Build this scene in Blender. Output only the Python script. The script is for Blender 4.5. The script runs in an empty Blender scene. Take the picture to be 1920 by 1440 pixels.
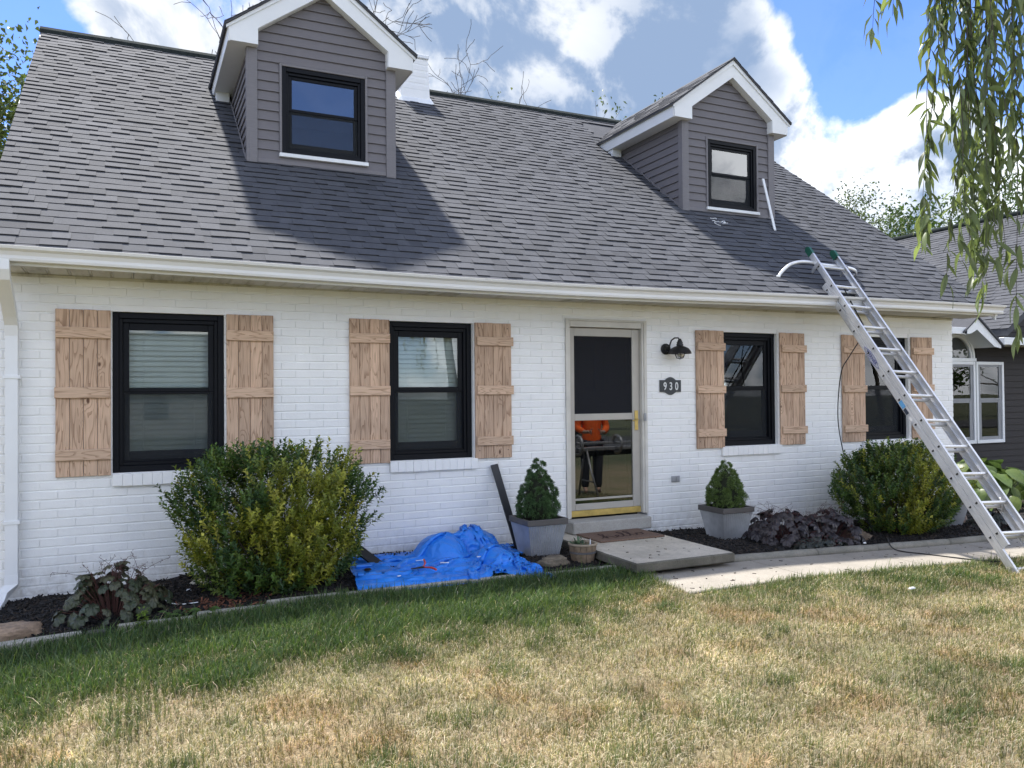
import bpy, math, random
import numpy as np
from mathutils import Vector, Matrix, noise

random.seed(7)
rng = np.random.default_rng(7)
scene = bpy.context.scene
COL = scene.collection

# ------------------------------------------------------------------ camera
cam_data = bpy.data.cameras.new("camera")
cam = bpy.data.objects.new("camera", cam_data)
COL.objects.link(cam)
CR = Vector((0.90457213, -0.4262283, -0.00887157))
CU = Vector((0.00174942, -0.01709832, 0.99985228))
CF = Vector((0.42631703, 0.90445402, 0.01472102))
CAM = Vector((0.0, -7.524, 1.58))
M = Matrix(((CR.x, CU.x, -CF.x, CAM.x), (CR.y, CU.y, -CF.y, CAM.y), (CR.z, CU.z, -CF.z, CAM.z), (0, 0, 0, 1)))
cam.matrix_world = M
cam_data.sensor_width = 36.0
cam_data.lens = 28.29
cam_data.clip_start = 0.05
cam_data.clip_end = 2000
scene.camera = cam

# ------------------------------------------------------------------ sun, sky, exposure
SUN_EL, SUN_AZ = math.radians(64.5), math.radians(-7)      # azimuth from +y towards +x
SUN = Vector((math.cos(SUN_EL) * math.sin(SUN_AZ), math.cos(SUN_EL) * math.cos(SUN_AZ), math.sin(SUN_EL)))
sun_data = bpy.data.lights.new("sun", 'SUN')
sun_data.energy = 2.1
sun_data.angle = math.radians(2.2)
sun_data.color = (1.0, 0.96, 0.90)
sun = bpy.data.objects.new("sun", sun_data)
sun.rotation_euler = SUN.to_track_quat('Z', 'Y').to_euler()
sun.location = (0, 10, 30)
COL.objects.link(sun)

SKY_STRENGTH = 0.092
EXPOSURE = 1.95
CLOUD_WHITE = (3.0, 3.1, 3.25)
CLOUD_FILL = (8.6, 8.9, 9.4)              # clouds away from the sun, mostly unseen, brightened to lift the shaded facade
CLOUD_GREY = (0.94, 1.30, 1.95)

def build_world():
    w = bpy.data.worlds.new("World")
    scene.world = w
    w.use_nodes = True
    nt = w.node_tree
    N, L = nt.nodes, nt.links
    N.clear()
    out = N.new('ShaderNodeOutputWorld')
    bg = N.new('ShaderNodeBackground')
    bg.inputs['Strength'].default_value = SKY_STRENGTH
    L.new(bg.outputs[0], out.inputs[0])
    sky = N.new('ShaderNodeTexSky')
    sky.sky_type = 'NISHITA'
    sky.sun_disc = False
    sky.sun_elevation = SUN_EL
    sky.sun_rotation = SUN_AZ
    sky.air_density = 1.0
    sky.dust_density = 0.0
    sky.ozone_density = 5.0
    tc = N.new('ShaderNodeTexCoord')
    D = tc.outputs['Generated']

    def vmath(op, a, b=None):
        n = N.new('ShaderNodeVectorMath'); n.operation = op
        for i, x in enumerate((a, b)):
            if x is None: continue
            if hasattr(x, 'links'): L.new(x, n.inputs[i])
            else: n.inputs[i].default_value = x
        return n
    def math_(op, a, b=None, clamp=False):
        n = N.new('ShaderNodeMath'); n.operation = op; n.use_clamp = clamp
        for i, x in enumerate((a, b)):
            if x is None: continue
            if hasattr(x, 'links'): L.new(x, n.inputs[i])
            else: n.inputs[i].default_value = x
        return n.outputs[0]
    def maprange(v, a, b, c, d, smooth=True):
        n = N.new('ShaderNodeMapRange')
        n.interpolation_type = 'SMOOTHSTEP' if smooth else 'LINEAR'
        L.new(v, n.inputs[0])
        for i, x in enumerate((a, b, c, d)): n.inputs[i + 1].default_value = x
        return n.outputs[0]
    def fbm(vec, scale, detail, rough, dist=0.0):
        n = N.new('ShaderNodeTexNoise')
        n.inputs['Scale'].default_value = scale
        n.inputs['Detail'].default_value = detail
        n.inputs['Roughness'].default_value = rough
        n.inputs['Distortion'].default_value = dist
        L.new(vec, n.inputs['Vector'])
        return n.outputs['Fac']
    def pdir(u, v):
        return (CF * 1509 + CR * (u - 960) - CU * (v - 720)).normalized()
    # where the big cumulus masses and the clear gaps sit in the sky: u, v, radius, amount
    lobes = [(300, 70, 0.16, 0.22), (1050, 40, 0.16, 0.14), (800, 150, 0.30, 0.16), (1350, 40, 0.15, 0.36),
             (1130, 160, 0.16, 0.18), (1440, 110, 0.07, 0.16), (1700, 250, 0.085, 0.26), (1570, 340, 0.15, 0.26), (1480, 200, 0.05, 0.05),
             (1650, 70, 0.16, -0.46), (1570, 140, 0.05, -0.14), (30, 120, 0.13, -0.34), (360, 10, 0.06, -0.24),
             (1790, 330, 0.1, 0.18)]
    hearts = [(1340, 40, 0.15, 0.60), (1180, 190, 0.20, 0.40), (900, 130, 0.18, 0.25), (1640, 380, 0.10, 0.20), (150, 60, 0.12, 0.15)]
    peaks = [(1060, 40, 0.10, 0.90), (300, 60, 0.14, 0.45), (1700, 190, 0.06, 0.45), (1560, 290, 0.10, 0.40), (720, 30, 0.10, 0.40), (1480, 60, 0.035, 0.5)]
    def lobesum(T):
        tot = None
        for (u, v, r, amp) in T:
            d = vmath('DISTANCE', D, tuple(pdir(u, v))).outputs['Value']
            m = maprange(d, 0.0, r * 1.6, amp, 0.0)
            tot = m if tot is None else math_('ADD', tot, m)
        return tot
    tot = lobesum(lobes)
    gap = pdir(600, 190); gap = Vector((gap.x, -gap.y, gap.z))          # clear sky mirrored in the left dormer panes
    tot = math_('ADD', tot, maprange(vmath('DISTANCE', D, tuple(gap)).outputs['Value'], 0.05, 0.20, -0.30, 0.0))
    def density(vec):
        a = fbm(vec, 2.3, 3.0, 0.5)
        b = fbm(vec, 7.0, 9.0, 0.58, 0.25)
        s = math_('ADD', math_('MULTIPLY', a, 0.55), math_('MULTIPLY', b, 0.50))
        return s
    base = density(D)
    toward = vmath('ADD', D, tuple(SUN * 0.035)).outputs[0]
    dens2 = density(toward)
    s = math_('ADD', math_('ADD', math_('MULTIPLY', math_('SUBTRACT', base, 0.52), 1.7), 0.525), tot)
    cover = maprange(s, 0.47, 0.59, 0.0, 1.0)
    # thin at the rim lets the sun through: bright rims, grey-blue hearts
    thick = maprange(s, 0.54, 0.78, 0.0, 1.0)
    relief = maprange(math_('SUBTRACT', base, dens2), -0.05, 0.05, -0.15, 1.05)
    # clouds between us and the sun show grey hearts; those opposite it are brightened to light the facade
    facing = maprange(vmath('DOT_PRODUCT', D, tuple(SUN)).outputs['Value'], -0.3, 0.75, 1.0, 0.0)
    dim = math_('MULTIPLY', thick, math_('SUBTRACT', 0.62, math_('MULTIPLY', facing, 0.5)))
    heart = math_('SUBTRACT', lobesum(hearts), lobesum(peaks))
    soft = maprange(fbm(D, 3.2, 6.0, 0.55, 0.4), 0.28, 0.72, -0.42, 0.50)
    dim = math_('SUBTRACT', math_('ADD', dim, heart), soft)
    lit = math_('SUBTRACT', math_('ADD', relief, math_('ADD', 0.15, math_('MULTIPLY', facing, 0.45))), dim)
    lit = maprange(lit, -0.55, 1.20, 0.0, 1.0)
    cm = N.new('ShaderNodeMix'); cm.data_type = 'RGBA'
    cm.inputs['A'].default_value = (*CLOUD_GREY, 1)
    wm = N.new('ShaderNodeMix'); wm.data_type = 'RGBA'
    wm.inputs['A'].default_value = (*CLOUD_WHITE, 1); wm.inputs['B'].default_value = (*CLOUD_FILL, 1)
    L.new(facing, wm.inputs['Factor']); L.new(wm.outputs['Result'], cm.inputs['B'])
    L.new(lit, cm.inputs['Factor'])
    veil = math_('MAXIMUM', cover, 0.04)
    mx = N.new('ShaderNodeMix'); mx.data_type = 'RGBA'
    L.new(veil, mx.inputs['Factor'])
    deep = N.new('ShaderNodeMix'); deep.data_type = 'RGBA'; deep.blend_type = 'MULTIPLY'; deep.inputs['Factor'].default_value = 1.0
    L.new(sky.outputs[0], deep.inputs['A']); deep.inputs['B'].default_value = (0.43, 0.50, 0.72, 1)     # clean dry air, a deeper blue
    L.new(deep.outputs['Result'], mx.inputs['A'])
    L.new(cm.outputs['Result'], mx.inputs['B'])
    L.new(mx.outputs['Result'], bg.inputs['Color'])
    w.cycles.sampling_method = 'MANUAL'
    w.cycles.sample_map_resolution = 512
build_world()

scene.view_settings.view_transform = 'Standard'
scene.view_settings.look = 'None'
scene.view_settings.exposure = EXPOSURE
scene.view_settings.gamma = 1.0
scene.view_settings.use_curve_mapping = False
scene.render.engine = 'CYCLES'
scene.cycles.use_denoising = True
scene.cycles.max_bounces = 7
scene.cycles.diffuse_bounces = 4
scene.cycles.glossy_bounces = 4
scene.cycles.transmission_bounces = 4
scene.cycles.transparent_max_bounces = 12
scene.cycles.caustics_reflective = False
scene.cycles.caustics_refractive = False
scene.cycles.sample_clamp_indirect = 6.0

# ------------------------------------------------------------------ object helpers
WL = {}                                           # world location of every object made here
def tag(o, label=None, cat=None, group=None, kind=None):
    if label: o['label'] = label
    if cat: o['category'] = cat
    if group: o['group'] = group
    if kind: o['kind'] = kind
    return o
def link(o, parent=None, world=(0, 0, 0)):
    COL.objects.link(o)
    w = Vector(world)
    WL[o.name] = w
    if parent is not None:
        o.parent = parent
        o.location = w - WL[parent.name]
    else:
        o.location = w
    return o
def thing(name, label, cat, loc=(0, 0, 0), group=None):
    o = bpy.data.objects.new(name, None)
    o.empty_display_size = 0.1
    link(o, None, loc)
    return tag(o, label, cat, group)
def node(name, parent, loc=(0, 0, 0)):            # an Empty that holds the pieces of one part
    o = bpy.data.objects.new(name, None)
    o.empty_display_size = 0.05
    return link(o, parent, loc)

class MB:
    """Collects geometry in world coordinates and links it as ONE mesh object."""
    def __init__(s): s.v = []; s.f = []; s.m = []; s.sm = []
    def add(s, vs, fs, m=0, smooth=False):
        b = len(s.v)
        s.v.extend([tuple(p) for p in vs])
        for f in fs:
            s.f.append([i + b for i in f]); s.m.append(m); s.sm.append(smooth)
        return s
    def box(s, x0, x1, y0, y1, z0, z1, m=0):
        return s.hexa([(x0, y0, z0), (x1, y0, z0), (x1, y1, z0), (x0, y1, z0), (x0, y0, z1), (x1, y0, z1), (x1, y1, z1), (x0, y1, z1)], m)
    def hexa(s, p, m=0):
        return s.add(p, [(0, 3, 2, 1), (4, 5, 6, 7), (0, 1, 5, 4), (1, 2, 6, 5), (2, 3, 7, 6), (3, 0, 4, 7)], m)
    def bbox(s, x0, x1, y0, y1, z0, z1, b=0.004, m=0):
        """box with every edge chamfered"""
        b = min(b, (x1 - x0) / 2.2, (y1 - y0) / 2.2, (z1 - z0) / 2.2)
        X, Y, Z = (x0, x1), (y0, y1), (z0, z1)
        vs = []; idx = {}
        for i in (0, 1):
            for j in (0, 1):
                for k in (0, 1):
                    sx, sy, sz = (b, -b)[i], (b, -b)[j], (b, -b)[k]
                    idx[(i, j, k, 0)] = len(vs); vs.append((X[i], Y[j] + sy, Z[k] + sz))
                    idx[(i, j, k, 1)] = len(vs); vs.append((X[i] + sx, Y[j], Z[k] + sz))
                    idx[(i, j, k, 2)] = len(vs); vs.append((X[i] + sx, Y[j] + sy, Z[k]))
        g = idx
        fs = []
        for a in (0, 1):
            fs.append([g[(a, 0, 0, 0)], g[(a, 1, 0, 0)], g[(a, 1, 1, 0)], g[(a, 0, 1, 0)]])
            fs.append([g[(0, a, 0, 1)], g[(1, a, 0, 1)], g[(1, a, 1, 1)], g[(0, a, 1, 1)]])
            fs.append([g[(0, 0, a, 2)], g[(1, 0, a, 2)], g[(1, 1, a, 2)], g[(0, 1, a, 2)]])
        for a in (0, 1):
            for c in (0, 1):
                fs.append([g[(a, c, 0, 0)], g[(a, c, 1, 0)], g[(a, c, 1, 1)], g[(a, c, 0, 1)]])
                fs.append([g[(a, 0, c, 0)], g[(a, 1, c, 0)], g[(a, 1, c, 2)], g[(a, 0, c, 2)]])
                fs.append([g[(0, a, c, 1)], g[(1, a, c, 1)], g[(1, a, c, 2)], g[(0, a, c, 2)]])
                for k in (0, 1):
                    fs.append([g[(a, c, k, 0)], g[(a, c, k, 1)], g[(a, c, k, 2)]])
        return s.add(vs, fs, m)
    def prism(s, prof, axis, c0, c1, m=0, smooth=False):
        """closed polygon prof [(a,b)] swept along axis from c0 to c1; axis x: (y,z), y: (x,z), z: (x,y)"""
        def P(a, b, c):
            return {'x': (c, a, b), 'y': (a, c, b), 'z': (a, b, c)}[axis]
        n = len(prof)
        vs = [P(a, b, c0) for a, b in prof] + [P(a, b, c1) for a, b in prof]
        fs = [[i, (i + 1) % n, n + (i + 1) % n, n + i] for i in range(n)] + [list(range(n - 1, -1, -1)), list(range(n, 2 * n))]
        return s.add(vs, fs, m, smooth)
    def tube(s, pts, rad, n=8, m=0, smooth=True, caps=True, squash=None):
        pts = [Vector(p) for p in pts]
        if not isinstance(rad, (list, tuple)): rad = [rad] * len(pts)
        vs = []
        up = None
        for i, p in enumerate(pts):
            t = (pts[min(i + 1, len(pts) - 1)] - pts[max(i - 1, 0)])
            if t.length < 1e-9: t = Vector((0, 0, 1))
            t.normalize()
            if up is None:
                up = Vector((0, 0, 1)) if abs(t.z) < 0.9 else Vector((0, 1, 0))
            a = t.cross(up)
            if a.length < 1e-6: a = t.orthogonal()
            a.normalize(); b = a.cross(t).normalized(); up = b
            ka, kb = squash or (1, 1)
            for k in range(n):
                th = 2 * math.pi * k / n
                vs.append(p + a * (math.cos(th) * rad[i] * ka) + b * (math.sin(th) * rad[i] * kb))
        fs = []
        for i in range(len(pts) - 1):
            for k in range(n):
                k2 = (k + 1) % n
                fs.append([i * n + k, i * n + k2, (i + 1) * n + k2, (i + 1) * n + k])
        if caps:
            fs.append(list(range(n - 1, -1, -1))); fs.append([(len(pts) - 1) * n + k for k in range(n)])
        return s.add(vs, fs, m, smooth)
    def lathe(s, prof, center, n=20, m=0, smooth=True):
        """prof [(r,z)] revolved round the vertical through center"""
        cx, cy, cz = center
        vs = []
        for r, z in prof:
            for k in range(n):
                th = 2 * math.pi * k / n
                vs.append((cx + r * math.cos(th), cy + r * math.sin(th), cz + z))
        fs = []
        for i in range(len(prof) - 1):
            for k in range(n):
                k2 = (k + 1) % n
                fs.append([i * n + k, i * n + k2, (i + 1) * n + k2, (i + 1) * n + k])
        return s.add(vs, fs, m, smooth)
    def grid(s, fn, nu, nv, m=0, smooth=True):
        vs = [fn(i / (nu - 1), j / (nv - 1)) for j in range(nv) for i in range(nu)]
        fs = [[j * nu + i, j * nu + i + 1, (j + 1) * nu + i + 1, (j + 1) * nu + i] for j in range(nv - 1) for i in range(nu - 1)]
        return s.add(vs, fs, m, smooth)
    def mesh(s, name, mats, origin=(0, 0, 0)):
        me = bpy.data.meshes.new(name)
        o = Vector(origin)
        me.from_pydata([(p[0] - o.x, p[1] - o.y, p[2] - o.z) for p in s.v], [], s.f)
        for mt in (mats if isinstance(mats, (list, tuple)) else [mats]): me.materials.append(mt)
        me.polygons.foreach_set('material_index', s.m)
        me.polygons.foreach_set('use_smooth', s.sm)
        me.update()
        return me
    def build(s, name, mats, parent=None, origin=None, label=None, kind=None):
        if origin is None:
            a = np.array(s.v); origin = tuple(np.round((a.min(0) + a.max(0)) / 2, 4))
        o = bpy.data.objects.new(name, s.mesh(name, mats, origin))
        link(o, parent, origin)
        if label: o['label'] = label
        if kind: o['kind'] = kind
        return o
def inst(name, me, parent, world, rot=None, scale=None):
    o = bpy.data.objects.new(name, me)
    link(o, parent, world)
    if rot is not None: o.rotation_euler = rot
    if scale is not None: o.scale = scale
    return o
def copy_tree(o, delta, parent=None, label=None):
    c = o.copy(); COL.objects.link(c)
    WL[c.name] = WL[o.name] + Vector(delta)
    if parent is None: c.location = WL[c.name]
    else: c.parent = parent; c.location = o.location
    if label: c['label'] = label
    for ch in list(o.children): copy_tree(ch, delta, c)
    return c

# ------------------------------------------------------------------ materials
class NT:
    def __init__(s, name):
        s.mat = bpy.data.materials.new(name); s.mat.use_nodes = True
        s.nt = s.mat.node_tree; s.N = s.nt.nodes; s.L = s.nt.links
        s.N.clear()
        s.out = s.N.new('ShaderNodeOutputMaterial')
    def n(s, t, **kw):
        x = s.N.new(t)
        for k, v in kw.items(): setattr(x, k, v)
        return x
    def put(s, sock, v):
        if hasattr(v, 'links'): s.L.new(v, sock)
        elif isinstance(v, (tuple, list)) and len(v) == 3 and sock.type == 'RGBA': sock.default_value = (*v, 1)
        else: sock.default_value = v
    def bsdf(s, **kw):
        b = s.n('ShaderNodeBsdfPrincipled')
        for k, v in kw.items(): s.put(b.inputs[k.replace('_', ' ')], v)
        s.L.new(b.outputs[0], s.out.inputs[0])
        s.b = b
        return b
    def coord(s, which='Object', scale=None, offset=None):
        c = s.n('ShaderNodeTexCoord').outputs[which]
        if offset is not None:
            a = s.n('ShaderNodeVectorMath', operation='ADD'); s.put(a.inputs[0], c); s.put(a.inputs[1], offset); c = a.outputs[0]
        if scale is not None:
            a = s.n('ShaderNodeVectorMath', operation='MULTIPLY'); s.put(a.inputs[0], c); s.put(a.inputs[1], scale); c = a.outputs[0]
        return c
    def world(s, scale=None):
        c = s.n('ShaderNodeNewGeometry').outputs['Position']
        if scale is not None:
            a = s.n('ShaderNodeVectorMath', operation='MULTIPLY'); s.put(a.inputs[0], c); s.put(a.inputs[1], scale); c = a.outputs[0]
        return c
    def noise(s, vec, scale, detail=4.0, rough=0.55, dist=0.0, out='Fac'):
        x = s.n('ShaderNodeTexNoise')
        s.put(x.inputs['Vector'], vec); s.put(x.inputs['Scale'], scale); s.put(x.inputs['Detail'], detail)
        s.put(x.inputs['Roughness'], rough); s.put(x.inputs['Distortion'], dist)
        return x.outputs[out]
    def ramp(s, fac, stops, interp='LINEAR'):
        r = s.n('ShaderNodeValToRGB'); cr = r.color_ramp; cr.interpolation = interp
        while len(cr.elements) < len(stops): cr.elements.new(0.5)
        for e, (p, c) in zip(cr.elements, stops):
            e.position = p; e.color = (*c, 1) if len(c) == 3 else c
        s.put(r.inputs[0], fac)
        return r.outputs[0]
    def math(s, op, a, b=None, clamp=False):
        x = s.n('ShaderNodeMath', operation=op, use_clamp=clamp)
        s.put(x.inputs[0], a)
        if b is not None: s.put(x.inputs[1], b)
        return x.outputs[0]
    def mix(s, fac, a, b, blend='MIX'):
        x = s.n('ShaderNodeMix', data_type='RGBA', blend_type=blend)
        s.put(x.inputs['Factor'], fac); s.put(x.inputs['A'], a); s.put(x.inputs['B'], b)
        return x.outputs['Result']
    def rng(s, v, a, b, c, d):
        x = s.n('ShaderNodeMapRange')
        for i, y in enumerate((v, a, b, c, d)): s.put(x.inputs[i], y)
        return x.outputs[0]
    def bump(s, h, strength=0.3, dist=0.01):
        x = s.n('ShaderNodeBump')
        s.put(x.inputs['Height'], h); s.put(x.inputs['Strength'], strength); s.put(x.inputs['Distance'], dist)
        s.L.new(x.outputs[0], s.b.inputs['Normal'])
    def rand_obj(s): return s.n('ShaderNodeObjectInfo').outputs['Random']
    def rand_isl(s): return s.n('ShaderNodeNewGeometry').outputs['Random Per Island']

def simple(name, col, rough=0.5, metal=0.0, var=0.12, scale=6.0, bump=0.0, bscale=60.0, bdist=0.002, spec=None):
    t = NT(name)
    c = t.world()
    nz = t.noise(c, scale, 5.0)
    f = t.rng(nz, 0.3, 0.7, 1 - var, 1 + var)
    colr = t.mix(1.0, col, f, 'MULTIPLY')
    t.bsdf(Base_Color=colr, Roughness=rough, Metallic=metal)
    if spec is not None: t.b.inputs['Specular IOR Level'].default_value = spec
    if bump: t.bump(t.noise(c, bscale, 4.0), bump, bdist)
    return t.mat

def mk_paint_brick():
    t = NT('white painted brick')
    c = t.world()
    nz = t.noise(c, 3.0, 6.0, 0.6)
    col = t.ramp(nz, [(0.3, (0.82, 0.825, 0.82)), (0.7, (0.875, 0.88, 0.875))])
    # thin grime low on the wall and a few rubbed spots
    z = t.n('ShaderNodeSeparateXYZ'); t.put(z.inputs[0], c)
    low = t.rng(z.outputs['Z'], 0.0, 0.36, 0.75, 0.0)
    grime = t.math('MULTIPLY', low, t.rng(t.noise(c, 14.0, 6.0, 0.7), 0.40, 0.72, 0.0, 1.0), clamp=True)
    col = t.mix(grime, col, (0.42, 0.39, 0.34))
    t.bsdf(Base_Color=col, Roughness=0.5)
    h = t.math('ADD', t.noise(c, 55.0, 5.0, 0.65), t.math('MULTIPLY', t.noise(c, 12.0, 3.0), 1.2))
    t.bump(h, 0.5, 0.004)
    return t.mat

def mk_shingle(name, rnd, c0, c1):
    t = NT(name)
    c = t.world()
    r = t.rand_obj() if rnd == 'obj' else t.rand_isl()
    col = t.ramp(r, [(0.0, c0), (0.22, tuple(a * .45 + b * .55 for a, b in zip(c0, c1))), (0.8, tuple((a + b) / 2 for a, b in zip(c0, c1))), (1.0, c1)])
    gran = t.rng(t.noise(c, 420.0, 2.0, 0.7), 0.3, 0.7, 0.72, 1.28)
    blot = t.rng(t.noise(c, 7.0, 4.0), 0.3, 0.7, 0.9, 1.1)
    wash = t.rng(t.noise(t.world((0.6, 0.25, 0.25)), 1.0, 4.0), 0.35, 0.65, 0.92, 1.08)
    col = t.mix(1.0, col, gran, 'MULTIPLY'); col = t.mix(1.0, col, blot, 'MULTIPLY'); col = t.mix(1.0, col, wash, 'MULTIPLY')
    t.bsdf(Base_Color=col, Roughness=0.85)
    t.b.inputs['Specular IOR Level'].default_value = 0.35
    t.bump(t.noise(c, 300.0, 2.0), 0.5, 0.002)
    return t.mat

def mk_wood():
    t = NT('rough sawn cedar')
    r = t.rand_obj()
    off = t.n('ShaderNodeCombineXYZ')
    t.put(off.inputs[0], t.math('MULTIPLY', r, 37.0)); t.put(off.inputs[2], t.math('MULTIPLY', r, 91.0)); t.put(off.inputs[1], t.math('MULTIPLY', r, 13.0))
    p = t.coord('Object', (1.0, 1.0, 0.085), off.outputs[0])
    warp = t.noise(p, 7.0, 2.0, 0.5, 0.0, 'Color')
    v = t.n('ShaderNodeVectorMath', operation='MULTIPLY_ADD')
    t.put(v.inputs[0], warp); t.put(v.inputs[1], (0.11, 0.11, 0.11)); t.put(v.inputs[2], p)
    # knots: the rings bend round a few centres
    kn = t.n('ShaderNodeTexVoronoi', feature='F1'); t.put(kn.inputs['Vector'], t.coord('Object', (1.0, 1.0, 0.55), off.outputs[0])); t.put(kn.inputs['Scale'], 6.0)
    kd = kn.outputs['Distance']
    keep = t.n('ShaderNodeSeparateColor'); t.put(keep.inputs[0], kn.outputs['Color'])
    gate = t.math('GREATER_THAN', keep.outputs[0], 0.50)
    bend = t.math('MULTIPLY', t.rng(kd, 0.0, 0.34, 1.0, 0.0), gate, clamp=True)
    g = t.noise(v.outputs[0], 14.0, 2.0, 0.45)
    ringv = t.math('MULTIPLY', t.math('ADD', g, t.math('MULTIPLY', bend, 0.30)), 10.0)
    ring = t.math('FRACT', ringv)
    line = t.rng(ring, 0.62, 0.98, 0.0, 1.0)
    fine = t.noise(t.coord('Object', (1.0, 1.0, 0.05), off.outputs[0]), 130.0, 3.0)
    tone = t.rng(t.noise(t.world((1.0, 1.0, 0.6)), 2.3, 4.0, .6), 0.3, 0.7, 0.78, 1.12)
    tone = t.math('MULTIPLY', tone, t.rng(r, 0.0, 1.0, 0.82, 1.14))
    col = t.mix(line, (0.58, 0.405, 0.285), (0.33, 0.205, 0.13))
    col = t.mix(1.0, col, t.rng(fine, 0.3, 0.7, 0.88, 1.1), 'MULTIPLY')
    col = t.mix(1.0, col, tone, 'MULTIPLY')
    core = t.math('MULTIPLY', t.rng(kd, 0.055, 0.085, 1.0, 0.0), gate, clamp=True)
    col = t.mix(core, col, (0.12, 0.06, 0.035))
    t.bsdf(Base_Color=col, Roughness=0.78)
    t.bump(t.math('ADD', fine, t.math('MULTIPLY', line, -0.6)), 0.35, 0.003)
    return t.mat

def mk_wood_h():
    """the same timber with the grain running sideways, for the battens"""
    t = NT('rough sawn cedar batten')
    r = t.rand_obj()
    off = t.n('ShaderNodeCombineXYZ')
    t.put(off.inputs[0], t.math('MULTIPLY', r, 37.0)); t.put(off.inputs[2], t.math('MULTIPLY', r, 91.0))
    p = t.coord('Object', (0.10, 1.0, 1.0), off.outputs[0])
    warp = t.noise(p, 8.0, 2.0, 0.5, 0.0, 'Color')
    v = t.n('ShaderNodeVectorMath', operation='MULTIPLY_ADD')
    t.put(v.inputs[0], warp); t.put(v.inputs[1], (0.10, 0.10, 0.10)); t.put(v.inputs[2], p)
    g = t.noise(v.outputs[0], 15.0, 2.0, 0.45)
    line = t.rng(t.math('FRACT', t.math('MULTIPLY', g, 11.0)), 0.62, 0.98, 0.0, 1.0)
    kn = t.n('ShaderNodeTexVoronoi', feature='F1'); t.put(kn.inputs['Vector'], t.coord('Object', (0.6, 1.0, 1.0), off.outputs[0])); t.put(kn.inputs['Scale'], 5.0)
    keep = t.n('ShaderNodeSeparateColor'); t.put(keep.inputs[0], kn.outputs['Color'])
    core = t.math('MULTIPLY', t.rng(kn.outputs['Distance'], 0.06, 0.09, 1.0, 0.0), t.math('GREATER_THAN', keep.outputs[0], 0.6), clamp=True)
    fine = t.noise(t.coord('Object', (0.05, 1.0, 1.0), off.outputs[0]), 130.0, 3.0)
    col = t.mix(line, (0.60, 0.425, 0.30), (0.37, 0.235, 0.15))
    col = t.mix(1.0, col, t.rng(fine, 0.3, 0.7, 0.88, 1.1), 'MULTIPLY')
    col = t.mix(1.0, col, t.rng(r, 0.0, 1.0, 0.88, 1.12), 'MULTIPLY')
    col = t.mix(core, col, (0.13, 0.065, 0.04))
    t.bsdf(Base_Color=col, Roughness=0.78)
    t.bump(fine, 0.3, 0.002)
    return t.mat

def mk_glass(name, tint=(0.93, 0.97, 0.955), boost=1.0):
    t = NT(name)
    lw = t.n('ShaderNodeFresnel'); lw.inputs['IOR'].default_value = 1.55
    fac = t.math('MULTIPLY', lw.outputs[0], 1.3 * boost, clamp=True)      # two sheets of glass reflect twice
    tr = t.n('ShaderNodeBsdfTransparent'); t.put(tr.inputs[0], tint)
    gl = t.n('ShaderNodeBsdfGlossy'); gl.inputs['Roughness'].default_value = 0.0
    c = t.world()
    b = t.n('ShaderNodeBump'); t.put(b.inputs['Height'], t.noise(c, 1.6, 1.0)); b.inputs['Strength'].default_value = 0.05; b.inputs['Distance'].default_value = 0.02
    t.L.new(b.outputs[0], gl.inputs['Normal'])
    m = t.n('ShaderNodeMixShader')
    t.put(m.inputs[0], fac); t.L.new(tr.outputs[0], m.inputs[1]); t.L.new(gl.outputs[0], m.inputs[2])
    t.L.new(m.outputs[0], t.out.inputs[0])
    return t.mat

def mk_screen(name, alpha, col=(0.02, 0.022, 0.024)):
    t = NT(name)
    tr = t.n('ShaderNodeBsdfTransparent')
    d = t.n('ShaderNodeBsdfDiffuse'); t.put(d.inputs[0], col)
    m = t.n('ShaderNodeMixShader'); m.inputs[0].default_value = alpha
    t.L.new(tr.outputs[0], m.inputs[1]); t.L.new(d.outputs[0], m.inputs[2])
    t.L.new(m.outputs[0], t.out.inputs[0])
    return t.mat

def mk_leaf(name, attr=True, col=(0.05, 0.1, 0.02), trans=0.35, rough=0.45, var=0.25, src='isl'):
    t = NT(name)
    if attr:
        a = t.n('ShaderNodeAttribute'); a.attribute_name = 'Col'; base = a.outputs['Color']
    else:
        base = col
    r = t.rand_isl() if src == 'isl' else t.rand_obj()
    base = t.mix(1.0, base, t.rng(r, 0.0, 1.0, 1 - var, 1 + var), 'MULTIPLY')
    d = t.n('ShaderNodeBsdfPrincipled')
    t.put(d.inputs['Base Color'], base); d.inputs['Roughness'].default_value = rough
    d.inputs['Specular IOR Level'].default_value = 0.4
    tl = t.n('ShaderNodeBsdfTranslucent')
    t.put(tl.inputs[0], t.mix(1.0, base, (1.5, 1.55, 0.8), 'MULTIPLY'))
    m = t.n('ShaderNodeMixShader'); m.inputs[0].default_value = trans
    t.L.new(d.outputs[0], m.inputs[1]); t.L.new(tl.outputs[0], m.inputs[2])
    t.L.new(m.outputs[0], t.out.inputs[0])
    return t.mat

def mk_concrete(name, col, stain, bump=0.35):
    t = NT(name)
    c = t.world()
    n1 = t.noise(c, 2.2, 6.0, 0.65); n2 = t.noise(c, 90.0, 3.0, 0.6); n3 = t.noise(c, 9.0, 6.0, 0.7)
    k = t.mix(t.rng(n1, 0.40, 0.70, 0.0, 0.75), col, stain)
    k = t.mix(t.rng(n3, 0.52, 0.70, 0.0, 0.5), k, stain)
    k = t.mix(1.0, k, t.rng(n2, 0.3, 0.7, 0.84, 1.14), 'MULTIPLY')
    t.bsdf(Base_Color=k, Roughness=0.9)
    t.bump(t.math('ADD', n2, n3), bump, 0.004)
    return t.mat

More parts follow.
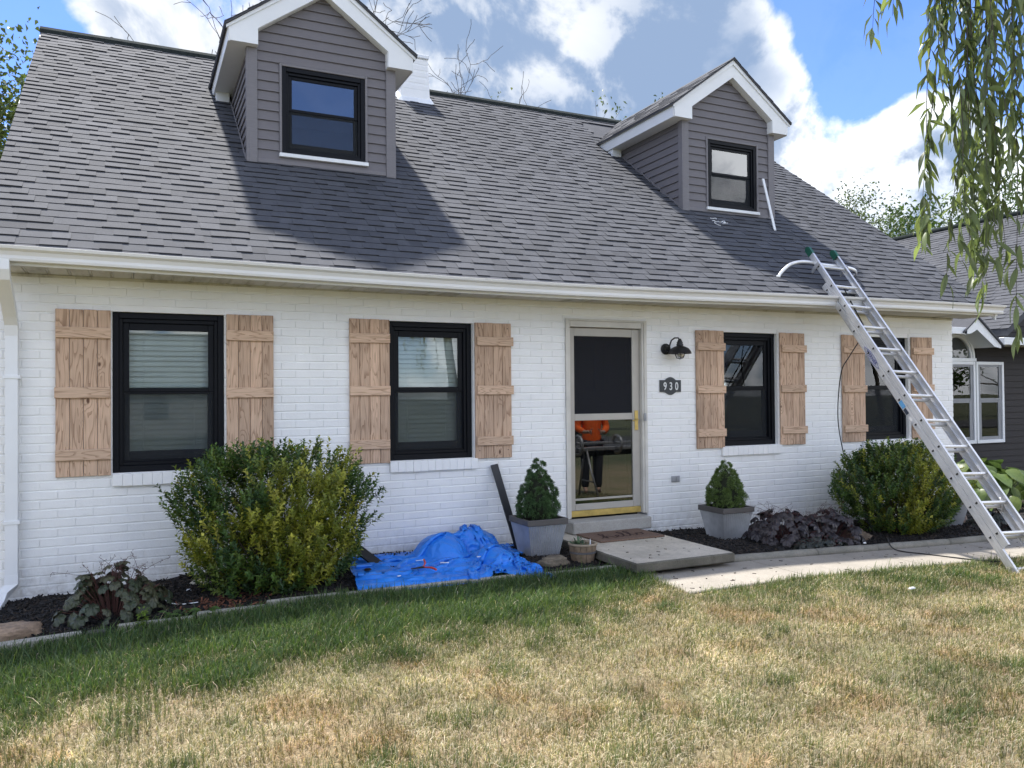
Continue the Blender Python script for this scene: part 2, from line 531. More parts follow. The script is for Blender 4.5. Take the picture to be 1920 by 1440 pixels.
def mk_dirty_white(name, base=(0.72, 0.72, 0.70), dirt=(0.34, 0.32, 0.27), lo=0.52, hi=0.74, rough=0.45, streak=(2.2, 2.2, 14.0)):
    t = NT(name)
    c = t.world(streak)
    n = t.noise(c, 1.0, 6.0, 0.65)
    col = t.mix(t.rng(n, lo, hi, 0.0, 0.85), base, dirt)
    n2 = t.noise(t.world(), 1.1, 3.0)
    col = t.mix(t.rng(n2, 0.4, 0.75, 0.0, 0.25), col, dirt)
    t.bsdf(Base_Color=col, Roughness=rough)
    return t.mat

def mk_siding(name, col, spec=0.4):
    t = NT(name)
    c = t.world((1.2, 1.2, 22.0))
    g = t.noise(c, 9.0, 5.0, 0.6)
    k = t.mix(1.0, col, t.rng(g, 0.3, 0.7, 0.90, 1.10), 'MULTIPLY')
    t.bsdf(Base_Color=k, Roughness=0.6)
    t.b.inputs['Specular IOR Level'].default_value = spec
    t.bump(g, 0.15, 0.002)
    return t.mat

MAT = {}
MAT['brick'] = mk_paint_brick()
MAT['shingle'] = mk_shingle('asphalt shingle piece', 'obj', (0.050, 0.053, 0.062), (0.086, 0.090, 0.103))
MAT['shingles'] = mk_shingle('asphalt shingles', 'isl', (0.050, 0.053, 0.062), (0.086, 0.090, 0.103))
MAT['shingle_edge'] = simple('cut shingle edge', (0.024, 0.025, 0.029), 0.95)
MAT['ridge'] = simple('ridge vent', (0.028, 0.034, 0.033), 0.95, 0, 0.3, 20, spec=0.05)
MAT['siding'] = mk_siding('mauve grey vinyl siding', (0.152, 0.143, 0.153))
MAT['trimgrey'] = mk_siding('grey vinyl trim', (0.178, 0.170, 0.182))
MAT['white'] = simple('white aluminium trim', (0.76, 0.78, 0.80), 0.4, 0, 0.05, 2.0)
MAT['gutter'] = mk_dirty_white('white gutter', (0.76, 0.77, 0.78), (0.46, 0.46, 0.44), 0.60, 0.85, 0.35, (0.9, 3, 20))
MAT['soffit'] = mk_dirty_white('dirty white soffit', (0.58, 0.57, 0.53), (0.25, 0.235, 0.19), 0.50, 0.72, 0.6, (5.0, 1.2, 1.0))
MAT['black'] = simple('black vinyl', (0.0045, 0.0055, 0.0085), 0.45, 0, 0.1, 3.0, spec=0.16)
MAT['blackboard'] = simple('black trim board', (0.012, 0.013, 0.016), 0.45)
MAT['glass'] = mk_glass('window glass')
MAT['dormerglass'] = mk_glass('reflective dormer glass', (0.75, 0.8, 0.8), 3.2)
MAT['doorglass'] = mk_glass('storm door glass', (0.5, 0.54, 0.55), 1.7)
MAT['screen'] = mk_screen('insect screen', 0.27, (0.05, 0.055, 0.06))
MAT['doorscreen'] = mk_screen('dark door screen', 0.70, (0.030, 0.031, 0.036))
MAT['blind'] = simple('white blind slat', (0.86, 0.87, 0.85), 0.5, 0, 0.04)
MAT['interior'] = simple('dim interior', (0.10, 0.10, 0.10), 0.9)
MAT['wood'] = mk_wood()
MAT['woodh'] = mk_wood_h()
MAT['almond'] = simple('almond aluminium', (0.43, 0.405, 0.36), 0.4, 0, 0.05)
MAT['almond2'] = simple('weathered almond casing', (0.60, 0.58, 0.53), 0.5, 0, 0.1, 5)
MAT['brass'] = simple('tarnished brass', (0.55, 0.40, 0.12), 0.35, 0.35, 0.2, 12)
MAT['doorblack'] = simple('dark entry door', (0.012, 0.013, 0.018), 0.4)
MAT['concrete'] = mk_concrete('worn concrete', (0.60, 0.545, 0.45), (0.33, 0.295, 0.235))
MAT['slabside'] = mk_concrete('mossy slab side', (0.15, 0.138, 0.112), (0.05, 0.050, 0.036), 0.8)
MAT['walk'] = mk_concrete('concrete walk', (0.345, 0.312, 0.265), (0.255, 0.232, 0.195))
MAT['step'] = mk_concrete('painted concrete step', (0.40, 0.39, 0.36), (0.27, 0.26, 0.235))
MAT['edging'] = mk_concrete('mossy edging', (0.27, 0.255, 0.215), (0.12, 0.115, 0.09), 0.9)
MAT['pale_edging'] = mk_concrete('pale edging', (0.42, 0.40, 0.35), (0.22, 0.21, 0.17), 0.9)
MAT['galv'] = simple('galvanised steel', (0.40, 0.41, 0.43), 0.5, 0.55, 0.15, 9)
MAT['rimgrey'] = simple('dark pot rim', (0.085, 0.078, 0.075), 0.55)
MAT['alum'] = None
MAT['rubber'] = simple('black rubber', (0.015, 0.015, 0.015), 0.7)
MAT['green'] = simple('green plastic cap', (0.01, 0.085, 0.055), 0.4)
MAT['soil'] = simple('potting soil', (0.018, 0.014, 0.011), 0.95, 0, 0.4, 40, 0.8, 90, 0.006)
MAT['darkmetal'] = simple('dark bronze lamp metal', (0.020, 0.021, 0.022), 0.45, 0.3)

def mk_alum():
    t = NT('brushed aluminium')
    c = t.world()
    n = t.noise(c, 30.0, 5.0, 0.7); n2 = t.noise(c, 4.0, 5.0, 0.7)
    col = t.ramp(n2, [(0.3, (0.62, 0.63, 0.645)), (0.7, (0.80, 0.805, 0.815))])
    col = t.mix(t.rng(n, 0.58, 0.75, 0.0, 0.4), col, (0.42, 0.42, 0.43))
    t.bsdf(Base_Color=col, Metallic=0.75, Roughness=0.42)
    return t.mat
MAT['alum'] = mk_alum()

# ------------------------------------------------------------------ ground levels
def lerp_table(x, T):
    if x <= T[0][0]: return T[0][1]
    for (a, b), (c, d) in zip(T, T[1:]):
        if x <= c: return b + (d - b) * (x - a) / (c - a)
    return T[-1][1]
GX = [(-3, -0.10), (-1, -0.07), (1.2, 0.035), (2.6, 0.02), (3.5, 0.0), (5.2, 0.0), (7.6, -0.085), (9.4, -0.135), (12, -0.19), (18, -0.26)]
def gz(x, y):
    z = lerp_table(x, GX)
    if y < -2.3: z -= 0.035 * min(-2.3 - y, 2.0) + 0.012 * max(0.0, -4.3 - y)
    return z

# ================================================================== THE WHITE HOUSE
house = thing('house', 'white painted brick house with a grey shingle roof and two dormers', 'house', (4.6, 0, 0))
OPEN = [(-0.155, 0.735, 0.960, 2.320), (2.236, 3.116, 0.960, 2.318), (6.262, 7.142, 0.960, 2.314), (8.575, 9.455, 0.960, 2.314), (4.180, 5.210, 0.10, 2.385)]
WX0, WX1, WTOP, WBOT = -1.06, 10.34, 2.66, -0.35

wall = MB()
xs = sorted({WX0, WX1} | {a for o in OPEN for a in o[:2]})
for xa, xb in zip(xs, xs[1:]):
    zs = [(WBOT, WTOP)]
    for o in OPEN:
        if o[0] <= xa + 1e-6 and o[1] >= xb - 1e-6: zs = [(WBOT, o[2]), (o[3], WTOP)]
    for za, zb in zs: wall.box(xa, xb, 0.007, 0.20, za, zb)
wall.box(WX0, WX0 + 0.2, 0.201, 8.6, WBOT, WTOP); wall.box(WX1 - 0.2, WX1, 0.201, 8.6, WBOT, WTOP)
wall.box(WX0, WX1, 8.601, 8.8, WBOT, WTOP)
for xa in (WX0, WX1 - 0.2):
    wall.prism([(0.0, WTOP + 0.001), (8.6, WTOP + 0.001), (4.3, 6.2)], 'x', xa, xa + 0.2)
wallo = wall.build('wall', MAT['brick'], house)

# rooms: a floor and a dim back wall so the panes look into something
room = MB()
room.box(WX0 + 0.2, WX1 - 0.2, 3.2, 3.3, 0.0, 2.6); room.box(WX0 + 0.2, WX1 - 0.2, 0.21, 3.2, 0.0, 0.05)
room.box(WX0 + 0.2, WX1 - 0.2, 0.21, 3.2, 2.5, 2.55)
for x in (3.6, 5.6, 7.9): room.box(x, x + 0.1, 0.21, 3.2, 0.05, 2.5)
room.build('interior', MAT['interior'], house)

# bricks one by one
def brick_geo(mb, x0, x1, z0, z1, y=0.0, j=0.0):
    b = 0.0045; a = 0.0014
    f = y + j
    mb.add([(x0, 0.009, z0), (x1, 0.009, z0), (x1, 0.009, z1), (x0, 0.009, z1),
            (x0 + a, f, z0 + b), (x1 - a, f, z0 + b), (x1 - a, f, z1 - b), (x0 + a, f, z1 - b)],
           [(0, 1, 5, 4), (1, 2, 6, 5), (2, 3, 7, 6), (3, 0, 4, 7), (4, 5, 6, 7)])
CH, BL, JT = 0.0762, 0.254, 0.0085
bricks = []
row = 0
z = -0.30
R = random.Random(3)
holes = OPEN + [(o[0], o[1] + 0.03, 0.850, 0.961) for o in OPEN[:4]]
while z < WTOP - 0.02:
    z0, z1 = z + JT / 2, min(z + CH - JT / 2, WTOP)
    x = WX0 - (BL / 2 if row % 2 else 0) - 0.001
    while x < WX1:
        a, b = max(x + .0003, WX0), min(x + BL - .0003, WX1)
        segs = [(a, b)]
        for o in holes:
            if z0 < o[3] - 0.012 and z1 > o[2] + 0.012:
                ns = []
                for (p, q) in segs:
                    if q <= o[0] or p >= o[1]: ns.append((p, q)); continue
                    if p < o[0] - 0.012: ns.append((p, o[0] - 0.002))
                    if q > o[1] + 0.012: ns.append((o[1] + 0.002, q))
                segs = ns
        for (p, q) in segs:
            if q - p > 0.02: bricks.append((p, q, z0, z1))
        x += BL
    z += CH; row += 1
bricks.sort(key=lambda b: ((b[0] + b[1]) / 2) ** 2 + CAM.y ** 2 + ((b[2] + b[3]) / 2 - 1.58) ** 2 + (1000 if (b[1] < -1.0 or b[3] < -0.08 or b[2] > 2.59) else 0))
cache = {}
rest = MB()
for i, (p, q, z0, z1) in enumerate(bricks):
    j = R.uniform(-0.0018, 0.0014)
    wdt, hgt = round(q - p, 3), round(z1 - z0, 4)
    if i < 300:
        key = (wdt, hgt)
        if key not in cache:
            m = MB(); brick_geo(m, -wdt / 2, wdt / 2, -hgt / 2, hgt / 2)
            cache[key] = m.mesh('brick', MAT['brick'])
        o = inst('brick', cache[key], wallo, ((p + q) / 2 + R.uniform(-.001, .001), j, (z0 + z1) / 2), (R.gauss(0, 0.004), R.gauss(0, 0.003), R.gauss(0, 0.003)))
    else:
        dz = R.uniform(-0.0006, 0.0006)
        brick_geo(rest, p, q, z0 + dz, z1 + dz, 0.0, j)
rest.build('brickwork', MAT['brick'], wallo, kind='stuff')

# rowlock sills under the windows, each brick on edge a piece of its own
for o in OPEN[:4]:
    s = node('window_sill', house, (o[0], 0, 0.85))
    n = 12
    w = (o[1] + 0.03 - o[0]) / n
    for k in range(n):
        m = MB()
        m.bbox(o[0] + k * w + 0.0007, o[0] + (k + 1) * w - 0.0007, -0.036 + R.uniform(-.002, .002), 0.05, 0.853 + R.uniform(-.002, .002), 0.956, 0.003)
        m.build('brick', MAT['brick'], s)

# ---------------------------------------------------------------- windows
def ring(mb, x0, x1, z0, z1, wl, wr, wt, wb, y0, y1, m=0):
    mb.box(x0, x0 + wl, y0, y1, z0, z1, m); mb.box(x1 - wr, x1, y0, y1, z0, z1, m)
    mb.box(x0 + wl, x1 - wr, y0, y1, z1 - wt, z1, m); mb.box(x0 + wl, x1 - wr, y0, y1, z0, z0 + wb, m)
def ring_b(mb, x0, x1, z0, z1, wl, wr, wt, wb, y0, y1, b=0.003):
    mb.bbox(x0, x0 + wl, y0, y1, z0, z1, b); mb.bbox(x1 - wr, x1, y0, y1, z0, z1, b)
    mb.bbox(x0 + wl + .0005, x1 - wr - .0005, y0 + .001, y1, z1 - wt, z1, b); mb.bbox(x0 + wl + .0005, x1 - wr - .0005, y0 + .001, y1, z0, z0 + wb, b)

def make_window(parent, x0, x1, z0, z1, y, blind_to, name='window', slat_step=0.046, white_trim=False, blind=True, tilt=1.06):
    w = node(name, parent, ((x0 + x1) / 2, y, z0))
    H = z1 - z0
    k = (x1 - x0) / 0.89
    f = MB(); ring_b(f, x0 + .001, x1 - .001, z0 + .001, z1 - .001, .048 * k, .048 * k, .05, .055, y, y + .12); f.build('window_frame', MAT['black'], w)
    a0, a1, b0, b1 = x0 + .049 * k, x1 - .049 * k, z0 + .056, z1 - .051
    f = MB(); ring_b(f, a0, a1, b0, b1, .03 * k, .03 * k, .035, .03, y + .022, y + .12); f.build('inner_frame', MAT['black'], w)
    a0 += .031 * k; a1 -= .031 * k; b0 += .031; b1 -= .036
    mid = z0 + H * 0.505
    f = MB(); ring_b(f, a0, a1, mid - .005, b1, .048 * k, .048 * k, .06, .034, y + .045, y + .075); f.build('sash', MAT['black'], w)
    f = MB(); ring_b(f, a0, a1, b0, mid + .02, .05 * k, .05 * k, .045, .085, y + .077, y + .108); f.build('sash', MAT['black'], w)
    f = MB(); f.box(a0 + .047 * k, a1 - .047 * k, y + .058, y + .061, mid + .028, b1 - .059); f.build('pane', MAT['glass'], w)
    f = MB(); f.box(a0 + .049 * k, a1 - .049 * k, y + .090, y + .093, b0 + .084, mid - .024); f.build('pane', MAT['glass'], w)
    sc = MB(); ring(sc, a0 - .006, a1 + .006, b0, mid - .006, .016, .016, .012, .014, y + .050, y + .060)
    sc.build('screen_frame', MAT['black'], w)
    sc = MB(); sc.box(a0 + .0105, a1 - .0105, y + .0545, y + .0555, b0 + .0145, mid - .0185); sc.build('insect_screen', MAT['screen'], w)
    if blind:
        sl = MB()
        wd = 0.053
        c, s_ = math.cos(tilt), math.sin(tilt)
        L = (a1 - a0) / 2 + .02
        t = .0016
        sl.add([(-L, -wd / 2 * c, -wd / 2 * s_), (L, -wd / 2 * c, -wd / 2 * s_), (L, 0, .004), (-L, 0, .004), (L, wd / 2 * c, wd / 2 * s_), (-L, wd / 2 * c, wd / 2 * s_)],
               [(0, 1, 2, 3), (3, 2, 4, 5)])
        me = sl.mesh('blind_slat', MAT['blind'])
        z = b1 - .02
        q = 0
        while z > blind_to:
            inst('blind_slat', me, w, ((x0 + x1) / 2, y + .150, z), (R.gauss(0, .03), R.gauss(0, .002), 0)); z -= slat_step; q += 1
        m = MB(); m.box(a0 - .01, a1 + .01, y + .132, y + .168, z - .012, z + .014); m.build('blind_rail', MAT['blind'], w)
        m = MB()
        for fx in (0.22, 0.78): m.tube([(a0 + (a1 - a0) * fx, y + .122, b1), (a0 + (a1 - a0) * fx, y + .122, z)], .0015, 4)
        m.build('blind_cord', MAT['blind'], w)
    return w
for i, o in enumerate(OPEN[:4]):
    make_window(house, *o, 0.05, (1.06, 1.06, 1.68, 1.72)[i])

# ---------------------------------------------------------------- shutters
bm = MB(); bm.bbox(-.0495, .0495, -.010, .010, -.6875, .6875, .003); board_me = bm.mesh('board', MAT['wood'])
bt = MB(); bt.bbox(-.207, .207, -.011, .011, -.045, .045, .003); batten_me = bt.mesh('batten', MAT['woodh'])
nl = MB(); nl.lathe([(0.0001, -.0005), (.0055, 0), (.0055, .0015), (.0001, .0018)], (0, 0, 0), 8); nail_me = nl.mesh('screw', MAT['darkmetal'])
SH = [(-0.571, -0.164), (0.748, 1.154), (1.846, 2.238), (3.124, 3.530), (5.893, 6.298), (7.162, 7.568), (8.205, 8.612), (9.487, 9.893)]
for i, (a, b) in enumerate(SH):
    s = node('shutter', house, ((a + b) / 2, -0.004, 0.95))
    w = (b - a) / 4
    for k in range(4):
        o = inst('board', board_me, s, (a + (k + .5) * w, -0.0145 + R.uniform(-.0012, .0012), 1.637 + R.uniform(-.002, .002)), (0, R.gauss(0, .0006), 0), (w / .0995 * .972, 1, 1))
        if R.random() < .5: o.rotation_euler = (0, o.rotation_euler.y + math.pi, 0)
    for zz in (2.135, 1.635, 1.125):
        dx = R.uniform(-.006, .006) + (.012 if i >= 3 else 0)
        inst('batten', batten_me, s, ((a + b) / 2 + dx, -0.0365, zz + R.uniform(-.006, .006)), (0, R.gauss(0, .004), 0), ((b - a) / .414 * 0.995, 1, 1))
    if i >= 3:
        for zz in (2.27, 1.03):
            for sx in (a + .045, b - .045):
                inst('screw', nail_me, s, (sx, -0.0265, zz), (math.pi / 2, 0, 0))

# ---------------------------------------------------------------- front door
d = node('door_casing', house, (4.7, 0, .26))
m = MB(); m.bbox(4.181, 4.236, -.006, .12, .262, 2.384, .004); m.bbox(5.152, 5.209, -.006, .12, .262, 2.384, .004); m.bbox(4.237, 5.151, -.005, .12, 2.318, 2.384, .004)
m.build('casing', MAT['almond2'], d)
m = MB(); m.bbox(4.176, 4.214, -.018, -.0065, .262, 2.384, .002); m.bbox(5.176, 5.212, -.018, -.0065, .262, 2.384, .002); m.bbox(4.176, 5.212, -.0175, -.0065, 2.3845, 2.405, .002)
m.build('brick_mould', MAT['almond2'], d)
d = node('storm_door', house, (4.69, .05, .27))
X0, X1, Y0, Y1 = 4.240, 5.149, .040, .075
m = MB(); m.bbox(X0, X0 + .070, Y0, Y1, .335, 2.312, .004); m.bbox(X1 - .098, X1, Y0, Y1, .335, 2.312, .004)
m.bbox(X0 + .0705, X1 - .0985, Y0 + .001, Y1, 2.222, 2.312, .004); m.bbox(X0 + .0705, X1 - .0985, Y0 + .001, Y1, 1.305, 1.378, .004)
m.bbox(X0 + .0705, X1 - .0985, Y0 + .001, Y1, .335, .405, .004)
m.build('door_frame', MAT['almond'], d)
m = MB(); m.bbox(X0 + .071, X1 - .099, Y0 + .010, Y0 + .024, .440, .462, .003); m.build('glass_rail', MAT['almond'], d)
m = MB(); m.bbox(X0, X1, Y0 - .003, Y1, .268, .334, .003); m.build('kick_plate', MAT['brass'], d)
m = MB(); m.box(X0 + .066, X1 - .094, .052, .053, 1.375, 2.226); m.build('screen_panel', MAT['doorscreen'], d)
m = MB(); m.box(X0 + .066, X1 - .094, .058, .061, .402, 1.309); m.build('pane', MAT['doorglass'], d)
m = MB()
m.bbox(X1 - .074, X1 - .030, Y0 - .010, Y0 - .0005, 1.185, 1.405, .003)
m.tube([(X1 - .052, Y0 - .01, 1.305), (X1 - .052, Y0 - .045, 1.305), (X1 - .075, Y0 - .055, 1.300), (X1 - .135, Y0 - .055, 1.292)], [.009, .009, .009, .006], 8)
m.build('handle', MAT['brass'], d)
m = MB(); m.bbox(5.162, 5.192, -.030, -.0185, 1.285, 1.375, .003); m.bbox(5.170, 5.184, -.040, -.0305, 1.30, 1.36, .002); m.build('latch', MAT['galv'], d)
d2 = node('entry_door', house, (4.69, .15, .27))
m = MB(); m.bbox(4.237, 5.151, .14, .18, .262, 2.318, .003); m.build('door_leaf', MAT['doorblack'], d2)
for (pa, pb, pc, pd) in [(4.33, 4.65, 1.62, 2.14), (4.74, 5.06, 1.62, 2.14), (4.33, 4.65, .46, 1.40), (4.74, 5.06, .46, 1.40)]:
    m = MB(); ring_b(m, pa, pb, pc, pd, .03, .03, .03, .03, .128, .1395); m.bbox(pa + .05, pb - .05, .132, .1395, pc + .05, pd - .05, .004); m.build('door_panel', MAT['doorblack'], d2)

# ---------------------------------------------------------------- eaves
def sag(x): return 0.052 * math.exp(-((x - 3.6) / 3.4) ** 2)
XA, XB = -1.10, 10.56
SX = list(np.linspace(XA, XB, 30))
def sweep(mb, prof, xs, f=1.0, m=0, closed=True):
    n = len(prof); vs = []
    for x in xs:
        for (y, z) in prof: vs.append((x, y, z - sag(x) * f))
    fs = []
    for i in range(len(xs) - 1):
        for k in range(n if closed else n - 1):
            k2 = (k + 1) % n
            fs.append([i * n + k, (i + 1) * n + k, (i + 1) * n + k2, i * n + k2])
    fs.append(list(range(n))); fs.append([(len(xs) - 1) * n + k for k in range(n - 1, -1, -1)])
    mb.add(vs, fs, m)
g = node('gutter', house, (4.6, -.58, 2.62))
m = MB()
gp = [(-.512, 2.622), (-.585, 2.622), (-.592, 2.640), (-.592, 2.662), (-.606, 2.690), (-.632, 2.706), (-.640, 2.728), (-.628, 2.731), (-.625, 2.716), (-.600, 2.700), (-.580, 2.665), (-.580, 2.632), (-.520, 2.632), (-.512, 2.735)]
sweep(m, gp, SX)
m.build('trough', MAT['gutter'], g)
m = MB()
for x in (XA - .002, XB + .002):
    m.prism([(-.512, 2.622), (-.585, 2.622), (-.592, 2.640), (-.592, 2.662), (-.606, 2.690), (-.632, 2.706), (-.640, 2.728), (-.512, 2.735)], 'x', x - .001, x + .001)
m.build('end_cap', MAT['gutter'], g)
f = MB(); sweep(f, [(-.509, 2.60), (-.509, 2.735), (-.49, 2.735), (-.49, 2.60)], SX); f.build('fascia', MAT['gutter'], house)
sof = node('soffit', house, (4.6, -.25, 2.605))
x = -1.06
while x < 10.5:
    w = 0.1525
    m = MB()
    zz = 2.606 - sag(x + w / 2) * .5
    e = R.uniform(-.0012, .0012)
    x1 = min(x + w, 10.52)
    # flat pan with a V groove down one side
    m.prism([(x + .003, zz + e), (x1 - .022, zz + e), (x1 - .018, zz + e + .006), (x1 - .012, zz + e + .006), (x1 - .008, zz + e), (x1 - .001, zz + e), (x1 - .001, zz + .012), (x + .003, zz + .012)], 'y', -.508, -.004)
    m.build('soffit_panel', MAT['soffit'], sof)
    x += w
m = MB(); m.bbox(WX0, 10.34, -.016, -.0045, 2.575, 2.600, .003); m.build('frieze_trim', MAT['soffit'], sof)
# boxed eave end at the right
m = MB(); m.prism([(-.489, 2.60), (0.0, 2.60), (0.0, 3.06), (-.489, 2.70)], 'x', 10.50, 10.52); m.build('eave_return', MAT['gutter'], house)

# downspout at the left end
def rect_tube(mb, pts, w, dpt, m=0, w_axis=(1, 0, 0)):
    wa = Vector(w_axis); n = 4; vs = []
    pts = [Vector(p) for p in pts]
    for i, p in enumerate(pts):
        t = (pts[min(i + 1, len(pts) - 1)] - pts[max(i - 1, 0)]).normalized()
        b = t.cross(wa).normalized()
        for (sa, sb) in ((-1, -1), (1, -1), (1, 1), (-1, 1)): vs.append(p + wa * (sa * w / 2) + b * (sb * dpt / 2))
    fs = []
    for i in range(len(pts) - 1):
        for k in range(4): fs.append([i * 4 + k, i * 4 + (k + 1) % 4, (i + 1) * 4 + (k + 1) % 4, (i + 1) * 4 + k])
    fs += [[3, 2, 1, 0], [len(pts) * 4 - 4 + k for k in range(4)]]
    mb.add(vs, fs, m)
ds = node('downspout', house, (-.868, -.06, 0))
m = MB(); rect_tube(m, [(-.868, -.56, 2.625), (-.868, -.56, 2.555), (-.868, -.53, 2.50), (-.868, -.40, 2.42), (-.868, -.16, 2.26), (-.868, -.085, 2.19), (-.868, -.058, 2.10)], .090, .070); m.build('elbow', MAT['white'], ds)
m = MB(); rect_tube(m, [(-.868, -.058, 2.12), (-.868, -.058, 0.16)], .086, .066); m.build('pipe', MAT['white'], ds)
m = MB(); rect_tube(m, [(-.868, -.058, 0.20), (-.868, -.062, 0.12), (-.935, -.10, 0.05), (-.945, -.20, 0.0), (-.96, -.40, -.03)], .091, .071); m.build('elbow', MAT['white'], ds)
for zz in (1.75, .6):
    m = MB(); m.bbox(-.928, -.808, -.098, .006, zz, zz + .03, .002); m.build('strap', MAT['white'], ds)

# ---------------------------------------------------------------- main roof
RY, RZ, SL = -0.5, 2.735, 0.75
YR = 4.30
ZR = RZ + SL * (YR - RY)
RX0, RX1 = -1.05, 10.50
COSR, SINR = 0.8, 0.6
deck = MB()
dxs = list(np.linspace(RX0 + .02, RX1 - .02, 25))
dp = [(-.53, RZ - .0225, 1), (.2, RZ + .525, .69), (1.0, RZ + 1.125, .385), (2.0, RZ + 1.875, 0), (YR, ZR, 0), (YR + (YR + .53), RZ - .0225, 0), (YR + (YR + .5), RZ - .09, 0), (YR, ZR - .09, 0), (2.0, RZ + 1.785, 0), (-.50, RZ - .09, 1)]
deck.add([(x, y, z - .006 - sag(x) * f * .9) for x in dxs for (y, z, f) in dp], [[i * 10 + k, (i + 1) * 10 + k, (i + 1) * 10 + (k + 1) % 10, i * 10 + (k + 1) % 10] for i in range(24) for k in range(10)] + [list(range(10)), [240 + k for k in range(9, -1, -1)]])
roof = deck.build('roof', MAT['shingles'], house)
m = MB()
for xx in (RX0, RX1 - .018):
    m.prism([(-.53, RZ - .03), (YR, ZR - .008), (YR, ZR - .17), (-.53, RZ - .19)], 'x', xx, xx + .018)
m.build('rake_board', MAT['white'], roof)

D_HALF, D_Y, D_CX = 0.79, 1.30, (1.90, 7.53)
def in_dormer(x, y):
    return any(abs(x - c) < D_HALF - .02 and y > D_Y + .03 and y < 4.05 for c in D_CX)
WID = [.13, .16, .19, .22, .25, .29]
def tab_geo(mb, w, t, ln=.160, at=None):
    """one shingle tab: x across, y up the slope, z off the deck"""
    h = w / 2
    vs = [(-h, 0, .001), (h, 0, .001), (h, ln, -.004), (-h, ln, -.004), (-h, 0, t), (h, 0, t), (h, ln, .002), (-h, ln, .002)]
    if at is not None: vs = [at(*p) for p in vs]
    mb.add(vs, [(4, 5, 6, 7), (1, 2, 6, 5), (3, 0, 4, 7)])
    mb.add(vs[:2] + vs[4:6], [(0, 1, 3, 2)], 1)
tabs = []
EXPO = 0.127
SLEN = (YR + .56) / COSR
k = 0
while k * EXPO < SLEN - .06:
    s0 = k * EXPO
    x = RX0 - R.uniform(0, .2)
    thick = R.random() < .5
    while x < RX1:
        w = R.choice(WID if thick else WID[:4])
        x0, x1 = x, x + w
        x = x1
        cut = x0 < RX0 or x1 > RX1
        x0, x1 = max(x0, RX0), min(x1, RX1)
        if x1 - x0 < .02: thick = not thick; continue
        xc = (x0 + x1) / 2
        y = -.56 + s0 * COSR
        if not in_dormer(xc, y + .06):
            tabs.append((xc, s0 + R.uniform(-.003, .003), (x1 - x0) * 1.0, .0155 if thick else .0085, cut))
        thick = not thick if R.random() < .85 else thick
    k += 1
def roof_pt(x, s, h):
    y = -.56 + s * COSR - h * SINR
    f = max(0.0, 1 - (y + .6) / 2.6)
    return (x, y, RZ + SL * (-.56 - RY) + s * SINR + h * COSR - sag(x) * f * .9)
tabs.sort(key=lambda t: (Vector(roof_pt(t[0], t[1], 0)) - CAM).length + (1000 if t[4] else 0) + (0 if t[0] > -.95 else 100))
tabcache = {}
rest = MB()
for i, (xc, s0, w, t, cut) in enumerate(tabs):
    if i < 300:
        key = (round(w, 3), t)
        if key not in tabcache:
            m = MB(); tab_geo(m, w, t); tabcache[key] = m.mesh('shingle', [MAT['shingle'], MAT['shingle_edge']])
        p0, p1 = Vector(roof_pt(xc, s0, 0)), Vector(roof_pt(xc, s0 + .15, 0))
        a = math.atan2(p1.z - p0.z, p1.y - p0.y)
        inst('shingle', tabcache[key], roof, p0, (a + R.gauss(0, .003), R.gauss(0, .004), 0))
    else:
        lift = abs(R.gauss(0, .0015))
        tab_geo(rest, w, t + lift, at=lambda a, b, c: roof_pt(xc + a, s0 + b, c))
rest.build('shingles', [MAT['shingles'], MAT['shingle_edge']], roof, kind='stuff')
# mossy ridge vent
m = MB()
m.prism([(YR - .15, ZR - .105), (YR - .15, ZR - .052), (YR - .04, ZR + .022), (YR + .04, ZR + .022), (YR + .15, ZR - .052), (YR + .15, ZR - .105), (YR, ZR + .0)], 'x', RX0 - .01, RX1)
m.build('ridge_vent', MAT['ridge'], roof)

# chimney
ch = node('chimney', house, (3.82, 4.15, 5.9))
m = MB()
m.hexa([(3.565, 3.80, 5.8), (4.035, 3.80, 5.8), (4.035, 4.5, 5.8), (3.565, 4.5, 5.8), (3.60, 3.83, 6.62), (4.00, 3.83, 6.62), (4.00, 4.46, 6.62), (3.60, 4.46, 6.62)])
m.build('shaft', MAT['brick'], ch)
for zz in (6.14, 6.24, 6.34, 6.44, 6.53):
    m = MB(); kx = (zz - 5.8) / .82 * .035
    m.bbox(3.563 + kx, 4.037 - kx, 3.797 + kx * .86, 4.503 - kx, zz, zz + .072, .004); m.build('brick_course', MAT['brick'], ch)
m = MB(); m.bbox(3.585, 4.015, 3.80, 4.49, 6.6205, 6.675, .006); m.build('chimney_cap', MAT['white'], ch)
m = MB(); m.hexa([(3.51, 3.725, 5.905), (4.075, 3.725, 5.905), (4.075, 4.3, 6.34), (3.51, 4.3, 6.34), (3.545, 3.775, 5.99), (4.05, 3.775, 5.99), (4.05, 4.3, 6.38), (3.545, 4.3, 6.38)]); m.build('flashing', MAT['white'], ch)

# ---------------------------------------------------------------- dormers
def clip_x(poly, xmin=None, xmax=None):
    def cl(P, f):
        out = []
        for i in range(len(P)):
            a, b = P[i], P[(i + 1) % len(P)]
            fa, fb = f(a), f(b)
            if fa >= 0: out.append(a)
            if fa * fb < 0:
                t = fa / (fa - fb); out.append((a[0] + (b[0] - a[0]) * t, a[1] + (b[1] - a[1]) * t))
        return out
    if xmin is not None: poly = cl(poly, lambda p: p[0] - xmin)
    if xmax is not None and poly: poly = cl(poly, lambda p: xmax - p[0])
    return poly
def clip_line(poly, f):
    out = []
    for i in range(len(poly)):
        a, b = poly[i], poly[(i + 1) % len(poly)]
        fa, fb = f(a), f(b)
        if fa >= 0: out.append(a)
        if fa * fb < 0:
            t = fa / (fa - fb); out.append((a[0] + (b[0] - a[0]) * t, a[1] + (b[1] - a[1]) * t))
    return out
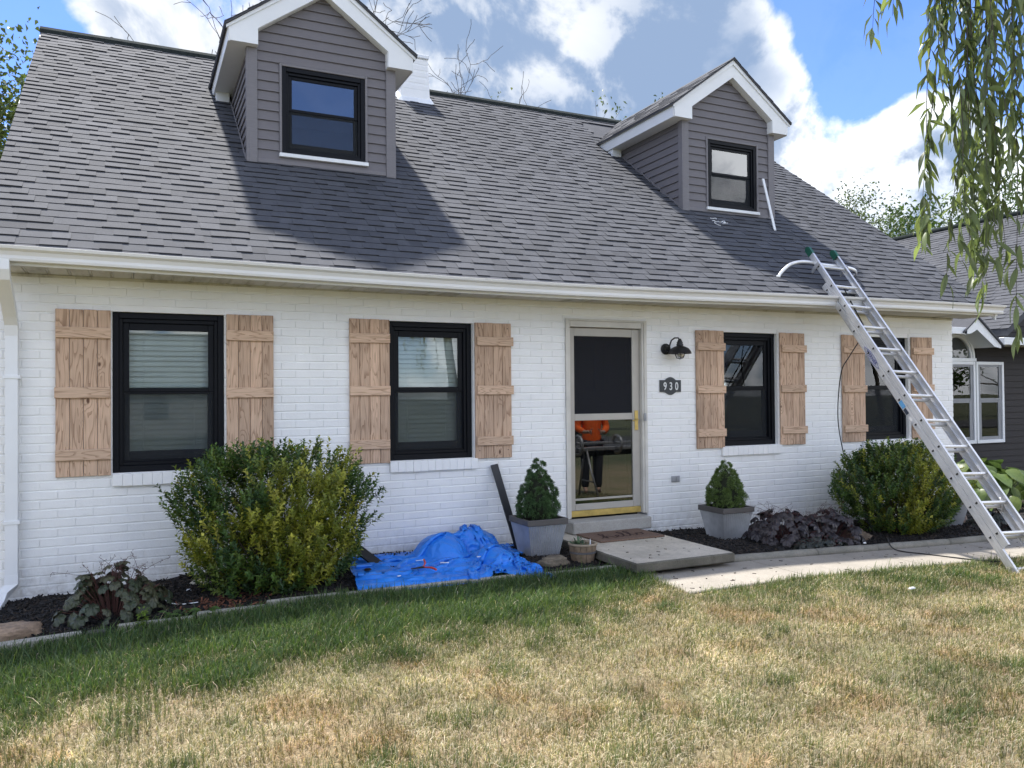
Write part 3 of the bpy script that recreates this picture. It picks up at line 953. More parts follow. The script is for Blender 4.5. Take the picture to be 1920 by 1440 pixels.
def lap(mb, poly, zb, zt, y, xs=None):
    """a siding board: polygon in (x,z), its lower edge standing proud of its upper edge"""
    if len(poly) < 3: return
    pr = lambda z: y - .016 * (zt - z) / max(zt - zb, 1e-6) - .003
    n = len(poly)
    vs = [(x, pr(z), z) for x, z in poly] + [(x, y + .002, z) for x, z in poly]
    fs = [list(range(n))] + [[i, n + i, n + (i + 1) % n, (i + 1) % n] for i in range(n)]
    mb.add(vs, fs)

def make_dormer(cx, wx0, wx1, wz0, wz1, blind_to, has_curtain):
    d = node('dormer', house, (cx, D_Y, 4.08))
    H, Y = D_HALF, D_Y
    zb = RZ + SL * (Y - RY)                                    # 4.085
    ze, pitch = 5.45, 0.735
    zpk = ze + pitch * 1.02                                     # ridge
    roofz = lambda y: RZ + SL * (y - RY)
    # body: front (with the window hole) and cheeks
    m = MB()
    zin = lambda x: zpk - .03 - abs(x - cx) * pitch
    for (xa, xb, za, zc) in [(cx - H + .01, wx0, zb - .05, 5.42), (wx1, cx + H - .01, zb - .05, 5.42), (wx0, wx1, zb - .05, wz0), (wx0, wx1, wz1, 5.42)]:
        m.box(xa, xb, Y + .004, Y + .08, za, zc)
    m.prism([(cx - H + .01, 5.421), (cx + H - .01, 5.421), (cx, zpk - .1)], 'y', Y + .004, Y + .08)
    for sx in (-1, 1):
        xo, xi = cx + sx * (H - .004), cx + sx * (H - .07)
        m.prism([(Y + .081, zb - .05), (Y + .081, 5.40), (3.1, 5.40)], 'x', min(xo, xi), max(xo, xi))
    m.box(cx - H + .08, cx + H - .08, 2.3, 2.34, 4.0, 5.5)
    m.build('dormer_wall', MAT['interior' if False else 'siding'], d)
    # front siding boards
    EX = .105
    z = zb + .035
    bot = MB(); bot.bbox(cx - .70, cx + .70, Y - .022, Y + .003, zb - .005, zb + .036, .003); bot.build('base_trim', MAT['trimgrey'], d)
    while z < zpk - .27:
        zt = z + EX
        poly = [(cx - .702, z), (cx + .702, z), (cx + .702, zt), (cx - .702, zt)]
        top = zpk - .235
        poly = clip_line(poly, lambda p: top - pitch * (p[0] - cx) - p[1])
        poly = clip_line(poly, lambda p: top + pitch * (p[0] - cx) - p[1])
        if len(poly) >= 3:
            if z < wz1 + .03 and zt > wz0 - .045:
                lo, hi = wx0 - .028, wx1 + .028
                parts = [clip_x(poly, xmax=lo), clip_x(poly, xmin=hi)]
                if zt > wz1 + .031: parts.append(clip_line(clip_x(poly, lo, hi), lambda p: p[1] - wz1 - .031))
                if z < wz0 - .046: parts.append(clip_line(clip_x(poly, lo, hi), lambda p: wz0 - .046 - p[1]))
            else: parts = [poly]
            for P in parts:
                P2 = [p for i, p in enumerate(P) if math.hypot(p[0] - P[i - 1][0], p[1] - P[i - 1][1]) > 1e-5]
                if len(P2) >= 3 and (max(p[1] for p in P2) - min(p[1] for p in P2)) > .012:
                    mb = MB(); lap(mb, P2, z, zt, Y); mb.build('siding_board', MAT['siding'], d)
        z = zt
    # corner boards
    for sx in (-1, 1):
        xo, xi = cx + sx * H, cx + sx * (H - .088)
        mb = MB()
        mb.bbox(min(xo, xi), max(xo, xi), Y - .030, Y + .0035, zb - .02, 5.30, .003)
        xa, xb = sorted((cx + sx * (H - .003), cx + sx * (H + .022)))
        mb.prism([(Y - .028, zb - .03), (Y + .062, zb + .03), (Y + .062, 5.29), (Y - .028, 5.29)], 'x', xa, xb)
        mb.build('corner_board', MAT['trimgrey'], d)
        # cheek siding, each board clipped by the roof slope
        zz = zb - .02
        while zz < 5.28:
            zt = min(zz + EX, 5.29)
            P = [(Y + .063, zz), (3.2, zz), (3.2, zt), (Y + .063, zt)]
            P = clip_line(P, lambda p: p[1] - roofz(p[0]) - .01)
            if len(P) >= 3 and max(p[0] for p in P) - Y - .063 > .03:
                n = len(P)
                pr = lambda z_: cx + sx * (H + .003 + .016 * (zt - z_) / EX)
                mb = MB()
                vs = [(pr(z_), y_, z_) for y_, z_ in P] + [(cx + sx * (H - .003), y_, z_) for y_, z_ in P]
                fs = [list(range(n))] + [[i, n + i, n + (i + 1) % n, (i + 1) % n] for i in range(n)]
                mb.add(vs, fs); mb.build('siding_board', MAT['siding'], d)
            zz = zt
        # step flashing along the slope
        mb = MB()
        xa, xb = sorted((cx + sx * (H + .0195), cx + sx * (H + .030)))
        mb.prism([(Y + .02, roofz(Y + .02) - .01), (Y + .02, roofz(Y + .02) + .032), (2.85, roofz(2.85) + .032), (2.85, roofz(2.85) - .01)], 'x', xa, xb)
        mb.build('flashing', MAT['trimgrey'], d)
    # window surround
    mb = MB(); ring_b(mb, wx0 - .026, wx1 + .026, wz0 - .004, wz1 + .028, .026, .026, .028, .004, Y - .026, Y + .003); mb.build('window_trim', MAT['trimgrey'], d)
    mb = MB(); mb.bbox(wx0 - .030, wx1 + .030, Y - .050, Y + .003, wz0 - .046, wz0 - .0045, .004); mb.build('window_sill', MAT['white'], d)
    # the window itself
    y = Y - .012
    f = MB(); ring_b(f, wx0, wx1, wz0, wz1, .048, .048, .05, .045, y, y + .10); f.build('window_frame', MAT['black'], d)
    a0, a1, b0, b1 = wx0 + .049, wx1 - .049, wz0 + .046, wz1 - .051
    f = MB(); ring_b(f, a0, a1, b0, b1, .026, .026, .03, .024, y + .02, y + .10); f.build('inner_frame', MAT['black'], d)
    a0 += .027; a1 -= .027; b0 += .025; b1 -= .031
    mid = wz0 + (wz1 - wz0) * .51
    f = MB(); ring_b(f, a0, a1, mid - .005, b1, .038, .038, .035, .03, y + .04, y + .065); f.build('sash', MAT['black'], d)
    f = MB(); ring_b(f, a0, a1, b0, mid + .018, .042, .042, .04, .065, y + .067, y + .095); f.build('sash', MAT['black'], d)
    f = MB(); f.box(a0 + .037, a1 - .037, y + .051, y + .054, mid + .024, b1 - .034); f.build('pane', MAT['dormerglass'], d)
    f = MB(); f.box(a0 + .041, a1 - .041, y + .079, y + .082, b0 + .064, mid - .021); f.build('pane', MAT['dormerglass'], d)
    f = MB(); f.box(a0 - .001, a1 + .001, y + .046, y + .047, b0, mid - .006); f.build('insect_screen', MAT['screen'], d)
    if has_curtain:
        f = MB(); f.grid(lambda u, v: (wx0 + .08 + u * (wx1 - wx0 - .2), Y + .105 + .012 * math.sin(u * 55) + .01 * math.sin(u * 21 + 1), b0 + v * (mid - b0)), 90, 2); f.build('curtain', MAT['blind'], d)
    # eave boxes, soffits, rake boards
    yf = Y - .115
    for sx in (-1, 1):
        X = lambda v: cx + sx * v
        P = [(X(0), zpk - .008), (X(1.0), ze + .006), (X(.985), 5.29), (X(.705), 5.29), (X(.705), ze + .012), (X(0), zpk - .235)]
        mb = MB(); mb.prism(P if sx > 0 else P[::-1], 'y', yf, yf + .022); mb.build('rake_board', MAT['white'], d)
        # upper rake moulding, a second thinner strip
        P = [(X(0), zpk + .004), (X(1.022), ze - .012), (X(1.022), ze - .042), (X(0), zpk - .060)]
        mb = MB(); mb.prism(P if sx > 0 else P[::-1], 'y', yf - .016, yf - .0005); mb.build('rake_moulding', MAT['white'], d)
        # inner return down to the siding
        mb = MB(); xa, xb = sorted((X(.70), X(.715))); mb.bbox(xa, xb, yf + .0225, Y - .004, 5.295, ze + .01, .002); mb.build('return_board', MAT['white'], d)
        P = [(X(0), zpk - .225), (X(.705), ze + .018), (X(.705), ze + .008), (X(0), zpk - .235)]
        mb = MB(); mb.prism(P if sx > 0 else P[::-1], 'y', yf + .0225, Y - .002); mb.build('rake_soffit', MAT['white'], d)
        xa, xb = sorted((X(.985), X(1.003)))
        yb = RY + (5.29 - RZ) / SL
        mb = MB(); mb.prism([(yf + .0225, 5.288), (yb - .02, 5.288), (yb + .24, 5.468), (yf + .0225, 5.468)], 'x', xa, xb); mb.build('eave_fascia', MAT['white'], d)
        xa, xb = sorted((X(.705), X(.984)))
        mb = MB(); mb.box(xa, xb, yf + .0225, yb - .01, 5.291, 5.303); mb.build('eave_soffit', MAT['white'], d)
        # small drop box where the eave meets the slope
        xa, xb = sorted((X(.83), X(.983)))
        mb = MB(); mb.prism([(yb - .17, 5.29), (yb - .17, 5.18), (yb - .145, 5.18), (yb - .01, 5.285)], 'x', xa, xb); mb.build('eave_return', MAT['white'], d)
    # roof planes and shingle courses
    yrf = yf - .035
    mb = MB()
    for sx in (-1, 1):
        X = lambda v: cx + sx * v
        zt0, zt1 = zpk + .022, ze + .004
        yb0, yb1 = RY + (zt0 - RZ) / SL + .06, RY + (zt1 - RZ) / SL + .06
        a = [(X(0), yrf, zt0), (X(1.035), yrf, zt1), (X(1.035), yb1, zt1), (X(0), yb0, zt0)]
        b = [(p[0], p[1], p[2] - .02) for p in a]
        mb.hexa(b + a)
    rf = mb.build('dormer_roof', MAT['shingles'], d)
    mb = MB()
    ln = math.hypot(1.035, zpk - ze + .018)
    for sx in (-1, 1):
        k = 0
        while k * .143 < ln - .03:
            s0 = k * .143
            y = yrf - .004 - R.uniform(0, .15)
            f0 = s0 / ln
            yend = RY + (ze + .004 + f0 * (zpk - ze + .018) - RZ) / SL + .1
            while y < yend:
                w = R.choice(WID)
                ya, yc = max(y, yrf - .004), min(y + w, yend)
                y += w
                if yc - ya < .03: continue
                t = R.choice((.007, .013))
                def pt(s, h, yy):
                    f = s / ln
                    return (cx + sx * (1.035 * (1 - f) + h * .58), yy, ze + .006 + f * (zpk - ze + .018) + h * .81)
                s1 = min(s0 + .17, ln)
                mb.add([pt(s0, 0, ya), pt(s0, 0, yc), pt(s1, 0, yc), pt(s1, 0, ya), pt(s0, t, ya), pt(s0, t, yc), pt(s1, .003, yc), pt(s1, .003, ya)],
                       [(4, 5, 6, 7), (0, 1, 5, 4), (1, 2, 6, 5), (3, 0, 4, 7)])
            k += 1
    mb.build('shingles', MAT['shingles'], d, kind='stuff')
    mb = MB(); zt0 = zpk + .03
    mb.prism([(cx - .12, zt0 - .085), (cx, zt0 + .008), (cx + .12, zt0 - .085), (cx, zt0 - .01)], 'y', yrf - .006, RY + (zt0 - RZ) / SL + .05); mb.build('ridge_cap', MAT['shingles'], d)
    return d
make_dormer(1.90, 1.452, 2.362, 4.205, 5.145, 0, False)
make_dormer(7.53, 7.155, 8.020, 4.155, 5.090, 0, True)

# ================================================================== NEIGHBOURING WING
wing = thing('neighbour_house', 'dark sided house wing with an arched white window beyond the white brick corner', 'house', (14.5, 2.1, -.25))
WY = 2.1
MAT['darksiding'] = mk_siding('charcoal siding', (0.032, 0.029, 0.030), 0.15)
wcore = MB(); wcore.box(10.345, 18.5, WY + .005, WY + .2, -.5, 2.55); wcore.prism([(14.0, 2.551), (18.5, 2.551), (18.5, 5.5)], 'y', WY + .005, WY + .2)
wo = wcore.build('wall', MAT['darksiding'], wing)
z = -.3
while z < 3.4:
    xa = 14.62 if .6 < z < 2.1 else (13.85 if 2.1 <= z < 2.62 else 10.36)
    xb = 18.4
    if z > 2.6: xa = max(14.0 + (z - 2.45) / .674, 14.0)
    m = MB(); lap(m, [(xa, z), (xb, z), (xb, z + .115), (xa, z + .115)], z, z + .115, WY); m.build('siding_board', MAT['darksiding'], wo)
    z += .115
# arched window pair
aw = node('arched_window', wing, (13.7, WY, .65))
m = MB(); m.box(12.80, 14.58, WY - .004, WY + .003, .63, 2.14)
m.add([(13.29 + .45 * math.cos(t), WY - .004, 2.15 + .45 * math.sin(t)) for t in np.linspace(0, math.pi, 17)], [list(range(16, -1, -1))])
m.build('dark_backing', MAT['interior'], aw)  # flat dark panel standing in for the unlit room behind the panes
m = MB()
ring_b(m, 13.80, 14.57, .645, 2.125, .05, .055, .055, .06, WY - .05, WY - .005)
ring_b(m, 12.82, 13.775, .645, 2.125, .05, .05, .055, .06, WY - .049, WY - .005)
m.build('window_frame', MAT['white'], aw)
m = MB(); m.bbox(12.80, 13.80, WY - .056, WY - .005, 2.1255, 2.185, .004); m.build('transom', MAT['white'], aw)
for rr, yy, wd_ in ((.465, WY - .060, .045), (.415, WY - .045, .05)):
    m = MB(); A = list(np.linspace(0, math.pi, 25))
    vs = []
    for t in A:
        for (r_, y_) in ((rr, yy), (rr - wd_, yy), (rr - wd_, WY - .004), (rr, WY - .004)): vs.append((13.29 + r_ * math.cos(t), y_, 2.186 + r_ * math.sin(t)))
    fs = [[i * 4 + k, i * 4 + (k + 1) % 4, (i + 1) * 4 + (k + 1) % 4, (i + 1) * 4 + k] for i in range(24) for k in range(4)]
    m.add(vs, fs); m.build('arch_trim', MAT['white'], aw)
MAT['greysash'] = simple('grey sash', (0.22, 0.23, 0.25), .4)
for (xa, xb) in ((12.87, 13.725), (13.85, 14.515)):
    m = MB(); ring_b(m, xa, xb, .705, 1.42, .10, .10, .04, .06, WY - .030, WY - .006); ring_b(m, xa, xb, 1.4205, 2.07, .07, .07, .04, .04, WY - .034, WY - .006); m.build('sash', MAT['greysash'], aw)
    m = MB(); m.box(xa + .068, xb - .068, WY - .022, WY - .019, 1.459, 2.031); m.build('pane', MAT['glass'], aw)
    m = MB(); m.box(xa + .098, xb - .098, WY - .020, WY - .017, .764, 1.381); m.build('pane', MAT['glass'], aw)
    m = MB(); m.bbox(xa + .101, xb - .101, WY - .016, WY - .005, .87, .93, .003); m.build('sash_bar', MAT['greysash'], aw)
m = MB(); m.add([(13.29 + .38 * math.cos(t), WY - .02, 2.186 + .38 * math.sin(t)) for t in np.linspace(0, math.pi, 17)], [list(range(17))]); m.build('pane', MAT['glass'], aw)
# little entry gable over it
gy = 1.6
gp_ = node('window_gable', wing, (13.16, gy, 2.4))
GCX, GZ, GP, GH = 13.16, 2.85, .73, .60
for sx in (-1, 1):
    X = lambda v: GCX + sx * v
    GH = .60 if sx > 0 else .30
    P = [(X(0), GZ), (X(GH + .03), GZ - GP * (GH + .03)), (X(GH + .03), GZ - GP * (GH + .03) - .05), (X(GH - .14), GZ - GP * GH - .05), (X(0), GZ - .20)]
    m = MB(); m.prism(P if sx > 0 else P[::-1], 'y', gy - .02, gy); m.build('rake_board', MAT['white'], gp_)
    P = [(X(0), GZ - .035), (X(GH), GZ - .035 - GP * GH), (X(GH), GZ - .05 - GP * GH), (X(0), GZ - .05)]
    m = MB(); m.prism(P if sx > 0 else P[::-1], 'y', gy + .0005, WY - .02); m.build('soffit', MAT['white'], gp_)
    P = [(X(0), GZ + .035), (X(GH + .08), GZ + .035 - GP * (GH + .08)), (X(GH + .08), GZ + .005 - GP * (GH + .08)), (X(0), GZ + .005)]
    m = MB(); m.prism(P if sx > 0 else P[::-1], 'y', gy - .05, WY + .5); m.build('gable_roof', MAT['shingles'], gp_)
m = MB(); m.bbox(11.2, 12.90, gy - .02, gy + .05, 2.565, 2.68, .004); m.bbox(13.80, 18.4, gy - .07, gy + .03, 2.40, 2.53, .006); m.build('gutter', MAT['white'], wing)
m = MB(); m.box(13.77, 18.4, gy + .031, WY - .02, 2.41, 2.425); m.build('soffit', MAT['white'], wing)
# long roof slope facing the white house, courses running away from the viewer
WS = .674
wroofz = lambda x: 2.72 + WS * (x - 14.0)
m = MB()
m.hexa([(13.95, 1.56, wroofz(13.95) - .12), (18.3, 1.56, wroofz(18.3) - .12), (18.3, 9.0, wroofz(18.3) - .12), (13.95, 9.0, wroofz(13.95) - .12),
        (13.95, 1.56, wroofz(13.95)), (18.3, 1.56, wroofz(18.3)), (18.3, 9.0, wroofz(18.3)), (13.95, 9.0, wroofz(13.95))])
m.hexa([(12.9, 2.32, wroofz(12.9) - .1), (13.949, 2.32, wroofz(13.949) - .1), (13.949, 9, wroofz(13.949) - .1), (12.9, 9, wroofz(12.9) - .1),
        (12.9, 2.32, wroofz(12.9)), (13.949, 2.32, wroofz(13.949)), (13.949, 9, wroofz(13.949)), (12.9, 9, wroofz(12.9))])
m.prism([(18.301, wroofz(18.3)), (18.301, wroofz(18.3) - .1), (22.5, wroofz(18.3) - 2.9), (22.5, wroofz(18.3) - 2.8)], 'y', 1.56, 9.0)
wr = m.build('roof', MAT['shingles'], wing)
wc_ = math.cos(math.atan(WS)); ws_ = math.sin(math.atan(WS))
wt = []
k = 0
while True:
    s0 = k * .127
    x = 12.9 + s0 * wc_
    if x > 18.2: break
    y = (1.55 if x > 13.93 else 2.32) - R.uniform(0, .2)
    y_lo = 1.55 if x > 13.93 else 2.32
    while y < 9.0:
        w = R.choice(WID); ya, yb = max(y, y_lo), min(y + w, 9.0); y += w
        if yb - ya > .03: wt.append((s0, ya, yb, R.choice((.0095, .0165))))
    k += 1
def wpt(s, h, y): return (12.9 + s * wc_ - h * ws_, y, wroofz(12.9) + .002 + s * ws_ + h * wc_)
wt.sort(key=lambda t: (Vector(wpt(t[0], 0, t[1])) - CAM).length if t[0] > 1.45 else 999)
rest = MB()
wcache = {}
for i, (s0, ya, yb, t) in enumerate(wt):
    if i < 300:
        key = (round(yb - ya, 3), t)
        if key not in wcache:
            m = MB(); tab_geo(m, key[0], t); wcache[key] = m.mesh('shingle', [MAT['shingle'], MAT['shingle_edge']])
        inst('shingle', wcache[key], wr, wpt(s0, 0, (ya + yb) / 2), (math.atan(WS) + R.gauss(0, .003), R.gauss(0, .004), -math.pi / 2))
    else:
        yc, hw = (ya + yb) / 2, (yb - ya)
        tab_geo(rest, hw, t, at=lambda a, b, c: wpt(s0 + b, c, yc - a))
rest.build('shingles', [MAT['shingles'], MAT['shingle_edge']], wr, kind='stuff')
m = MB(); m.tube([(18.28, 1.5, wroofz(18.3) + .01), (18.28, 9.0, wroofz(18.3) + .01)], .07, 8); m.build('ridge_vent', MAT['ridge'], wing)
m = MB(); m.box(13.96, 18.4, 8.8, 8.9, -.4, 2.6); m.box(18.5, 22.4, WY, WY + .1, -.5, 2.4); m.build('rear_wall', MAT['darksiding'], wing)

# ================================================================== GROUND
def np_mesh(name, V, F, mats, cols=None, smooth=False):
    V = np.asarray(V, np.float32); F = np.asarray(F, np.int32)
    me = bpy.data.meshes.new(name)
    me.vertices.add(len(V)); me.vertices.foreach_set('co', V.ravel())
    n, k = F.shape
    me.loops.add(n * k); me.loops.foreach_set('vertex_index', F.ravel())
    me.polygons.add(n); me.polygons.foreach_set('loop_start', np.arange(0, n * k, k, dtype=np.int32))
    for mt in (mats if isinstance(mats, (list, tuple)) else [mats]): me.materials.append(mt)
    if smooth: me.polygons.foreach_set('use_smooth', np.ones(n, bool))
    me.update(calc_edges=True)
    if cols is not None:
        a = me.attributes.new('Col', 'FLOAT_COLOR', 'POINT')
        c = np.ones((len(V), 4), np.float32); c[:, :3] = cols
        a.data.foreach_set('color', c.ravel())
    return me
def np_obj(name, me, parent=None, origin=(0, 0, 0), kind=None):
    o = bpy.data.objects.new(name, me)
    if any(origin):
        v = np.empty(len(me.vertices) * 3, np.float32); me.vertices.foreach_get('co', v)
        v = v.reshape(-1, 3) - np.array(origin, np.float32); me.vertices.foreach_set('co', v.ravel()); me.update()
    link(o, parent, origin)
    if kind: o['kind'] = kind
    return o
def vnoise(x, y, seed=0):
    """smooth value noise, vectorised"""
    xi, yi = np.floor(x).astype(int), np.floor(y).astype(int)
    xf, yf = x - xi, y - yi
    u, v = xf * xf * (3 - 2 * xf), yf * yf * (3 - 2 * yf)
    def h(a, b):
        n = (a * 374761393 + b * 668265263 + seed * 982451653) & 0xffffffff
        n = ((n ^ (n >> 13)) * 1274126177) & 0xffffffff
        return ((n ^ (n >> 16)) & 0xffff) / 65535.0
    return (h(xi, yi) * (1 - u) + h(xi + 1, yi) * u) * (1 - v) + (h(xi, yi + 1) * (1 - u) + h(xi + 1, yi + 1) * u) * v
def fbm2(x, y, seed=0, oct=4):
    s = 0; a = .5
    for i in range(oct): s = s + a * vnoise(x * 2 ** i, y * 2 ** i, seed + i); a *= .5
    return s / (1 - .5 ** oct)
GXA = np.array([a for a, b in GX]); GZA = np.array([b for a, b in GX])
def gz_np(x, y):
    z = np.interp(x, GXA, GZA)
    t = np.clip(-2.3 - y, 0, None)
    return z - .035 * np.minimum(t, 2.0) - .012 * np.clip(t - 2, 0, None)

gx = np.concatenate([[-600, -200, -80, -40, -22, -14, -9], np.arange(-6, 14.01, .25), [16, 20, 26, 34, 50, 90, 200, 600]])
gy_ = np.concatenate([[-600, -200, -80, -45, -30, -22, -16, -12], np.arange(-9, -.9, .25), [0, 2, 5, 10, 20, 40, 80, 200, 600]])
GXm, GYm = np.meshgrid(gx, gy_)
Zm = np.clip(gz_np(GXm, GYm), -.9, None) - .012
Zm = np.where((GYm > -1.45) & (GXm > -1.2) & (GXm < 11), Zm - .03, Zm)
V = np.stack([GXm, GYm, Zm], -1).reshape(-1, 3)
ny, nx = GXm.shape
I = (np.arange(ny - 1)[:, None] * nx + np.arange(nx - 1)[None]).ravel()
F = np.stack([I, I + 1, I + nx + 1, I + nx], 1)
def mk_lawn():
    t = NT('lawn soil and thatch')
    c = t.world()
    n1 = t.noise(c, 0.9, 5.0, 0.6); n2 = t.noise(c, 60.0, 4.0, 0.65); n3 = t.noise(c, 4.0, 4.0)
    col = t.mix(t.rng(n1, 0.35, 0.65, 0.0, 1.0), (0.27, 0.205, 0.12), (0.17, 0.16, 0.07))
    col = t.mix(t.rng(n3, 0.45, 0.7, 0.0, 0.6), col, (0.25, 0.19, 0.11))
    # the watered lawns further off, beyond the parched patch
    sp = t.n('ShaderNodeSeparateXYZ'); t.put(sp.inputs[0], c)
    far = t.rng(sp.outputs['Y'], -9.5, -12.0, 0.0, 1.0)
    col = t.mix(t.math('MULTIPLY', far, t.rng(n1, .3, .6, .6, 1.0)), col, (0.065, 0.085, 0.030))
    col = t.mix(1.0, col, t.rng(n2, 0.3, 0.7, 0.55, 1.3), 'MULTIPLY')
    t.bsdf(Base_Color=col, Roughness=0.95)
    t.bump(n2, 0.8, 0.01)
    return t.mat
MAT['lawn'] = mk_lawn()
lawn = np_obj('lawn', np_mesh('lawn', V, F, MAT['lawn'], smooth=True), kind='structure')

# grass blades: dense and green by the house where the gutter waters it, straw further out
GB = [(-2, -3.05), (-.58, -2.97), (.3, -2.80), (1.3, -2.84), (2.5, -2.58), (3.1, -2.54), (3.75, -2.40), (4.05, -2.2)]
gbx = np.array([a for a, b in GB]); gby = np.array([b for a, b in GB])
def dryness(x, y):
    yb = np.interp(x, gbx, gby)
    wob = (fbm2(x * 2.2, y * 2.6, 5) - .5) * 1.15
    d = np.clip((yb - y + wob) / .50 + .62, 0, 1)
    right = np.clip((x - 4.0 + (fbm2(x * 4, y * 4, 9) - .5) * .4) / .15, 0, 1)
    edge = np.clip((-2.42 - y + (fbm2(x * 3, y * 3, 3) - .5) * 1.0) / .7, 0, 1)       # a greener rim along the walk
    dr = .34 + .62 * edge
    d = d * (1 - right) + dr * right
    patch = fbm2(x * 1.5, y * 2.2, 21)
    p2 = fbm2(x * 4.2, y * 5.0, 33)
    d = d - np.clip((patch - .52) * 2.6, 0, .34) * (d > .5) - np.clip((p2 - .50) * 2.4, 0, .34) * (d > .5)
    return np.clip(d, 0, 1)
def grass_area(n, x0, x1, y0, y1, seed):
    g = np.random.default_rng(seed)
    return g.uniform(x0, x1, n), g.uniform(y0, y1, n)
def lawn_edge(x): return np.where(x < 4.0, -1.375 - .02 * np.sin(x * 3), -2.335)
def in_view(x, y, margin=1.5):
    rx = x - CAM.x; ry = y - CAM.y
    zd = rx * CF.x + ry * CF.y; xd = rx * CR.x + ry * CR.y
    return (zd > .3) & (np.abs(xd) < zd * .6364 + margin)
def make_blades(n_per, xr, yr, seed):
    g = np.random.default_rng(seed)
    A = (xr[1] - xr[0]) * (yr[1] - yr[0]); n = int(A * n_per)
    x = g.uniform(*xr, n); y = g.uniform(*yr, n)
    # clump: pull blades towards tuft centres
    cx = (np.floor(x / .045) + .5 + .7 * (vnoise(np.floor(x / .045), np.floor(y / .045), 77) - .5)) * .045
    cy = (np.floor(y / .045) + .5 + .7 * (vnoise(np.floor(x / .045) + 99, np.floor(y / .045), 78) - .5)) * .045
    k = g.uniform(0, .55, n); x = x + (cx - x) * k; y = y + (cy - y) * k
    over = g.uniform(-.03, .05, n)
    keep = (y < lawn_edge(x) + over) & in_view(x, y) & (y > -7.3)
    x, y = x[keep], y[keep]
    dist = np.hypot(x - CAM.x, y - CAM.y)
    th = np.clip(1.20 - (dist - 3.0) * .12, .36, 1.0) * np.where(in_view(x, y, .3), 1.0, .45)
    keep = g.uniform(0, 1, len(x)) < th
    x, y, dist = x[keep], y[keep], dist[keep]
    d = dryness(x, y)
    thin = (fbm2(x * 5, y * 5, 55) > .62) & (d > .6) & (g.uniform(0, 1, len(x)) < .5)
    x, y, d, dist = x[~thin], y[~thin], d[~thin], dist[~thin]
    n = len(x)
    isdry = g.uniform(0, 1, n) < np.clip(d * .80 - .02, 0.08, .66)
    hpat = fbm2(x * 2.0, y * 2.0, 61)
    H = np.where(isdry, g.uniform(.024, .066, n), g.uniform(.036, .082, n)) * (1.05 - .30 * d) * (.75 + .6 * hpat)
    lush = (1 - d) ** 2 * (x < 4.05)
    H *= np.where(g.uniform(0, 1, n) < .04, g.uniform(1.2, 1.9, n), 1.0)
    H *= 1 + .25 * lush
    W = g.uniform(.0019, .0034, n) * (1 + .13 * np.clip(dist - 3, 0, 6)) * (1 + .35 * lush)
    az = g.uniform(0, 2 * np.pi, n)
    lean = np.where(isdry, g.uniform(.45, 1.45, n), g.uniform(.12, .85, n))
    dirx = np.cos(az); diry = np.sin(az) - .25
    px, py = -np.sin(az), np.cos(az)
    z0 = gz_np(x, y) - .012
    # three-segment blade that curls over
    vs = []
    for f, wf in ((0, 1.0), (.4, .9), (.75, .62), (1.0, .0)):
        a = lean * (f ** 1.2)
        hx = H * f * np.sin(a); hz = H * f * np.cos(a * .95)
        bx, by, bz = x + dirx * hx, y + diry * hx, z0 + np.maximum(hz, .004)
        if wf > 0:
            vs.append(np.stack([bx - px * W * wf * .5, by - py * W * wf * .5, bz], -1))
            vs.append(np.stack([bx + px * W * wf * .5, by + py * W * wf * .5, bz], -1))
        else:
            vs.append(np.stack([bx, by, bz], -1))
    V = np.stack(vs, 1).reshape(-1, 3)                       # 7 verts per blade
    b = np.arange(n)[:, None] * 7
    T = np.array([[0, 1, 3], [0, 3, 2], [2, 3, 5], [2, 5, 4], [4, 5, 6]])
    F = (b[:, :, None] + T[None]).reshape(-1, 3)
    green = np.array([[.050, .098, .026], [.082, .142, .034], [.056, .100, .046], [.125, .170, .052]])
    straw = np.array([[.64, .55, .40], [.57, .48, .34], [.74, .67, .53], [.46, .38, .25], [.62, .48, .37]])
    gm = g.integers(0, 4, n); sm_ = g.integers(0, 5, n)
    olive = np.array([.235, .225, .115])
    gc = green[gm] * (1 - .75 * d[:, None]) + (olive * g.uniform(.7, 1.25, (n, 1))) * (.75 * d[:, None])
    tang = (fbm2(x * 6.5, y * 8.0, 71) * .6 + fbm2(x * 2.4, y * 3.2, 72) * .4)[:, None]
    C = np.where(isdry[:, None], straw[sm_] * (.55 + .65 * hpat[:, None]), gc) * (.36 + 1.22 * tang)
    rust = np.clip((fbm2(x * 2.8, y * 3.4, 91) - .55) * 6, 0, 1)[:, None] * (d > .5)[:, None]
    C = C * (1 - rust * np.array([.10, .24, .34]))
    C = C * g.uniform(.8, 1.2, (n, 1))
    C = np.repeat(C, 7, axis=0)
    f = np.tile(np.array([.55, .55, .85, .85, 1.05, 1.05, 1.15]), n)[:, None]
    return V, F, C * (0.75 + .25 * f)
MAT['grass'] = mk_leaf('grass blades', True, trans=0.30, rough=0.6, var=0.12)
V, F, C = make_blades(11500, (-2.6, 10.0), (-7.2, -1.3), 11)
print('blades', len(V) // 7)
grass = np_obj('grass', np_mesh('grass', V, F, MAT['grass'], C), kind='stuff')

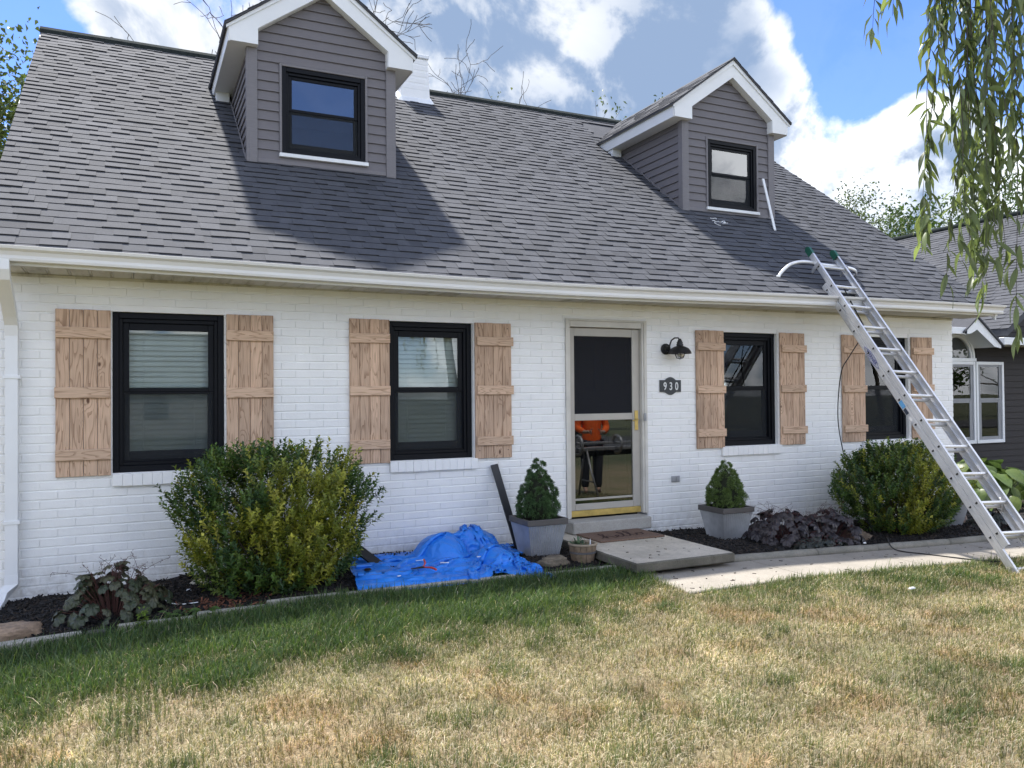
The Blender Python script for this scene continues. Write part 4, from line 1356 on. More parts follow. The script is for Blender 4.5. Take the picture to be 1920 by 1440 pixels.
# a few tall stray stalks of green grass and dead runners lying on the dry lawn are part of the same sward
# ---------------------------------------------------------------- mulch beds
def mk_mulch():
    t = NT('black mulch')
    c = t.world()
    n = t.noise(c, 45.0, 5.0, 0.7); n2 = t.noise(c, 3.0, 4.0)
    col = t.mix(t.rng(n2, 0.45, 0.65, 0.0, 1.0), (0.012, 0.011, 0.011), (0.026, 0.019, 0.014))
    col = t.mix(1.0, col, t.rng(n, 0.3, 0.7, 0.4, 1.6), 'MULTIPLY')
    t.bsdf(Base_Color=col, Roughness=0.9)
    t.bump(n, 1.0, 0.02)
    return t.mat
MAT['mulch'] = mk_mulch()
def bed_z(x, y):
    return gz_np(x, y) + .012 + .035 * np.clip((y + 1.35) / .5, 0, 1) + (fbm2(x * 5, y * 5, 4) - .5) * .05
def bed(x0, x1, y0, y1, name):
    xs, ys = np.arange(x0, x1 + .001, .05), np.arange(y0, y1 + .001, .05)
    X, Y = np.meshgrid(xs, ys); Z = bed_z(X, Y)
    ny, nx = X.shape
    I = (np.arange(ny - 1)[:, None] * nx + np.arange(nx - 1)[None]).ravel()
    F = np.stack([I, I + 1, I + nx + 1, I + nx], 1)
    return np_obj(name, np_mesh(name, np.stack([X, Y, Z], -1).reshape(-1, 3), F, MAT['mulch'], smooth=True), kind='structure')
bed(-1.30, 3.92, -1.36, 0.02, 'planting_bed')
bed(4.98, 10.6, -1.50, 0.02, 'planting_bed')
bed(10.36, 16.0, -1.50, 2.09, 'planting_bed')
def chips(n, regions, seed):
    g = np.random.default_rng(seed)
    P = []
    for (x0, x1, y0, y1, wgt) in regions:
        k = int(n * wgt); P.append(np.stack([g.uniform(x0, x1, k), g.uniform(y0, y1, k)], 1))
    P = np.concatenate(P); n = len(P)
    x, y = P[:, 0], P[:, 1]; z = bed_z(x, y) + g.uniform(.0, .012, n)
    L = g.uniform(.008, .028, n); W = g.uniform(.003, .008, n); T = g.uniform(.002, .005, n)
    az = g.uniform(0, 2 * np.pi, n); tilt = g.normal(0, .45, n)
    d = np.stack([np.cos(az) * np.cos(tilt), np.sin(az) * np.cos(tilt), np.sin(tilt)], 1)
    s = np.stack([-np.sin(az), np.cos(az), g.normal(0, .3, n)], 1)
    s /= np.linalg.norm(s, axis=1)[:, None]; u = np.cross(d, s)
    c = np.stack([x, y, z], 1)
    vs = []
    for sd in (-1, 1):
        for ss in (-1, 1):
            for su in (-1, 1):
                vs.append(c + d * (sd * L)[:, None] + s * (ss * W * (1 if sd < 0 else .6))[:, None] + u * (su * T)[:, None])
    V = np.stack(vs, 1).reshape(-1, 3)
    b = np.arange(n)[:, None, None] * 8
    Q = np.array([[0, 1, 3, 2], [4, 6, 7, 5], [0, 4, 5, 1], [2, 3, 7, 6], [0, 2, 6, 4], [1, 5, 7, 3]])
    F = (b + Q[None]).reshape(-1, 4)
    base = np.array([[.014, .013, .013], [.020, .017, .015], [.035, .026, .020], [.010, .010, .011], [.06, .045, .034]])
    C = base[g.choice(5, n, p=[.35, .3, .17, .13, .05])]
    red = np.exp(-(((x - .62) / .35) ** 2 + ((y + 1.1) / .25) ** 2)) > g.uniform(0.25, 1, n)       # reddish dead leaves by the big shrub
    C = np.where(red[:, None], np.array([.15, .06, .035]) * g.uniform(.5, 1.3, (n, 1)), C)
    return V, F, np.repeat(C * g.uniform(.7, 1.3, (n, 1)), 8, axis=0)
MAT['chips'] = mk_leaf('mulch chips', True, trans=0.0, rough=0.85, var=0.2)
V, F, C = chips(17000, [(-1.25, 3.9, -1.33, -.03, .58), (5.0, 10.3, -1.46, -.03, .36), (10.4, 13.5, -1.4, 1.5, .06)], 5)
np_obj('mulch', np_mesh('mulch', V, F, MAT['chips'], C), kind='stuff')

# edging stones along the beds
ed = thing('bed_edging', 'low concrete edging strip along the lawn side of the left bed', 'edging', (1.3, -1.35, 0))
x = -.10
while x < 3.9:
    w = min(R.uniform(.42, .60), 3.93 - x)
    z = gz(x + w / 2, -1.35)
    m = MB(); m.bbox(x + .004, x + w - .004, -1.372 + R.uniform(-.008, .008), -1.325, z - .06, z + .048 + R.uniform(-.006, .006), .007); m.build('edging_block', MAT['pale_edging'], ed)
    x += w
ed = thing('stone_edging', 'pale flat edging stones at the far left corner of the bed', 'edging', (-.8, -1.35, -.06))
for (xa, xb, dy) in ((-1.6, -.98, -.06), (-.97, -.30, 0)):
    m = MB(); z = gz((xa + xb) / 2, -1.35)
    m.hexa([(xa, -1.43 + dy, z - .08), (xb, -1.39, z - .08), (xb, -1.30, z - .08), (xa, -1.33 + dy, z - .08), (xa + .01, -1.42 + dy, z + .050), (xb - .012, -1.385, z + .062), (xb - .02, -1.31, z + .066), (xa + .01, -1.34 + dy, z + .056)]); m.build('edging_stone', MAT['pale_edging'], ed)
m = MB(); z = gz(-.2, -1.36); m.bbox(-.285, -.165, -1.40, -1.32, z - .03, z + .045, .006); o = m.build('edging_block', MAT['rimgrey'])
tag(o, 'small dark block between the two runs of bed edging', 'block')
ed = thing('walk_edging', 'mossy rounded concrete edging between the walk and the right bed', 'edging', (7.3, -1.5, -.05))
x = 5.02
while x < 11.5:
    w = R.uniform(.75, 1.15)
    za, zb = gz(x, -1.5), gz(x + w, -1.5)
    pts = [(x + .006 + (w - .012) * f, -1.515 + .008 * math.sin(3 * x + 5 * f), za + (zb - za) * f + .018) for f in np.linspace(0, 1, 5)]
    m = MB(); m.tube(pts, [.050, .055, .054, .055, .050], 10, squash=(1.0, .85)); m.build('edging_block', MAT['edging'], ed)
    x += w

# concrete walk
walk = MB(); walk.box(3.99, 13.5, -2.30, -1.57, -.5, -.3)
walk = walk.build('walk', MAT['walk'], None, origin=(5, -2, -.3), kind='structure')
x = 4.0
for w in (1.28, 1.5, 1.5, 1.5, 1.5, 2.0):
    za, zb = gz(x, -2) + .006, gz(x + w, -2) + .006
    xa, xb = x + .004, x + w - .004
    m = MB()
    b = .008
    m.hexa([(xa, -2.31, za - .1), (xb, -2.31, zb - .1), (xb, -1.565, zb - .1), (xa, -1.565, za - .1), (xa, -2.31, za - b), (xb, -2.31, zb - b), (xb, -1.565, zb - b), (xa, -1.565, za - b)])
    m.add([(xa, -2.31, za - b), (xb, -2.31, zb - b), (xb, -1.565, zb - b), (xa, -1.565, za - b), (xa + b, -2.31 + b, za), (xb - b, -2.31 + b, zb), (xb - b, -1.565 - b, zb), (xa + b, -1.565 - b, za)],
          [(0, 1, 5, 4), (1, 2, 6, 5), (2, 3, 7, 6), (3, 0, 4, 7), (4, 5, 6, 7)])
    m.build('paving_slab', MAT['walk'], walk)
    x += w

# door step and raised porch slab
m = MB()
m.bbox(4.125, 5.105, -.235, .006, .128, .258, .012)
step = m.build('door_step', MAT['step']); tag(step, 'grey painted concrete step under the storm door', 'step')
pr = thing('porch_slab', 'raised concrete porch slab with a mossy front edge below the door', 'slab', (4.44, -.85, 0))
m = MB()
nx_, ny_ = 27, 41
Rr = random.Random(5)
x0, x1, y0, y1, zt, zl = 3.915, 4.985, -1.70, .004, .127, .040
top = m
def edge_j(v): return .006 * noise.noise(Vector((v * 9, 3.3, 0))) + .004 * noise.noise(Vector((v * 31, 1.3, 0)))
per = []
for f in np.linspace(0, 1, 28): per.append((x0 + (x1 - x0) * f, y0 + edge_j(f * 3)))
for f in np.linspace(0, 1, 40)[1:]: per.append((x1 + edge_j(9 + f * 3), y0 + (y1 - y0) * f))
for f in np.linspace(0, 1, 4)[1:]: per.append((x1 + (x0 - x1) * f, y1))
for f in np.linspace(0, 1, 40)[1:-1]: per.append((x0 + edge_j(20 + f * 3), y1 + (y0 - y1) * f))
n = len(per); cx_, cy_ = (x0 + x1) / 2, (y0 + y1) / 2
def shrink(p, d): return (p[0] + (d if p[0] < cx_ else -d) * (abs(p[0] - cx_) > .3), p[1] + (d if p[1] < cy_ else -d) * (abs(p[1] - cy_) > .6))
L0 = [(*shrink(p, .014), zl) for p in per]; L1 = [(*p, zl + .012) for p in per]; L2 = [(*p, zt - .012) for p in per]; L3 = [(*shrink(p, .012), zt) for p in per]
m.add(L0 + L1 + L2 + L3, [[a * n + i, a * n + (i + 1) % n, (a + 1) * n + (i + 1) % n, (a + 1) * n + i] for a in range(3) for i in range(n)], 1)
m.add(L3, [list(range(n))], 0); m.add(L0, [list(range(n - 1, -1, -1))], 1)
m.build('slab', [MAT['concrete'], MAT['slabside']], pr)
m = MB(); m.box(4.1, 4.8, -1.2, -.05, -.2, .0385); m.build('footing', MAT['edging'], pr)

# doormat with a handwritten greeting
mat_ = thing('doormat', 'brown coir doormat with dark hello lettering on the porch slab', 'doormat', (4.53, -.48, .128))
MAT['coir'] = simple('brown coir', (0.165, 0.105, 0.075), 0.95, 0, 0.3, 70, 0.9, 260, 0.004)
MAT['coirdark'] = simple('dark coir print', (0.045, 0.020, 0.016), 0.95, 0, 0.3, 90)
m = MB(); m.bbox(4.150, 4.910, -.735, -.245, .1285, .146, .004); m.build('mat', MAT['coir'], mat_)
m = MB()
ring(m, 4.165, 4.895, -.72, -.26, .01, .01, .01, .01, 0, 0) if False else None
def stroke(mb, pts, w, z):
    pts = [Vector((p[0], p[1], 0)) for p in pts]
    n = len(pts); vs = []
    for i, p in enumerate(pts):
        t = (pts[min(i + 1, n - 1)] - pts[max(i - 1, 0)]).normalized(); s = Vector((-t.y, t.x, 0)) * w / 2
        vs += [(p.x - s.x, p.y - s.y, z), (p.x + s.x, p.y + s.y, z)]
    mb.add(vs, [[2 * i, 2 * i + 2, 2 * i + 3, 2 * i + 1] for i in range(n - 1)])
def cat(P, n=8):
    out = []
    for i in range(len(P) - 1):
        p0, p1, p2, p3 = P[max(i - 1, 0)], P[i], P[i + 1], P[min(i + 2, len(P) - 1)]
        for k in range(n):
            t = k / n
            out.append(tuple(.5 * (2 * b + (c - a) * t + (2 * a - 5 * b + 4 * c - d) * t * t + (3 * b - a - 3 * c + d) * t ** 3) for a, b, c, d in zip(p0, p1, p2, p3)))
    out.append(P[-1]); return out
hello = [(0, .1), (.35, .45), (.75, 1.15), (.72, 1.5), (.52, 1.3), (.45, .5), (.42, 0), (.55, .45), (.8, .6), (.92, .35), (1.0, 0), (1.3, .2), (1.6, .5), (1.5, .62), (1.3, .4), (1.45, .02), (1.8, .2), (2.15, .9), (2.2, 1.45), (2.02, 1.3), (1.98, .3), (2.15, 0), (2.45, .4), (2.75, 1.1), (2.72, 1.48), (2.54, 1.2), (2.52, .3), (2.7, 0), (2.95, .3), (3.15, .58), (2.95, .45), (3.0, .08), (3.3, .05), (3.42, .4), (3.2, .6), (3.35, .5), (3.7, .62)]
stroke(m, [(4.24 + p[0] * .155, -.60 + p[1] * .165 + .05 * (p[0] / 3.7) - .03) for p in cat(hello)], .020, .1475)
m.build('lettering', MAT['coirdark'], mat_)

# ================================================================== THINGS ON THE WALL
lamp = thing('wall_light', 'black barn style gooseneck wall lamp with a caged bulb beside the door', 'lamp', (5.53, 0, 2.12))
lx, lz = 5.555, 2.10
m = MB()
vs = []
m.add([(5.475 + .062 * math.cos(t), y_, 2.095 + .062 * math.sin(t)) for y_ in (-.002, -.020) for t in np.linspace(0, 2 * math.pi, 24, endpoint=False)],
      [[i, (i + 1) % 24, 24 + (i + 1) % 24, 24 + i] for i in range(24)] + [list(range(24, 48))], 0)
m.add([(5.475 + r_ * math.cos(t), y_, 2.095 + r_ * math.sin(t)) for y_, r_ in ((-.020, .040), (-.05, .026)) for t in np.linspace(0, 2 * math.pi, 20, endpoint=False)],
      [[i, (i + 1) % 20, 20 + (i + 1) % 20, 20 + i] for i in range(20)] + [list(range(20, 40))], 0)
m.build('back_plate', MAT['darkmetal'], lamp)
m = MB(); m.tube([(5.475, -.045, 2.095), (5.475, -.070, 2.10), (5.478, -.085, 2.14), (5.49, -.10, 2.19), (5.515, -.125, 2.215), (5.545, -.15, 2.215), (5.553, -.16, 2.195)], .0085, 10); m.build('gooseneck', MAT['darkmetal'], lamp)
sx_, sy_ = 5.555, -.165
m = MB(); m.lathe([(.001, 2.205), (.016, 2.203), (.018, 2.19), (.026, 2.182), (.026, 2.172), (.036, 2.164), (.032, 2.150), (.040, 2.140), (.036, 2.125), (.060, 2.115), (.095, 2.098), (.118, 2.068), (.130, 2.040), (.134, 2.038), (.129, 2.036), (.112, 2.062), (.09, 2.088), (.05, 2.105), (.001, 2.108)], (sx_, sy_, 0), 28); m.build('lamp_shade', MAT['darkmetal'], lamp)
m = MB()
for k in range(6):
    a = k * math.pi / 6 * 2
    m.tube([(sx_ + .056 * math.cos(a), sy_ + .056 * math.sin(a), 2.075), (sx_ + .056 * math.cos(a), sy_ + .056 * math.sin(a), 2.02), (sx_ + .042 * math.cos(a), sy_ + .042 * math.sin(a), 1.988), (sx_, sy_, 1.975)], .0028, 5)
m.tube([(sx_ + .056 * math.cos(t), sy_ + .056 * math.sin(t), 2.03) for t in np.linspace(0, 2 * math.pi, 20)], .0028, 5)
m.build('cage', MAT['darkmetal'], lamp)
MAT['lampglass'] = mk_glass('seeded glass', (.75, .75, .72), 1.6)
m = MB(); m.lathe([(.045, 2.08), (.050, 2.03), (.045, 2.0), (.028, 1.985), (.001, 1.980)], (sx_, sy_, 0), 18); m.build('globe', MAT['lampglass'], lamp)
m = MB(); m.lathe([(.012, 2.085), (.014, 2.06), (.028, 2.03), (.030, 2.015), (.018, 1.998), (.001, 1.993)], (sx_, sy_, 0), 14); m.build('bulb', MAT['blind'], lamp)

pl = thing('house_number_plaque', 'dark plaque with white digits 930 below the wall lamp', 'number plaque', (5.535, 0, 1.675))
px_, pz_ = 5.535, 1.676
def plaque_poly(sw, sh, arch):
    P = [(-sw, -sh), (-.075, -sh)]
    P += [(-.075 + .15 * f, -sh - arch * math.sin(math.pi * f)) for f in np.linspace(0, 1, 13)[1:-1]]
    P += [(.075, -sh), (sw, -sh), (sw, sh), (.075, sh)]
    P += [(.075 - .15 * f, sh + arch * math.sin(math.pi * f)) for f in np.linspace(0, 1, 13)[1:-1]]
    P += [(-.075, sh), (-sw, sh)]
    return [(px_ + a, pz_ + b) for a, b in P]
MAT['plaque'] = simple('dark grey plaque', (0.030, 0.036, 0.040), 0.5)
MAT['plaquerim'] = simple('plaque rim', (0.06, 0.068, 0.072), 0.45)
MAT['digit'] = simple('white digit', (0.72, 0.73, 0.72), 0.5, 0, .03)
m = MB(); m.prism(plaque_poly(.146, .068, .034), 'y', -.012, -.003); m.build('rim', MAT['plaquerim'], pl)
m = MB(); m.prism(plaque_poly(.138, .060, .033), 'y', -.0145, -.0121); m.build('plate', MAT['plaque'], pl)
def digit_obj(ch, x):
    cu = bpy.data.curves.new('digit', 'FONT'); cu.body = ch; cu.size = .125; cu.extrude = .0015; cu.align_x = 'CENTER'; cu.offset = .0018
    o = bpy.data.objects.new('digit_src', cu); COL.objects.link(o)
    bpy.context.view_layer.update()
    me = bpy.data.meshes.new_from_object(o.evaluated_get(bpy.context.evaluated_depsgraph_get()))
    bpy.data.objects.remove(o); bpy.data.curves.remove(cu)
    me.materials.clear(); me.materials.append(MAT['digit'])
    inst('digit', me, pl, (x, -.0162, pz_ - .044), (math.pi / 2, 0, 0), (.74, 1, 1))
for ch, x in (('9', px_ - .078), ('3', px_ + .002), ('0', px_ + .082)): digit_obj(ch, x)

ol = thing('outlet', 'small grey weatherproof outlet cover low on the brick wall', 'outlet', (5.59, 0, .617))
m = MB(); m.bbox(5.534, 5.648, -.016, -.003, .583, .652, .004); m.build('plate', MAT['galv'], ol)
for x in (5.563, 5.619):
    m = MB(); m.bbox(x - .022, x + .022, -.024, -.0165, .592, .643, .004); m.build('cover_flap', MAT['galv'], ol)

# ================================================================== LADDER
LF = Vector((7.335, -2.85, -.145)); LD = Vector((.165, 2.23, 2.80)).normalized()
LX = (Vector((1, 0, 0)) - LD * LD.x).normalized(); LN = LX.cross(LD).normalized()
if LN.y > 0: LN = -LN
def lp(x, s, n): return LF + LX * x + LD * s + LN * n
lad = thing('extension_ladder', 'tall aluminium extension ladder with green top caps leaning on the gutter', 'ladder', tuple(LF))
LW = .45
def channel(name, xo, side, s0, s1, n0, n1, fl=.028, t=.0045):
    """C shaped rail; web at xo, flanges pointing inwards (side=+1 towards +x)"""
    m = MB()
    def seg(xa, xb, na, nb):
        P = [lp(xa, s0, na), lp(xb, s0, na), lp(xb, s0, nb), lp(xa, s0, nb), lp(xa, s1, na), lp(xb, s1, na), lp(xb, s1, nb), lp(xa, s1, nb)]
        m.hexa(P)
    xi = xo + side * t
    seg(*sorted((xo, xi)), n0, n1)
    for (na, nb) in ((n0, n0 + t), (n1 - t, n1)): seg(*sorted((xi, xo + side * fl)), na, nb)
    # raised stiffening rib down the outside of the web
    nm = (n0 + n1) / 2
    for q in (-.014, .014):
        seg(*sorted((xo - side * .0018, xo)), nm + q - .003, nm + q + .003)
    return m.build(name, MAT['alum'], lad)
channel('rail', 0, 1, 0.02, 3.90, -.076, -.002); channel('rail', LW, -1, 0.02, 3.90, -.076, -.002)
channel('rail', .008, 1, .33, 4.46, .002, .072); channel('rail', LW - .008, -1, .33, 4.46, .002, .072)
STEP = .3345
rung_s = [.13 + STEP * k for k in range(13)]
def rung(s, n, x0, x1):
    m = MB()
    # D-shaped rung, flat tread up
    prof = [(-.017, .006), (-.012, .014), (.012, .014), (.017, .006), (.015, -.008), (.006, -.015), (-.006, -.015), (-.015, -.008)]
    a = [lp(x0, s + p[1], n + p[0]) for p in prof]; b = [lp(x1, s + p[1], n + p[0]) for p in prof]
    m.add(a + b, [[i, (i + 1) % 8, 8 + (i + 1) % 8, 8 + i] for i in range(8)] + [list(range(8)), list(range(15, 7, -1))])
    m.build('rung', MAT['alum'], lad)
    for x, sd in ((x0, -1), (x1, 1)):
        e = MB(); P = [(-.013, .010), (.013, .010), (.013, 0), (.008, -.009), (-.008, -.009), (-.013, 0)]
        u = [lp(x + sd * .0005, s + p[1], n + p[0]) for p in P]; v = [lp(x + sd * .0035, s + p[1], n + p[0]) for p in P]
        e.add(u + v, [[i, (i + 1) % 6, 6 + (i + 1) % 6, 6 + i] for i in range(6)] + [list(range(6)), list(range(11, 5, -1))])
        e.build('rung_end', MAT['rubber'], lad)
for k, s in enumerate(rung_s):
    if s < 3.88: rung(s, -.039, -.001, LW + .001)
    if s > .40 : rung(s, .037, .007, LW - .007)
for x, sd in ((.008, 1), (LW - .008, -1)):
    m = MB(); xa, xb = sorted((x - sd * .003, x + sd * .032))
    A = []
    P = [(.0, -.002), (.0, .074), (.10, .076), (.125, .060), (.135, .037), (.125, .012), (.10, -.004)]
    u = [lp(xa, 4.355 + p[0], p[1]) for p in P]; v = [lp(xb, 4.355 + p[0], p[1]) for p in P]
    m.add(u + v, [[i, (i + 1) % 7, 7 + (i + 1) % 7, 7 + i] for i in range(7)] + [list(range(7)), list(range(13, 6, -1))])
    m.build('end_cap', MAT['green'], lad)
for x in (0, LW):
    m = MB(); m.hexa([lp(x - .03, -.02, -.10), lp(x + .035, -.02, -.10), lp(x + .035, -.02, .02), lp(x - .03, -.02, .02), lp(x - .012, .06, -.078), lp(x + .016, .06, -.078), lp(x + .016, .06, -.0), lp(x - .012, .06, -.0)])
    m.build('foot', MAT['rubber'], lad)
    m = MB(); m.hexa([lp(x - .010, .0, -.082), lp(x - .005, .0, -.082), lp(x - .005, .0, .006), lp(x - .010, .0, .006), lp(x - .010, .14, -.08), lp(x - .005, .14, -.08), lp(x - .005, .14, -.01), lp(x - .010, .14, -.01)]); m.build('foot_plate', MAT['galv'], lad)
for x in (.045, LW - .045):       # rung hooks
    m = MB(); m.tube([lp(x, .86, .03), lp(x, .80, .010), lp(x, .74, -.03), lp(x, .77, -.06)], .011, 6); m.build('rung_lock', MAT['galv'], lad)
# guide brackets high on the rails
for x in (-.004, LW + .004):
    for s in (4.165, 3.78):
        m = MB(); P = [lp(x - .006, s - .02, -.08), lp(x + .006, s - .02, -.08), lp(x + .006, s - .02, .078), lp(x - .006, s - .02, .078), lp(x - .006, s + .025, -.05), lp(x + .006, s + .025, -.05), lp(x + .006, s + .025, .078), lp(x - .006, s + .025, .078)]
        if s > 4: m.hexa(P); m.build('bracket', MAT['galv'], lad)
# stand-off stabiliser: a bowed bar behind the rails whose arms reach the shingles
m = MB()
arm = [(7.02, -.165, 2.985), (7.10, -.165, 3.065), (7.22, -.165, 3.145), (7.38, -.18, 3.185), (7.54, -.20, 3.180), (7.70, -.215, 3.16), (7.98, -.215, 3.155), (8.18, -.205, 3.145), (8.30, -.17, 3.125), (8.38, -.10, 3.09), (8.41, -.01, 3.075)]
m.tube(cat(arm, 4), .021, 10, squash=(.62, 1.0)); m.build('stabiliser_bar', MAT['alum'], lad)
for p in (arm[0], arm[-1]):
    m = MB(); m.lathe([(.001, -.012), (.024, -.012), (.024, .014), (.001, .016)], p, 10); m.build('stabiliser_tip', MAT['blind'], lad)
# labels on the outside of the left rail
def decal(name, s0, s1, n0, n1, mt, off=-.0026):
    m = MB(); m.hexa([lp(off, s0, n0), lp(off - .0006, s0, n0), lp(off - .0006, s0, n1), lp(off, s0, n1), lp(off, s1, n0), lp(off - .0006, s1, n0), lp(off - .0006, s1, n1), lp(off, s1, n1)])
    return m.build(name, mt, lad)
MAT['decalblue'] = simple('blue print', (0.015, 0.03, 0.22), .4); MAT['decalsky'] = simple('light blue sticker', (0.10, 0.30, 0.55), .4); MAT['decaldark'] = simple('dark label', (0.02, 0.03, 0.05), .5); MAT['decalwhite'] = simple('white sticker', (0.7, 0.7, 0.7), .5)
def ladder_text(body, s, n, size):
    cu = bpy.data.curves.new('t', 'FONT'); cu.body = body; cu.size = size; cu.extrude = .0004; cu.align_x = 'CENTER'; cu.align_y = 'CENTER'
    o = bpy.data.objects.new('t_src', cu); COL.objects.link(o); bpy.context.view_layer.update()
    me = bpy.data.meshes.new_from_object(o.evaluated_get(bpy.context.evaluated_depsgraph_get()))
    bpy.data.objects.remove(o); bpy.data.curves.remove(cu)
    me.materials.clear(); me.materials.append(MAT['decalblue'])
    q = bpy.data.objects.new('lettering', me); link(q, lad, lp(-.0034, s, n))
    # letters run down the rail, their tops towards the front flange
    ex, ey, ez = -LD, LN, -LX
    if ex.cross(ey).dot(ez) < 0: ey = -ey
    q.rotation_euler = Matrix((ex, ey, ez)).transposed().to_euler()
ladder_text('WERNER', 2.74, -.038, .052)
m = MB()
for sgn in (-1, 1):
    pts = [lp(-.003, 2.74 + .165 * f, -.038 + sgn * .034 * (1 - f * f)) for f in np.linspace(-1, 1, 15)]
    m.tube(pts, .0022, 4)
m.build('oval', MAT['decalblue'], lad)
decal('sticker', 2.03, 2.12, -.066, -.018, MAT['decalsky']); decal('sticker', 1.95, 2.02, -.068, -.030, MAT['decaldark']); decal('sticker', 1.86, 1.91, -.066, -.036, MAT['decalwhite'])
m = MB()
m.tube([lp(.215, 3.80, .02), lp(.225, 3.2, -.05), lp(.20, 2.5, -.075), lp(.19, 1.8, -.08), lp(.17, 1.2, -.06), lp(.15, .78, .0)], .0075, 6); m.build('rope', MAT['rubber'], lad)

# black cord hanging from the ladder down into the shrub and out over the walk
m = MB()
cpts = [(7.62, -.92, 2.30), (7.47, -.80, 2.00), (7.42, -.72, 1.80), (7.47, -.62, 1.30), (7.60, -.58, .85), (7.72, -.62, .40), (7.62, -.95, .02), (7.42, -1.30, -.02), (7.25, -1.46, .035), (7.13, -1.66, -.045), (7.28, -1.95, -.060), (7.38, -2.18, -.062), (7.46, -2.38, -.06), (7.54, -2.5, -.055)]
m.tube(cat(cpts, 8), .0065, 6); o = m.build('power_cord', MAT['rubber']); tag(o, 'black cord hanging off the ladder and trailing across the walk', 'cord')

# loose strip leaning on the right dormer, and debris on the shingles
m = MB(); a, b = Vector((8.045, .955, 3.835)), Vector((8.10, 1.235, 4.63))
ax = (b - a).normalized(); sd = Vector((1, 0, 0)); nn = ax.cross(sd).normalized()
m.hexa([a - sd * .019, a + sd * .019, a + sd * .019 + nn * .012, a - sd * .019 + nn * .012, b - sd * .019, b + sd * .019, b + sd * .019 + nn * .012, b - sd * .019 + nn * .012])
o = m.build('trim_strip', MAT['white']); tag(o, 'narrow white trim strip leaning against the right dormer', 'trim strip')
m = MB()
for k in range(7):
    x, y = 7.10 + R.uniform(-.11, .11), 1.03 + R.uniform(-.10, .08)
    zz = roof_pt(0, (y + .56) / COSR, 0)[2] + .022
    a = R.uniform(0, 6.28)
    P = [(x + f * .10 * math.cos(a) + .02 * math.sin(7 * f + k), y + f * .06 * math.sin(a), zz + f * .06 * math.sin(a) * .75 + .012 * math.sin(f * 5)) for f in np.linspace(-.5, .5, 7)]
    m.tube(P, .0055, 5)
o = m.build('caulk_scraps', MAT['white']); tag(o, 'heap of curled white scraps on the shingles under the right dormer', 'scraps')

# grit and bits of leaf blown over the walk and the slab
m = MB(); rg = random.Random(77)
for k in range(120):
    if k < 95: x, y = rg.uniform(4.05, 10.0), rg.uniform(-2.28, -1.60); z = gz(x, -2) + .0065
    else: x, y = rg.uniform(3.95, 4.95), rg.uniform(-1.66, -.06); z = .1275
    l, w, a = rg.uniform(.004, .020), rg.uniform(.002, .007), rg.uniform(0, 6.28)
    c, s = math.cos(a), math.sin(a)
    P = [(x + p * c - q * s, y + p * s + q * c, z + h) for h in (0, rg.uniform(.002, .006)) for p, q in ((-l, -w), (l, -w * .5), (l, w * .5), (-l, w))]
    m.hexa(P)
m.build('grit', simple('leaf litter grit', (.055, .042, .03), .9, 0, .5, 30), None, kind='stuff')

# ================================================================== LEAF TOOLS
def norm(a): return a / np.maximum(np.linalg.norm(a, axis=-1, keepdims=True), 1e-9)
def leaf_cloud(P, D, N, L, W, C, fold=.25, curl=.15):
    """many small folded leaves as one point cloud of faces; P base, D direction, N face normal"""
    n = len(P)
    D = norm(D); S = norm(np.cross(D, N)); N = np.cross(S, D)
    L = np.asarray(L)[:, None] if np.ndim(L) else np.full((n, 1), L); W = np.asarray(W)[:, None] if np.ndim(W) else np.full((n, 1), W)
    a = P; c = P + D * L * .48 - N * L * curl * .1
    l = P + D * L * .42 - S * W * .5 + N * W * fold; r = P + D * L * .42 + S * W * .5 + N * W * fold
    t = P + D * L - N * L * curl
    V = np.stack([a, l, c, r, t], 1).reshape(-1, 3)
    b = np.arange(n)[:, None, None] * 5
    T = np.array([[0, 2, 1], [0, 3, 2], [1, 2, 4], [2, 3, 4]])
    return V, (b + T[None]).reshape(-1, 3), np.repeat(C, 5, axis=0)
def leaf_mesh(name, L, prof, mat_, fold=.2, droop=.3, wave=0.0, nu=7, cols=None, seed=0, cup=0.0):
    """one large leaf lying along +x, tip drooping; prof(u) gives half width"""
    m = MB(); rr = random.Random(seed)
    us = np.linspace(0, 1, nu); vs = []
    for u in us:
        hw = prof(u) * L
        z = -droop * L * u * u + cup * L * .0
        for q in (-1, -.5, 0, .5, 1):
            vs.append((u * L - .04 * L * abs(q) * u, q * hw, z + fold * abs(q) * hw - cup * (q * hw) ** 2 / L + wave * L * math.sin(u * 9 + q * 4 + seed) * abs(q)))
    fs = [[i * 5 + k, (i + 1) * 5 + k, (i + 1) * 5 + k + 1, i * 5 + k + 1] for i in range(nu - 1) for k in range(4)]
    m.add(vs, fs, 0, True)
    return m.mesh(name, mat_)
def rand_dirs(g, n):
    v = g.normal(size=(n, 3)); return norm(v)

